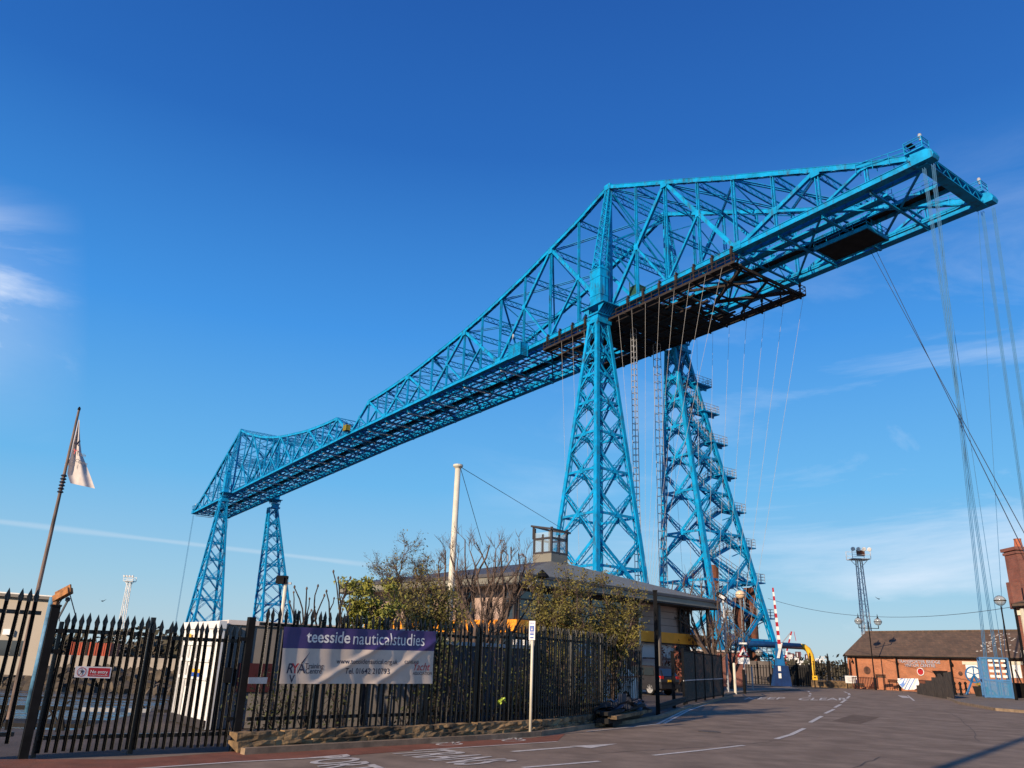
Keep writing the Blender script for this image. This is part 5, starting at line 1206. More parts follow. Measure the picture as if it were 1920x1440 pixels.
part('blue_notice', MB().poly(kq(.3, .62, kh*.46, kh*.50)), SBLU, kio); part('yellow_notice', MB().poly(kq(.3, .62, kh*.50, kh*.535)), YEL, kio); part('yellow_patch', MB().poly(kq(.7, .86, kh*.83, kh*.88)), YEL, kio)
cb = thing('grey_cabin', 'long portable cabin, its dull grey partly painted shade, with a dark red door behind the banner', 'cabin', kc+Vector((.1, .05, 0))); CBG = mat('cabin_shade_grey', (.22, .195, .17), .7, 0, .12, 1.2); DRED = mat('dark_red_door', (.055, .008, .01), .6)  # shade of the kiosk's right side is put into the cabin's grey
A_ = kc+Vector((.06, .3, 0)); ce = Vector((.86, .51, 0)); cn = Vector((-.51, .86, 0)); Lc = 5.2; hc = kh-.06
part('body', MB().prism([A_, A_+ce*Lc, A_+ce*Lc+cn*2.4, A_+cn*2.4], (0, 0, hc)), CBG, cb)
part('roof_edge', MB().prism([A_-cn*.06+Vector((0, 0, hc)), A_+ce*Lc-cn*.06+Vector((0, 0, hc)), A_+ce*Lc+cn*2.45+Vector((0, 0, hc)), A_+cn*2.45+Vector((0, 0, hc))], (0, 0, .1)), LGT, cb)
for i in range(1, 9): part('panel_joint', MB().bar(A_+ce*(Lc*i/9)-cn*.01, A_+ce*(Lc*i/9)-cn*.01+Vector((0, 0, hc)), .03, .03), FRM, cb)
part('door', MB().prism([A_+ce*.35-cn*.02+Vector((0, 0, .75)), A_+ce*1.15-cn*.02+Vector((0, 0, .75)), A_+ce*1.15-cn*.02+Vector((0, 0, 1.35)), A_+ce*.35-cn*.02+Vector((0, 0, 1.35))], -cn*.02), DRED, cb)
ct = thing('dark_container', 'dark blue-grey corrugated container behind the spiked fence right of the banner', 'container', (-1.6, 22.2, 0)); CDK = mat('container_blue_grey', (.055, .055, .075), .6, 0, .15, 1.5)
A_ = Vector((-2.2, 21.9, 0)); ce = Vector((.72, .69, 0)).normalized(); cn = Vector((-ce.y, ce.x, 0)); Lc = 6.0; m = MB(); n = 44; prev = None
prof = []
for i in range(n+1):
    o = 0 if (i % 4) in (0, 1) else .035; prof.append(A_+ce*(Lc*i/n)+cn*o)
m.prism(prof+[A_+ce*Lc+cn*2.4, A_+cn*2.4], (0, 0, 1.98)); part('body', m, CDK, ct)
part('roof_rail', MB().bar(A_+Vector((0, 0, 2.0))-cn*.02, A_+ce*Lc+Vector((0, 0, 2.0))-cn*.02, .08, .1), GALV, ct)
# ================================================================ POLES, FLAG, DAVIT, LIGHTS ON THE LEFT
Y = 19.0; tf = P(148, 769, Y); fb = Vector((tf.x, Y, 0))
fp_ = thing('flagpole', 'thin weathered wooden flagpole behind the spiked gate', 'flagpole', fb); part('pole', MB().tube([fb, (fb.x, fb.y, tf.z*.55), (fb.x, fb.y, tf.z)], [.05, .045, .028], 10), mat('weathered_pole', (.22, .15, .12), .7, 0, .35, 5, stretch=(1, 1, .3)), fp_)
m = MB(); jz = P(115, 905, Y).z
for k in range(6): m.lathe((fb.x, fb.y, jz-.25+k*.08), [(.05, 0), (.075, .02), (.05, .05)], 10)
part('rope_coil', m, DWIRE, fp_); part('cap', MB().lathe((fb.x, fb.y, tf.z), [(.035, 0), (.035, .05), (.01, .09)], 8), BLACK, fp_)
# flag hanging in folds
fz = lambda v: P(120, v, Y).z
outl = [(147, 787, 149, 787), (141.5, 812, 149.5, 812), (137, 830, 150.5, 830), (133, 850, 153, 850), (129, 870, 161, 870), (126, 888, 169, 891), (132, 906, 178, 916)]
flg = thing('flag', 'limp dirty white flag with dark red and black lettering hanging from the flagpole', 'flag', (fb.x, fb.y, fz(900))); m = MB(); ns = 14; rows = []
for k in range(len(outl)-1):
    for s in range(4):
        f = s/4; rows.append([outl[k][i]*(1-f)+outl[k+1][i]*f for i in range(4)])
rows.append(list(outl[-1]))
for r_i, (ul, vl, ur, vr) in enumerate(rows):
    for i in range(ns+1):
        f = i/ns; p = P(ul+(ur-ul)*f, vl+(vr-vl)*f, Y-.06-.06*math.sin(f*9+r_i*.12)*min(1, r_i/6)); m.v.append(tuple(p))
for r_i in range(len(rows)-1):
    for i in range(ns): a = r_i*(ns+1)+i; m.f.append((a, a+1, a+ns+2, a+ns+1))
FLC = mat('flag_cloth', (.58, .52, .50), .8, 0, .08, 4)
part('cloth', m, FLC, flg, smooth=True)
m = MB()
for k in range(7):
    for i in range(5): m.v.append(tuple(P(136-15*(k/6)*(1)+(i/4)*(15*(k/6)), 852+k*3.2+(i/4)*3, Y+.08-.03*math.sin(i*2.))))
for k in range(6):
    for i in range(4): a = k*5+i; m.f.append((a, a+1, a+6, a+5))
part('rear_fold', m, FLC, flg, smooth=True)
def flagtxt(s, u, v, size, mt, rot=.25, **kw):
    me = text_mesh(s, size, 0, **kw); o = P(u, v, Y-.16); e1 = Vector((math.cos(rot), 0, -math.sin(rot))); e2 = Vector((math.sin(rot), 0, math.cos(rot)))
    for v_ in me.vertices: v_.co = o+e1*v_.co.x+e2*v_.co.y
    part('lettering', me, mt, flg)
flagtxt('Train', 141.5, 851, .125, BINK, .3, bold=.01); flagtxt('Centre', 140, 865, .115, BINK, .3, bold=.01); flagtxt('Y', 135, 850, .17, BRED, .2, bold=.012); flagtxt('V', 131, 874, .16, BINK, .2, bold=.012)
part('swoosh', MB().tube([P(139, 830, Y-.18), P(144, 833, Y-.18), P(150, 826, Y-.18)], .022, 5), BINK, flg)
# blue davit with orange arm
Y = 21; db = P(62, 1330, Y); dt = P(103, 1120, Y); dv = thing('davit_crane', 'pale blue davit post with a rusty orange arm behind the left gate post', 'crane', (dt.x, Y, 0))
part('post', MB().tube([(dt.x-.05, Y, 0), (dt.x-.05, Y, dt.z)], .08, 14), mat('pale_blue_paint', (.10, .26, .42), .6, 0, .3, 3), dv, smooth=True)
a, b_ = P(107, 1122, Y), P(132, 1107, Y-.2); m = MB(); m.bar(a+Vector((0, 0, -.9)), a, .09, .14); m.bar(a+Vector((-.05, 0, -.02)), b_, .16, .15); m.bar(a+Vector((-.05, 0, .06)), b_+Vector((0, 0, .06)), .04, .2); part('arm', m, mat('rusty_orange', (.42, .17, .05), .7, 0, .3, 5), dv)
m = MB(); m.bar(P(109, 1160, Y), P(126, 1128, Y), .04, .04); m.bar(b_+Vector((0, 0, -.08)), P(142, 1155, Y), .02, .02); m.bar(b_+Vector((-.1, 0, -.08)), P(112, 1130, Y), .02, .02); m.bar(P(112, 1130, Y), P(111, 1165, Y), .02, .02); m.lathe(P(127, 1124, Y), [(.02, -.06), (.06, -.03), (.06, .03), (.02, .06)], 8); part('stays_and_pulley', m, DWIRE, dv)
# security light on a short pole
Y = 20.5; t_ = P(537, 1086, Y); sl = thing('security_light', 'square floodlight on a peeling pole behind the banner', 'lamp post', (t_.x, Y, 0)); part('pole', MB().tube([(t_.x, Y, 0), (t_.x, Y, t_.z)], .045, 8), CREAM, sl)
m = MB(); m.box((t_.x-.1, Y, t_.z-.02), (.26, .16, .2)); m.box((t_.x-.13, Y-.1, t_.z-.04), (.2, .05, .16)); part('lamp_head', m, BLACK, sl); part('bracket', MB().box((t_.x+.06, Y, t_.z-.1), (.16, .06, .05)), GALV, sl)
# cream ship's mast with two stays
Y = 29.5; t_ = P(859, 873, Y); ms = thing('white_mast', 'tall cream tubular mast with a flat cap standing behind the bare tree', 'mast', (t_.x, Y, 0)); part('tube', MB().tube([(t_.x, Y, 0), (t_.x, Y, t_.z)], .13, 16, r2=.105), CREAM, ms, smooth=True)
part('cap', MB().lathe((t_.x, Y, t_.z), [(.11, -.12), (.19, -.04), (.19, .03), (.05, .06)], 16), CREAM, ms)
part('stay_wire', cable((t_.x+.15, Y, t_.z-.08), P(1052, 990, 44), .012), DWIRE, ms); part('stay_wire', cable((t_.x+.1, Y, t_.z-.1), P(905, 1022, 33), .012), DWIRE, ms)
# beige shed, far left
Y = 46; a0, a1 = P(-60, 1106, Y), P(98, 1119, Y); shd = thing('boat_shed', 'large beige metal shed at the left edge beyond the fence', 'building', (a1.x-4, Y+3, 0)); SHB = mat('beige_cladding', (.36, .31, .25), .7, 0, .04, .4)
zr = a1.z; m = MB(); m.prism([(a1.x, Y, -.05), (a1.x, Y, zr-.1), (a0.x-6, Y, zr-.1), (a0.x-6, Y, -.05)], (a1.x*8/Y*1.02, 8, 0)); part('wall', m, SHB, shd)
m = MB(); m.prism([(a1.x+.25, Y-.25, zr-.1), (a1.x*(1+8/Y)-.1, Y+8.2, zr+.1), (a0.x-6, Y+8.2, zr+.6), (a0.x-6, Y-.25, zr+.35)], (0, 0, .14)); part('roof', m, GALV, shd)
part('gutter', MB().bar((a1.x+.25, Y-.3, zr-.1), (a0.x-6, Y-.3, zr+.3), .14, .16), FRM, shd)
part('downpipe', MB().bar((a1.x+.02, Y-.12, -.05), (a1.x+.02, Y-.12, zr-.4), .12, .12), FRM, shd)
w0 = P(20, 1215, Y); part('window', MB().box((w0.x, Y-.02, w0.z), (1.6, .06, .8)), GLS, shd); part('wall_lamp', MB().box((P(18, 1185, Y).x, Y-.15, P(18, 1185, Y).z), (.4, .3, .3)), WHITE, shd)
# ================================================================ DOCK, ROCK BANK, JETTY
rnd = random.Random(77); m = MB()
for i in range(900):
    f = rnd.random(); x = lerp(-110, -18, f)+rnd.uniform(-1, 1); t = rnd.random(); y = 70+t*6+(f*4); z = -2.4+t*1.9
    s = rnd.uniform(.35, .9); mm = Matrix.Rotation(rnd.uniform(0, 3), 3, Vector((rnd.random(), rnd.random(), rnd.random()+.1)).normalized()); m.box((x, y, z), (s*1.6, s, s*.9), mm)
solo('rock_bank', m, ROCK, 'tumbled dark boulders of the bank across the dock', None, kind='stuff')
m = MB(); m.prism([Vector((-140, 74, -4)), Vector((-16, 79, -4)), Vector((-10, 130, -4)), Vector((-140, 130, -4))], (0, 0, 3.4)); struct('quay', m, GROUND)
wl = thing('concrete_wall', 'pale concrete block wall along the top of the rock bank', 'wall', (-60, 78, -.6))
CON = mat('concrete', (.36, .31, .26), .9, 0, .12, .6)
for i in range(24): part('wall_block', MB().box((-105+i*3.9, 76.2+i*.19, 0), (3.75, .5, 1.4)), CON, wl)
OCN = mat('container_orange', (.45, .07, .025), .65, 0, .15, .5)
def container(name, label, x, y, z, L, mt, rz=0.05, group='containers on the quay'):
    c = thing(name, label, 'container', (x, y, z), rz, group); m = MB(); n = 36; pr = []
    for i in range(n+1): pr.append((-L/2+L*i/n, -1.22+(0 if (i % 4) in (0, 1) else .05), 0))
    m.prism(pr+[(L/2, 1.22, 0), (-L/2, 1.22, 0)], (0, 0, 2.5)); part('body', m, mt, c, **BL)
    part('corner_posts', MB().box((-L/2, -1.22, 1.25), (.18, .18, 2.6)), mt, c, **BL); part('corner_posts', MB().box((L/2, -1.22, 1.25), (.18, .18, 2.6)), mt, c, **BL); return c
Y = 88
for u, lab, mt in ((158, 'orange-red container left of the no entry sign, across the dock', OCN), (183, 'dark container between two orange ones across the dock', DARKM), (196, 'orange-red container right above the no entry sign, across the dock', OCN)):
    container('shipping_container', lab, P(u, 1225, Y).x, Y+0, -.6, 1.9 if mt is OCN else 1.2, mt)
lp0 = P(242, 1080, 190); 
def floodmast(name, label, top, zb_, w0, w1, mt, head, nseg=14, ladder=False, group='lattice floodlight masts'):
    t = thing(name, label, 'floodlight mast', (top.x, top.y, zb_), 0, group); m = MB(); H = top.z-zb_; x, y = top.x, top.y
    cs = [((x+a*w0/2, y+b_*w0/2, zb_), (x+a*w1/2, y+b_*w1/2, top.z)) for a, b_ in ((-1, -1), (1, -1), (1, 1), (-1, 1))]
    for a, b_ in cs: m.bar(a, b_, w1*.2, w1*.2)
    for i in range(4): (a0, a1), (b0, b1) = cs[i], cs[(i+1) % 4]; m.zig(a0, a1, b0, b1, nseg, w1*.06, w1*.04, (0, 1, 0) if i % 2 == 0 else (1, 0, 0))
    part('lattice_mast', m, mt, t)
    if ladder:
        m = MB()
        for dx in (0, .4): m.bar((x-w0*.9+dx, y-.3, zb_), (x-w1*.9+dx, y-.3, top.z), .08, .08)
        for i in range(9): f = i/8; m.bar((x-lerp(w0, w1, f)*.9, y, zb_+H*f), (x, y, zb_+H*f), .08, .08)
        part('ladder', m, mt, t)
    m = MB(); m.box((x, y, top.z), (head, head*.8, .15))
    for a in (-1, 1):
        for b_ in (-1, 1): m.bar((x+a*head/2, y+b_*head*.4, top.z), (x+a*head/2, y+b_*head*.4, top.z+head*.45), .1, .1)
    for b_ in (-1, 1): 
        for hz in (.22, .45): m.bar((x-head/2, y+b_*head*.4, top.z+head*hz), (x+head/2, y+b_*head*.4, top.z+head*hz), .08, .08)
    for a in (-1, 1): m.bar((x+a*w1*.5, y, top.z-head*.4), (x+a*head*.5, y, top.z), .1, .1)
    part('head_platform', m, mt, t)
    for i in range(4):
        xx = x+head*(-.45+.3*i); part('floodlight', MB().lathe((xx, y-head*.4, top.z+head*.52), [(.1, -.15), (head*.1, 0), (head*.12, .25), (head*.1, .3)], 10, (0, -.9, -.35)), WHITE, t)
    return t
LMG = mat('mast_grey', (.75, .72, .68), .6, 0, .15, 1)
floodmast('floodlight_mast', 'distant lattice floodlight mast beyond the dock, above the left gate leaf', P(243, 1090, 190), -1, 1.15, .7, LMG, 2.2)
fm = floodmast('floodlight_mast', 'tall pale lattice floodlight mast behind the brick visitor centre', P(1610, 1049, 175), 0, 1.7, .95, LMG, 4.0, 22, True)
p_ = P(1609, 1040, 175); part('rusty_control_box', MB().box((p_.x, p_.y-1.3, p_.z+.2), (1.6, .6, 1.2)), ORUST, fm)
# jetty rails and trestles standing at the dock edge
jt = thing('jetty', 'low dark timber staging with railings along the dock edge behind the gate', 'jetty', (-16, 36, -2)); rnd = random.Random(15)
m = MB(); m.box((-16.5, 36.6, -1.55), (16, 2.2, .15), Matrix.Rotation(.16, 3, 'Z')); part('deck', m, DARKM, jt); m = MB()
for i in range(12):
    x = -24+i*1.25; y = 35.5+.16*(x+16.5); m.bar((x, y, -2.6), (x, y, -.45), .09, .09)
    if i % 3 == 1: m.bar((x, y, -1.6), (x+1.1, y+.3, -.6), .07, .07); m.bar((x+1.1, y, -1.6), (x, y+.3, -.6), .07, .07)
for z in (-.9, -.48): m.bar((-24, 34.3, z), (-10.2, 36.5, z), .05, .05)
part('railing', m, DARKM, jt)
for i in range(3):
    x = -12.3+i*2.0; b = thing('boat_trestle', ('leftmost', 'middle one', 'rightmost')[i]+' of the three low timber trestles on the hard behind the gate', 'trestle', (x, 22.6+.2*i, -.56), .2, 'boat trestles'); m = MB()
    for s in (-.7, .7): part('leg', MB().bar((s, -.3, 0), (s*.9, 0, .55), .06, .06), DARKM, b, **BL); part('leg', MB().bar((s, .3, 0), (s*.9, 0, .55), .06, .06), DARKM, b, **BL)
    part('beam', MB().bar((-.9, 0, .56), (.9, 0, .56), .08, .1), GALV if i == 1 else DARKM, b, **BL)
# distant trees
def treeline(name, label, pts, h, n, seed, mt, size=1.0):
    rnd = random.Random(seed); m = MB()
    for i in range(n):
        f = rnd.random()*(len(pts)-1); k = int(f); a, b_ = Vector(pts[k]), Vector(pts[k+1]); c = a.lerp(b_, f-k)+Vector((rnd.uniform(-3, 3), rnd.uniform(-8, 8), 0)); hh = h*rnd.uniform(.55, 1.1); w = hh*rnd.uniform(.35, .6)
        for _ in range(46):
            p = c+Vector((rnd.gauss(0, w*.45), rnd.gauss(0, w*.4), abs(rnd.gauss(hh*.5, hh*.28)))); s = rnd.uniform(.35, .9)*size
            q = Vector((rnd.gauss(0, 1), rnd.gauss(0, 1), rnd.gauss(0, 1))).normalized(); o = q.orthogonal().normalized(); r_ = q.cross(o); m.poly([p-o*s, p+r_*s*.6, p+o*s, p-r_*s*.6])
    solo(name, m, mt, label, None, kind='stuff')
FARL = mat('far_tree_brown', (.085, .062, .045), .9, 0, .25, .2, col2=(.045, .045, .025))
treeline('far_trees', 'brown winter trees behind the containers across the dock', [(-150, 135, -1), (-95, 132, -1), (-50, 136, -1), (-25, 150, -1)], 5.2, 90, 3, FARL)
treeline('far_trees', 'dull green-brown scrub beyond the railings left of the visitor centre', [(62, 190, 0), (95, 215, 0), (150, 260, 0)], 4.6, 60, 4, FARL)
treeline('far_trees', 'low far wood along the horizon', [(20, 420, -1), (180, 560, 0), (420, 620, 0)], 9, 80, 5, FARL, 2.5)
treeline('far_trees', 'low far wood along the horizon across the river', [(-420, 420, -2), (-250, 400, -2), (-110, 390, -2), (10, 470, -2)], 9, 120, 6, FARL, 2.5)
# ================================================================ RIGHT HAND SIDE: visitor centre, cage, lamps, barrier
BRK = brick('orange_brick', (.52, .155, .055), (.40, .11, .04), (.36, .26, .18), scale=1.0, stain=.38)
DBRK = brick('dark_red_brick', (.30, .075, .045), (.21, .05, .035), (.20, .15, .12), scale=1.0, stain=.4)
SLATE = brick('slate_tiles', (.150, .092, .060), (.105, .070, .048), (.05, .04, .034), bw=.3, bh=.22, stain=.35, msize=.006)
v1 = P(1590, 1231, 94); v2 = P(1905, 1236, 79); v1 = Vector((v1.x, v1.y, 0)); v2 = Vector((v2.x, v2.y, 0)); vd = (v2-v1).normalized(); vr = math.atan2(vd.y, vd.x)
ZE = 3.45; LV = (v2-v1).length+8; DV = 9.0; ZR = 6.15
def VX(u): q = onpl(u, 1250, v1, v2, 0); return (Vector((q.x, q.y, 0))-v1).dot(vd)
vc = thing('visitor_centre', 'long low orange brick visitor centre with dark tiled roof and white lettering', 'building', v1, vr)
m = MB(); m.prism([(0, 0, 0), (LV, 0, 0), (LV, DV, 0), (0, DV, 0)], (0, 0, ZE)); m.prism([(0, .01, ZE), (0, DV-.01, ZE), (0, DV/2, ZR-.12)], (.3, 0, 0)); part('wall', m, BRK, vc, **BL)
for x in (.12, .75, VX(1680), VX(1782), 22.0): part('brick_pier', MB().box((x, -.06, ZE/2), (.36 if x < 1 else .26, .12, ZE)), BRK, vc, **BL)
m = MB(); m.prism([(-.35, -.4, ZE-.02), (LV, -.4, ZE-.02), (LV, DV/2, ZR), (-.35, DV/2, ZR)], (0, 0, .1)); m.prism([(-.35, DV+.4, ZE-.02), (LV, DV+.4, ZE-.02), (LV, DV/2, ZR), (-.35, DV/2, ZR)], (0, 0, .1)); rf_ = part('roof', m, SLATE, vc, **BL)
m = MB()
for i in range(int(LV/.45)): m.box((-.15+i*.45, DV/2, ZR+.12), (.41, .26, .14))
part('ridge_tiles', m, SLATE, rf_, **BL)
m = MB(); rnd = random.Random(9)
for i in range(70): x = 14+abs(rnd.gauss(0, 3)); y = rnd.uniform(.3, 3.9); m.box((x, y, ZE+.09+(y+.4)*(ZR-ZE)/(DV/2+.4)), (.16, .12, .03), Matrix.Rotation(.5, 3, 'X'))
part('lichen_patches', m, LINE, rf_, **BL)
part('gutter', MB().box((LV/2, -.47, ZE-.04), (LV+.6, .13, .14)), BLACK, vc, **BL)
for x in (1.05, 5.9, VX(1785)): part('downpipe', MB().box((x, -.2, ZE/2), (.14, .12, ZE)), BLACK, vc, **BL)
for x in (VX(1603), VX(1686), VX(1789)): part('wall_bracket_lamp', MB().bar((x-.25, -.1, ZE-.2), (x, -.35, ZE-.55), .07, .07).box((x, -.4, ZE-.65), (.16, .16, .22)), BLACK, vc, **BL)
def vtext(s, xc, z, size):
    me = text_mesh(s, size, .02, align='CENTER')
    for v in me.vertices: v.co = Vector((xc+v.co.x, -.1-v.co.z, z+v.co.y))
    part('lettering', me, BWHB, vc, **BL)
BWHB = mat('letter_blue_white', (.42, .46, .56), .5, 0, .04, 2)
vxc = (P(1725, 1240, 88)-v1).dot(vd)
for lo_ in range(1):
    def vx(u, v): q = onpl(u, v, v1, v2, 0); return (Vector((q.x, q.y, 0))-v1).dot(vd), q.z
xa_, za_ = vx(1724, 1243); xb_, zb_2 = vx(1726, 1250)
vtext('TRANSPORTER BRIDGE', xa_, vx(1724, 1243.5)[1], .44); vtext('VISITOR CENTRE', xb_, vx(1724, 1250.5)[1], .44)
xr, zr_ = vx(1727, 1259.5); m = MB(); m.lathe((xr, -.05, zr_), [(.30, 0), (.38, 0), (.38, .06), (.30, .06)], 28, (0, -1, 0)); part('round_sign_rim', m, WHITE, vc, **BL)
m = MB(); m.lathe((xr, -.08, zr_), [(.01, 0), (.31, 0), (.31, .05), (.01, .05)], 28, (0, -1, 0)); part('round_sign', m, SRED, vc, **BL)
xo, zo_ = vx(1626, 1257)
for x, z, r_ in ((xo, zo_, .42), (vx(1801, 1263)[0], vx(1801, 1263)[1], .22)): part('sooty_patch', MB().lathe((x, -.012, z), [(.01, 0), (r_*.5, 0), (r_, 0.001), (r_, .006), (.01, .006)], 22, (0, -1, 0)), mat('soot', (.10, .045, .03), .9, 0, .3, 3), vc, **BL)
for u in (1823, 1903):
    x, z = vx(u, 1256); zt_, zb__ = vx(u, 1246)[1], vx(u, 1271)[1]
    w = part('window', MB().box((x, -.03, (zt_+zb__)/2), (1.15, .05, zt_-zb__)), WHITE, vc, **BL); part('stone_lintel', MB().box((x, -.05, zt_+.14), (1.7, .1, .3)), CREAM, w, **BL)
x, z = vx(1897, 1262); part('yellow_notice', MB().box((x, -.03, z), (.3, .04, .7)), YEL, vc, **BL)
x, z = vx(1858, 1238); part('wall_light', MB().lathe((x, -.2, z), [(.05, -.2), (.22, -.1), (.22, .1), (.05, .2)], 12), WHITE, vc, **BL)
# railings and boards in front of it
def railing(name, label, A, B, h, pitch, t, mt, spear=False, z0=0, big=0, bigh=0, group=None, rails=None):
    A = Vector((A[0], A[1], z0)); B = Vector((B[0], B[1], z0)); L = (B-A).length; d = (B-A).normalized(); f = thing(name, label, 'railings', A, math.atan2(d.y, d.x), group); m = MB()
    n = int(L/pitch)
    for i in range(n+1):
        x = i*L/n; m.bar((x, 0, 0), (x, 0, h), t, t)
        if spear: m.lathe((x, 0, h), [(t*.5, 0), (t*1.4, .04), (.004, .16)], 5)
    part('bars', m, mt, f, **BL); m = MB()
    for z in (rails or (h*.12, h*.92)): m.bar((0, 0, z), (L, 0, z), .05, .05)
    part('rail', m, mt, f, **BL)
    if big:
        nb = max(1, int(round(L/big)))
        for i in range(nb+1): x = i*L/nb; part('post', MB().box((x, 0, bigh/2), (.16, .16, bigh)).lathe((x, 0, bigh), [(.11, 0), (.13, .05), (.05, .1), (.09, .2), (.01, .42)], 8), mt, f, **BL)
    return f
RRL = mat('dark_red_rail', (.075, .02, .016), .6)
railing('railings', 'low dark red railings between the road and the brick visitor centre', G(1600, 1292), G(1700, 1294), 1.15, .28, .06, RRL, z0=.1)
railing('railings', 'second run of low dark railings right of the hanging blue and white banner', G(1716, 1297), G(1764, 1301), 1.1, .28, .06, RRL, z0=.1)
railing('railings', 'tall black spear-topped railings left of the visitor centre', P(1523, 1280, 92), P(1590, 1290, 92.5), 2.6, .3, .07, FENCEP, True, big=2.0, bigh=3.2)
railing('railings', 'black gates and railings under the blue and yellow pipe arch', P(1470, 1280, 97), P(1523, 1280, 93), 1.9, .32, .07, FENCEP, True, big=2.5, bigh=2.4)
railing('railings', 'black railings at the foot of the right tower left of the blue barrier box', P(1390, 1280, 99), P(1455, 1280, 96), 2.0, .34, .07, FENCEP, True, big=2.8, bigh=2.2)
def lowwall(name, label, A, B, z0, h, t, mt):
    return solo(name, MB().bar((A[0], A[1], z0+h/2), (B[0], B[1], z0+h/2), t, h), mt, label, 'wall', (A[0], A[1], z0))
lowwall('low_wall', 'low grey stone wall under the spear-topped railings', P(1523, 1290, 91.8), P(1600, 1290, 92.3), 0, .75, .3, STONE)
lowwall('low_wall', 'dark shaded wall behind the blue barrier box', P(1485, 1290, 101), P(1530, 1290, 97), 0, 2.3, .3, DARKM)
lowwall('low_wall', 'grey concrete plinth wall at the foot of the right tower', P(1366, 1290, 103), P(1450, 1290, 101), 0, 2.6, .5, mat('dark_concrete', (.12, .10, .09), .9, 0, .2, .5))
w_ = thing('signboard', 'plain white board on posts at the left end of the red railings', 'sign', G(1595, 1291)); q = P(1595, 1275, 90)
part('board', MB().box((q.x, q.y-.1, q.z+.05), (1.25, .05, .75)), WHITE, w_); part('board_text', MB().box((q.x, q.y-.13, q.z+.2), (.95, .012, .05)).box((q.x, q.y-.13, q.z+.0), (.95, .012, .05)).box((q.x, q.y-.13, q.z-.12), (.7, .012, .04)), GALV, w_)
part('post', MB().box((q.x-.4, q.y, q.z/2), (.08, .08, q.z)), BLACK, w_); part('post', MB().box((q.x+.4, q.y, q.z/2), (.08, .08, q.z)), BLACK, w_)
q = P(1527, 1271, 90.5); w_ = thing('warning_board', 'small yellow warning board on the end post of the spear-topped railings', 'sign', (q.x, q.y, 0)); part('board', MB().box((q.x, q.y-.15, q.z), (.55, .04, .45)), YEL, w_); part('dark_symbol', MB().box((q.x, q.y-.18, q.z+.02), (.26, .012, .1)), BLACK, w_); part('post', MB().box((q.x, q.y, q.z/2), (.1, .1, q.z)), BLACK, w_)
for u, v, lab in ((1651, 1267.5, 'leftmost of the black slatted boards above the red railings'), (1674, 1277, 'black slatted board just left of the hanging banner'), (1722, 1270, 'black slatted board just right of the hanging banner'), (1611, 1284, 'lowest black slatted board behind the left end of the red railings')):
    q = P(u, v, 88); b = thing('slatted_board', lab, 'board', (q.x, q.y, .1), -.6, 'black slatted boards before the visitor centre')
    for k in range(3): part('slat', MB().box((0, 0, q.z-.1+(k-1)*.11), (1.0, .04, .09)), BLACK, b, **BL)
    for s in (-.35, .35): part('leg', MB().box((s, .05, (q.z-.1)/2), (.06, .06, q.z-.1)), BLACK, b, **BL)
# hanging banner on the railings
q0, q1 = P(1682, 1272, 83), P(1721, 1272, 82); bn2 = thing('hanging_banner', 'crumpled blue and white striped banner drooping from the red railings', 'banner', (q0.x, q0.y, q0.z)); hb = (1291-1272)/FPX*83
def dro(s, t): p = q0.lerp(q1, s); sag = hb*(1-.95*abs(2*s-1)**3*(.75 if s < .5 else .5)); return p+Vector((0, -.06-.05*math.sin(s*17+t*5), -sag*t-.03*math.sin(s*9)*t))
def gridf(s0, s1, t0, t1, n, k, f, lift=0):
    m = MB()
    for i in range(n+1):
        for j in range(k+1): p = f(s0+(s1-s0)*i/n, t0+(t1-t0)*j/k); m.v.append((p.x, p.y-lift, p.z))
    for i in range(n):
        for j in range(k): a = i*(k+1)+j; m.f.append((a, a+1, a+k+2, a+k+1))
    return m
part('cloth', gridf(0, 1, 0, 1, 40, 12, dro), WHITE, bn2, smooth=True)
m = MB()
for s0 in (.0, .26, .44):
    for j in range(10):
        t0, t1 = j/10, (j+1)/10; w = .16 if s0 == 0 else .05
        pts = [(s0+.35*(1-t0), t0), (s0+w+.35*(1-t0), t0), (s0+w+.35*(1-t1), t1), (s0+.35*(1-t1), t1)]; m.poly([dro(min(a, 1), b_)+Vector((0, -.02, 0)) for a, b_ in pts])
m.poly([dro(a, b_)+Vector((0, -.021, 0)) for a, b_ in ((.02, 0), (.32, 0), (.02, .5))])
part('blue_stripes', m, mat('stripe_blue', (.10, .22, .55), .6), bn2)
# curved dark brick end wall with stepped caps
A, B = G(1720, 1301), G(1790, 1313)
sw = thing('stepped_wall', 'dark rough end wall stepping up to the right behind the railings', 'wall', A); pts = [(0, .75), (.12, .75), (.12, .95), (.3, .95), (.3, 1.2), (.5, 1.2), (.5, 1.5), (.62, 1.5), (.62, 1.75), (1, 1.95), (1, .0), (0, 0)]
part('wall', MB().prism([(lerp(A.x, B.x, f), lerp(A.y, B.y, f), z) for f, z in pts], (.25, .35, 0)), mat('dark_stone', (.07, .05, .035), .95, 0, .3, 2, bump=.8, bscale=10), sw)
for f in (.66, .82): 
    p = A.lerp(B, f); part('cap_block', MB().prism([(p.x-.35, p.y, 2.0), (p.x+.35, p.y, 2.0), (p.x+.22, p.y, 1.62), (p.x-.1, p.y, 1.62)], (.2, .3, 0)), BLACK, sw)
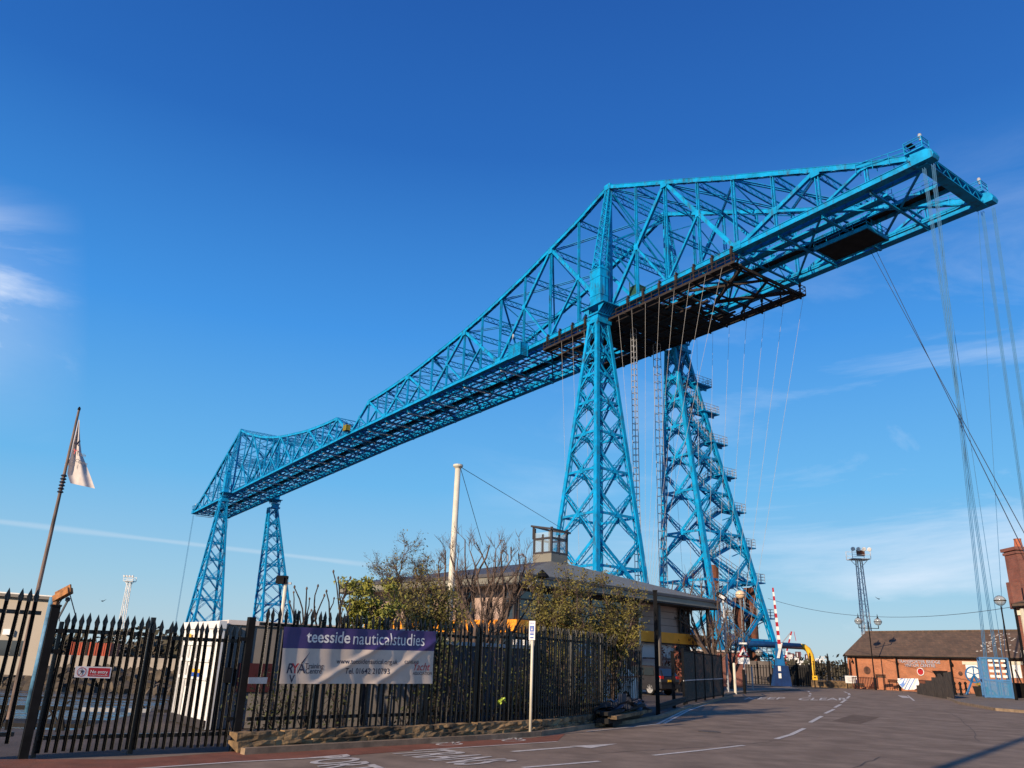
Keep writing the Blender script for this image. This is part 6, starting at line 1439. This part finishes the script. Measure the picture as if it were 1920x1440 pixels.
# bollards with chains
bo = None
for i, (u, v) in enumerate(((1792, 1303), (1803, 1304), (1813, 1302), (1820, 1298))):
    p = G(u, v, .1); lab = ('leftmost', 'second', 'third', 'rightmost')[i]+' of the four black chained bollards by the visitor centre'; b = thing('bollard', lab, 'bollard', (p.x, p.y, .1), 0, 'chained black bollards')
    part('shaft', MB().lathe((0, 0, 0), [(.14, 0), (.14, .15), (.09, .2), (.09, .85), (.13, .9), (.13, 1.0), (.03, 1.12)], 10), BLACK, b, **BL)
ch = MB(); pp = [G(u, v, .1)+Vector((0, 0, .75)) for u, v in ((1792, 1303), (1803, 1304), (1813, 1302), (1820, 1298))]
for a, b_ in zip(pp, pp[1:]): ch.tube([a.lerp(b_, f)+Vector((0, 0, -.35*(1-(2*f-1)**2))) for f in (0, .17, .33, .5, .67, .83, 1)], .025, 5, cap=False)
solo('chain', ch, BLACK, 'black chains looped between the four bollards', 'chain', pp[0])
# anchorage cage (end of the anchor cables)
cgp = G(1872, 1308, .1); cz = .1; YC = 68.0; c0 = P(1847, 1300, YC); c1_ = P(1884, 1303, YC-.6)
agc = thing('anchorage_cage', 'bright blue steel mesh cage where the bridge anchor cables reach the pavement', 'cage', (c0.x, c0.y, cz), math.atan2(c1_.y-c0.y, c1_.x-c0.x)); wx, wy, hz_ = 1.95, 2.2, 3.05
m = MB()
for x in (0, wx):
    for y in (0, wy): m.box((x, y, hz_/2), (.14, .14, hz_))
for z in (.08, 1.35, hz_):
    for y in (0, wy): m.bar((0, y, z), (wx, y, z), .12, .12)
    for x in (0, wx): m.bar((x, 0, z), (x, wy, z), .12, .12)
for x in (.45, .95, 1.35): m.box((x, 0, hz_/2), (.09, .09, hz_))
for y in (.75, 1.45): m.box((wx, y, hz_/2), (.08, .08, hz_))
m.bar((0, -.02, 1.4), (wx, -.02, 1.15), .07, .1); part('frame', m, BLUE2, agc, **BL)
AM = bpy.data.materials.new('blue_mesh_panel'); AM.use_nodes = True; nb = AM.node_tree.nodes['Principled BSDF']; nb.inputs['Base Color'].default_value = (.02, .20, .42, 1); nb.inputs['Alpha'].default_value = .6; nb.inputs['Roughness'].default_value = .6
part('mesh_side', MB().box((wx, wy/2, hz_/2), (.02, wy, hz_)), AM, agc, **BL); part('mesh_side', MB().box((.22, 0, hz_*.5), (.44, .02, hz_)), AM, agc, **BL); part('mesh_side', MB().box((1.65, 0, .7), (.6, .02, 1.3)), AM, agc, **BL); part('mesh_side', MB().box((.9, 0, .7), (.9, .02, 1.3)), AM, agc, **BL)
for x in (.25, .72, 1.15, 1.62):
    for z in (1.65, 2.05, 2.5, 2.85): part('white_panel', MB().box((x, .06, z), (.3, .02, .16 if z > 2.7 else .2)), WHITE, agc, **BL)
part('roof_mesh', MB().box((wx/2, wy/2, hz_+.03), (wx, wy, .02)), AM, agc, **BL)
for x in (.35, .5, 1.1, 1.25): part('inner_rod', MB().bar((x, .9, 0), (x, .9, 3.0), .07, .07), ABLUE, agc, **BL)
# blue sheave wheel on an A-frame, planter with flowers
q = G(1832, 1303, .1); wh = thing('winch_monument', 'bright blue old winch wheel on an A-frame left of the mesh cage', 'wheel', (q.x, q.y, .1), -.3); m = MB(); zc = 1.75
for i in range(20):
    a, b_ = 2*math.pi*i/20, 2*math.pi*(i+1)/20; m.bar((.68*math.cos(a), 0, zc+.68*math.sin(a)), (.68*math.cos(b_), 0, zc+.68*math.sin(b_)), .14, .12, (0, 1, 0))
for i in range(5): a = 2*math.pi*i/5+.3; m.bar((0, 0, zc), (.66*math.cos(a), 0, zc+.66*math.sin(a)), .1, .08, (0, 1, 0))
part('wheel', m, BLUE2, wh, **BL); m = MB()
for s in (-.14, .14): m.bar((0, s, zc), (-.85, s*2, 0), .1, .08); m.bar((0, s, zc), (.5, s*2, 0), .1, .08)
part('a_frame', m, BLUE2, wh, **BL)
q = G(1841, 1306, .1); pl = thing('flower_planter', 'dark square planter with yellow and red flowers in front of the blue cage', 'planter', (q.x, q.y, .1)); part('tub', MB().lathe((0, 0, 0), [(.45, 0), (.6, .75), (.62, .8), (.5, .8)], 8), DARKM, pl, **BL)
m = MB(); rnd = random.Random(2); leaves(m, [Vector((rnd.uniform(-.4, .4), rnd.uniform(-.4, .4), .9)) for _ in range(14)], rnd, 6, .08, .07); part('foliage', m, LEAFY, pl, **BL)
m = MB(); leaves(m, [Vector((rnd.uniform(-.4, .4), -.3, .95)) for _ in range(8)], rnd, 4, .05, .05); part('flowers', m, YEL, pl, **BL)
q = G(1922, 1309, .1); pl = thing('black_planter', 'large square black planter at the right edge by the brick house', 'planter', (q.x, q.y, .1)); part('tub', MB().prism([(-.6, -.5, 0), (.6, -.5, 0), (.6, .5, 0), (-.6, .5, 0)], (0, 0, 1.15)).box((0, 0, 1.12), (1.32, 1.12, .12)), BLACK, pl, **BL); part('bare_stem', MB().tube([(-.2, -.2, 1.1), (-.3, -.1, 1.7), (-.45, 0, 2.25)], .06, 6), BARKD, pl, **BL)
# globe lamps
def globe_lamp(name, label, u, vt, vb, Y, heads=1, r=.38, mt=BLACK, glow=False, group='globe street lamps'):
    t_ = P(u, vt, Y); g = G(u, vb); b = Vector((t_.x, Y, 0)); l = thing(name, label, 'street lamp', b, 0, group); z = t_.z
    part('pole', MB().tube([b, (b.x, b.y, 1.2), (b.x, b.y, 1.25), (b.x, b.y, z-(r if heads == 1 else 0))], [.11, .10, .065, .05], 10), mt, l); 
    cs = [(b.x, z)] if heads == 1 else [(b.x-1.05, z+.1), (b.x+1.05, z+.1)]
    if heads == 2: part('cross_arm', MB().bar((b.x-1.05, Y, z-.6), (b.x+1.05, Y, z-.6), .07, .07).bar((b.x-1.05, Y, z-.6), (b.x-1.05, Y, z-.3), .07, .07).bar((b.x+1.05, Y, z-.6), (b.x+1.05, Y, z-.3), .07, .07).bar((b.x, Y, z-.7), (b.x, Y, z+.1), .05, .05), mt, l)
    for x, zz in cs:
        gl = MB().lathe((x, Y, zz), [(r*math.cos(a), r*math.sin(a)*.88) for a in [(-80+160*i/9)*math.pi/180 for i in range(10)]], 16); g_ = part('globe', gl, GLOBEW if glow else GLOBE, l, smooth=True)
        part('globe_band', MB().lathe((x, Y, zz), [(r*1.0, -.03), (r*1.06, -.03), (r*1.06, .03), (r*1.0, .03)], 16), mt, g_)
        for k in range(4):
            a0 = k*math.pi/4; part('globe_rib', MB().tube([(x+r*1.02*math.cos(a)*math.cos(a0), Y+r*1.02*math.cos(a)*math.sin(a0), zz+r*.9*math.sin(a)) for a in [-1.5+3*i/10 for i in range(11)]], .018, 4), mt, g_)
        if heads == 2: part('finial', MB().lathe((x, Y, zz+r*.8), [(.16, 0), (.07, .12), (.01, .5)], 8), mt, g_)
    return l
GLOBE = bpy.data.materials.new('clear_globe'); GLOBE.use_nodes = True; nb = GLOBE.node_tree.nodes['Principled BSDF']; nb.inputs['Base Color'].default_value = (.45, .44, .43, 1); nb.inputs['Alpha'].default_value = .5; nb.inputs['Roughness'].default_value = .08
GLOBEW = mat('warm_opal_globe', (.80, .55, .33), .15, 0, .03, 1)
globe_lamp('street_lamp', 'tall black street lamp with one ribbed globe beside the blue mesh cage', 1875, 1126, 1310, 63, 1, .42)
globe_lamp('street_lamp', 'black street lamp with two pointed globes in front of the visitor centre', 1628, 1167, 1292, 88, 2, .40)
globe_lamp('street_lamp', 'street lamp with a warm glowing-looking opal globe against the rusty piles', 1388, 1115, 1290, 74, 1, .44, mat('lamp_grey', (.20, .19, .18), .6), True)
globe_lamp('street_lamp', 'street lamp with a smaller globe just left of the warm globe one', 1367, 1149, 1290, 84, 1, .38, BLACK)
globe_lamp('street_lamp', 'street lamp with two clear globes low in front of the dark tower foot', 1441, 1226, 1289, 92, 2, .42, BLACK)
# the floodlight pole in front of the right tower
t_ = P(1351, 1120, 62); fl = thing('floodlight_pole', 'slim pole with one box floodlight beside the leafless tree', 'lamp post', (t_.x+.2, 62, 0)); part('pole', MB().tube([(t_.x+.2, 62, 0), (t_.x+.2, 62, t_.z)], .09, 8), GALV, fl); part('lamp_head', MB().box((t_.x, 61.8, t_.z+.05), (.75, .4, .35), Matrix.Rotation(.5, 3, 'Y')), BLACK, fl)
part('lens', MB().box((t_.x, 61.58, t_.z), (.5, .03, .22), Matrix.Rotation(.5, 3, 'Y')), WHITE, fl)
# steep-bank warning sign
q = G(1397, 1300); Ys = 60; q = Vector((P(1397, 1290, Ys).x, Ys, 0)); ws = thing('warning_sign', 'red-edged triangular quayside warning sign on a pole with a white plate below', 'road sign', q); zt_ = P(1397, 1211, Ys).z; zb__ = P(1397, 1231, Ys).z
part('pole', MB().tube([q, (q.x, q.y, zt_+.2)], .05, 8), GALV, ws); s = (zt_-zb__)
def tri(k, y, o=0): c = Vector((q.x, q.y-y, zb__+s*.33)); return [c+Vector((math.cos(a)*s*.67*k, 0, math.sin(a)*s*.67*k)) for a in (-math.pi/6*5, -math.pi/6, math.pi/2)]
part('red_triangle', MB().prism(tri(1.0, .09), (0, .01, 0)), SRED, ws); part('white_field', MB().prism(tri(.74, .10), (0, .005, 0)), WHITE, ws)
c = Vector((q.x, q.y-.11, zb__+s*.2)); part('car_and_water_symbol', MB().poly([c+Vector((a*s, 0, b_*s)) for a, b_ in ((-.26, -.1), (.26, -.1), (.26, -.04), (-.02, -.04), (.08, .1), (-.02, .24), (-.16, .12), (-.2, -.04), (-.26, -.04))]), BLACK, ws)
part('plate', MB().box((q.x, q.y-.1, zb__-.3), (.85, .02, .42)), WHITE, ws)
part('plate_marks', MB().box((q.x, q.y-.115, zb__-.25), (.6, .006, .05)).box((q.x, q.y-.115, zb__-.36), (.45, .006, .05)), GALV, ws)
part('top_lamp', MB().box((q.x, q.y-.15, zt_+.16), (.5, .3, .12)), WHITE, ws)
# white post, blank posts by the hedge
for u, vb, vt, Y, mt, r_, lab in ((1376, 1300, 1243, 56, CREAM, .09, 'plain cream post at the pavement edge beside the hedge'), (1365, 1300, 1275, 57, GALV, .05, 'short grey post with a white cap among the brown ivy'), (1394, 1300, 1255, 58, BLACK, .11, 'stout black cabinet-like post under the triangular warning sign'), (1409, 1300, 1250, 66, GALV, .07, 'bent grey handrail post right of the warning sign')):
    t_ = P(u, vt, Y); solo('post', MB().lathe((t_.x, Y, 0), [(r_, 0), (r_, t_.z-.05), (r_*.7, t_.z)], 10), mt, lab, 'post', (t_.x, Y, 0))
# raised barrier
q = P(1466, 1290, 91); q = Vector((q.x, 91, 0)); br = thing('raised_barrier', 'dark blue barrier cabinet with a raised red and white striped arm', 'barrier', q); z1 = P(1466, 1248, 91).z; z0_ = P(1466, 1206, 91).z
part('cabinet', MB().prism([(q.x-1.0, 90.6, 0), (q.x+1.0, 90.6, 0), (q.x+.75, 90.6, z1), (q.x-.55, 90.6, z1)], (0, .9, 0)), DBLUE, br); part('upper_housing', MB().prism([(q.x-.5, 90.7, z1), (q.x+.45, 90.7, z1), (q.x+.2, 90.7, z0_), (q.x-.25, 90.7, z0_)], (0, .6, 0)), BLUE2, br)
part('notice', MB().box((q.x-.25, 90.57, z1*.5), (.3, .02, .5)), WHITE, br); part('notice', MB().box((q.x-.25, 90.57, z1*.85), (.3, .02, .5)), WHITE, br)
b0, b1 = P(1462, 1216, 90.5), P(1449, 1102, 90.5); m1, m2_ = MB(), MB()
for i in range(14): (m1 if i % 2 == 0 else m2_).bar(b0.lerp(b1, i/14), b0.lerp(b1, (i+1)/14), lerp(.34, .16, i/14), .12, None, lerp(.34, .16, (i+1)/14))
part('arm_white_bands', m1, WHITE, br); part('arm_red_bands', m2_, SRED, br); m = MB()
for k in range(3): a, b_ = b0+Vector((-.35+.1*k, 0, -1.0)), b0+Vector((.1+.1*k, 0, .6)); m.bar(a, b_, .07, .07)
part('counterweight_links', m, WHITE, br)
# blue and yellow pipe arch (height barrier)
pa = thing('pipe_arch', 'thick blue pipe spanning the quay road with a curved yellow right leg', 'pipe', (P(1525, 1258, 97).x, 97, 0)); Y0_, Y1_ = 92, 97
pts = [P(1365, 1205, Y0_), P(1430, 1208, 94), P(1500, 1212, 96.5)]; part('blue_span', MB().tube(pts, .34, 14), DBLUE2 if 'DBLUE2' in globals() else mat('mid_blue_paint', (.008, .055, .17), .4, 0, .1, 2), pa, smooth=True)
e = pts[-1]; arc = [P(u, v, 97) for u, v in ((1500, 1212), (1508, 1213), (1515, 1218), (1520, 1228), (1523, 1240), (1524, 1258))]+[Vector((P(1524, 1258, 97).x, 97, 0))]; part('yellow_leg', MB().tube(arc, [.33, .33, .33, .33, .31, .28, .28], 14), YEL, pa, smooth=True)
# rusty mooring piles
for u, vt, vb, Y, r_, lab in ((1383, 1121, 1265, 112, .75, 'left rusty brown pile standing behind the warm globe lamp'), (1405, 1103, 1265, 114, .85, 'tallest rusty brown pile behind the tower stairs'), (1410, 1178, 1265, 116, .8, 'rusty orange pile low behind the tower cross braces'), (1337, 1060, 1265, 116, .75, 'dark rusty pile seen behind the leafless tree and tower leg')):
    t_ = P(u, vt, Y); solo('mooring_pile', MB().lathe((t_.x, Y, -3), [(r_, 0), (r_, t_.z+3), (r_*.85, t_.z+3), (r_*.85, t_.z+2.5)], 14), ORUST, lab, 'pile', (t_.x, Y, -3), group='rusty mooring piles')
# grass roofed or dark mound building behind the tree
q = P(1340, 1290, 80); mo = thing('dark_brick_wall', 'dark brick wall with pale coping behind the bare trees', 'wall', (q.x, 80, 0)); xa_, xb_ = P(1290, 1200, 80).x, P(1395, 1200, 80).x; zt_ = P(1340, 1222, 80).z
part('wall', MB().prism([(xa_, 80, 0), (xb_, 80, 0), (xb_, 80, zt_), (xa_, 80, zt_)], (0, .5, 0)), DBRK, mo); part('coping', MB().box(((xa_+xb_)/2, 80.2, zt_+.08), (xb_-xa_+.2, .8, .16)), LGT, mo)
# brick house at the right edge
hq = P(1893, 1130, 62); hx = hq.x; hz2 = hq.z; hs_ = thing('brick_house', 'dark red brick house with tall chimney at the right edge of the picture', 'house', (hx+3, 62, 0))
m = MB(); m.prism([(hx+.25, 62, 0), (hx+12, 60, 0), (hx+16, 72, 0), (hx+6.2, 71, 0)], (0, 0, hz2-.3)); part('wall', m, DBRK, hs_)
m = MB(); m.prism([(hx-.15, 61.5, hz2-.3), (hx+12, 59.5, hz2+.9), (hx+13, 66, hz2+3.6), (hx+6.4, 71.3, hz2+.6)], (0, 0, .18)); part('roof', m, SLATE, hs_)
part('eaves_board', MB().bar((hx-.1, 61.6, hz2-.25), (hx+6, 60.55, hz2+.62), .2, .3), BLACK, hs_); part('stone_band', MB().bar((hx+.2, 61.93, hz2-.75), (hx+6, 60.9, hz2-.5), .12, .35), CREAM, hs_)
cp_ = P(1899, 1030, 63); m = MB(); ct_ = P(1905, 1028, 63).z; cb_ = hz2-.2; m.box((cp_.x+1.0, 63.5, (ct_+cb_)/2), (1.9, 1.6, ct_-cb_)); m.box((cp_.x+1.0, 63.5, ct_-.05), (2.25, 1.95, .25)); m.box((cp_.x+1.0, 63.5, ct_-.35), (2.08, 1.78, .2)); chm = part('chimney', m, DBRK, hs_)
part('chimney_pot', MB().lathe((cp_.x+.7, 63.3, ct_), [(.32, 0), (.26, .6), (.26, .75), (.3, .8)], 12), mat('terracotta', (.45, .13, .06), .8), chm)
part('gable_parapet', MB().box((hx+.65, 62.2, hz2+.55), (.8, .5, 2.0)), DBRK, hs_)
wq = P(1909, 1175, 61.8); part('window', MB().box((hx+1.15, 61.78, wq.z-.1), (.8, .1, 2.6)), GLS, hs_); part('window_surround', MB().box((hx+.68, 61.76, wq.z-.1), (.22, .16, 2.9)).box((hx+1.15, 61.7, wq.z-1.6), (1.3, .3, .25)), CREAM, hs_)
wq = P(1912, 1225, 61.8); part('string_course', MB().bar((hx+.2, 61.93, wq.z), (hx+6, 60.9, wq.z), .14, .5), CREAM, hs_); part('downpipe', MB().bar((hx+.2, 61.8, 0), (hx+.2, 61.8, hz2-.4), .12, .12), BLACK, hs_)
part('dark_door', MB().box((hx+1.5, 61.7, 1.3), (1.1, .12, 2.6)), BLACK, hs_)
# overhead wire
a, b_ = P(1440, 1122, 95), P(1898, 1138, 62); m = MB(); m.tube([a.lerp(b_, f)+Vector((0, 0, -4*f*(1-f)*1.35)) for f in [i/20 for i in range(21)]], .025, 4, cap=False); solo('overhead_wire', m, DWIRE, 'sagging overhead wire from the right tower to the brick house', 'wire', a)
# far off harbour
def crane(name, label, Yc, foot, tip, back, r_, group='harbour cranes far away'):
    f_, t_, b_ = P(*foot, Yc), P(*tip, Yc), P(*back, Yc); c = thing(name, label, 'crane', (f_.x, Yc, 0), 0, group); m1, m2_ = MB(), MB()
    for i in range(8): (m1 if i % 2 else m2_).bar(f_.lerp(t_, i/8), f_.lerp(t_, (i+1)/8), r_, r_)
    part('jib_red_bands', m1, SRED, c); part('jib_white_bands', m2_, WHITE, c); part('back_boom', MB().bar(b_, t_, r_*.7, r_*.7), GALV, c); part('hook_line', MB().bar(t_+Vector((r_*2, 0, 0)), t_+Vector((r_*3, 0, -(t_.z-f_.z)*.3)), r_*.3, r_*.3), SRED, c)
    part('cab', MB().box((f_.x, Yc, f_.z-r_*1.5), (r_*5, r_*3, r_*4)).bar((f_.x-r_*2, Yc, 0), (f_.x-r_*1.5, Yc, f_.z), r_, r_).bar((f_.x+r_*2, Yc, 0), (f_.x+r_*1.5, Yc, f_.z), r_, r_), SRED, c); return c
crane('harbour_crane', 'red and white dockside crane right of the right tower foot, its jib raised', 520, (1470, 1243), (1484, 1184), (1459, 1215), .8)
crane('harbour_crane', 'smaller distant crane just above the jack-up legs', 640, (1492, 1242), (1499, 1222), (1487, 1236), .45)
for i, (u, vt) in enumerate(((1477, 1223), (1485, 1225), (1496, 1222), (1514, 1227))):
    t_ = P(u, vt, 600); m = MB(); m.bar((t_.x, 600, 0), (t_.x, 600, t_.z), 3.0 if i != 1 else 2.2, 3.0)
    o = thing('jack_up_leg', ('leftmost', 'second', 'third', 'rightmost')[i]+' of the dark red and white legs of the far jack-up vessel', 'platform leg', (t_.x, 600, 0), 0, 'legs of the far jack-up vessel'); part('leg', m, mat('far_dark_red', (.10, .035, .045), .8) if i == 0 else MATS['far_dark_red'], o); part('white_band', MB().box((t_.x-1.2, 598.4, t_.z*.6), (.6, .1, t_.z*.7)), WHITE, o)
t_ = P(1496, 1246, 598); vs_ = thing('work_vessel', 'low white and grey works and vessel hull under the jack-up legs', 'ship', (t_.x, 596, 0)); rnd = random.Random(8); part('hull', MB().box((t_.x, 596, 4), (34, 8, 5)), LMG, vs_)
for i in range(8): part('deckhouse', MB().box((t_.x-14+i*4, 595, 7+rnd.uniform(0, 3)), (rnd.uniform(1.5, 3.5), 4, rnd.uniform(2, 7))), WHITE if i % 2 else LMG, vs_)
for u, vt, Yp in ((1542, 1231, 700), (1530, 1237, 760)):
    t_ = P(u, vt, Yp); py = thing('pylon', 'faint electricity pylon on the horizon, '+('right one' if u > 1535 else 'left one'), 'pylon', (t_.x, Yp, 0), 0, 'far electricity pylons'); m = MB(); h = t_.z
    for s in (-1, 1): m.bar((t_.x+s*3, Yp, 0), (t_.x+s*.4, Yp, h), .45, .45)
    for k in range(5): m.bar((t_.x-3+k*.5, Yp, h*k/5.), (t_.x+3-(k+1)*.5, Yp, h*(k+1)/5.), .3, .3)
    for f, w in ((.98, 3.5), (.84, 5), (.7, 4)): m.bar((t_.x-w, Yp, h*f), (t_.x+w, Yp, h*f), .4, .4)
    part('lattice', m, LMG, py)
# telegraph pole standing behind the viewer on the left: its shadow crosses the road, bottom right
tp_ = Vector((-6.5, -2.2, 0)); tg_ = thing('telegraph_pole', 'tall wooden telegraph pole on the near kerb, out of the picture', 'pole', tp_); part('pole', MB().tube([tp_, tp_+Vector((0, 0, 15.5))], .16, 10, r2=.12), BARK, tg_)
bd_ = MB()
for u, v, Yb in ((1648, 1123, 60), (192, 1127, 60)):
    p = P(u, v, Yb); b = MB(); b.poly([p, p+Vector((.3, 0, .16)), p+Vector((.05, .1, 0))]); b.poly([p, p+Vector((-.3, 0, .16)), p+Vector((-.05, .1, 0))]); b.lathe(p, [(.01, -.12), (.05, 0), (.01, .12)], 6, (.3, 1, 0))
    solo('bird', b, DWIRE, 'tiny dark bird in the sky '+('right of the tower above the wire' if u > 900 else 'left of the far tower above the gate'), 'bird', p)
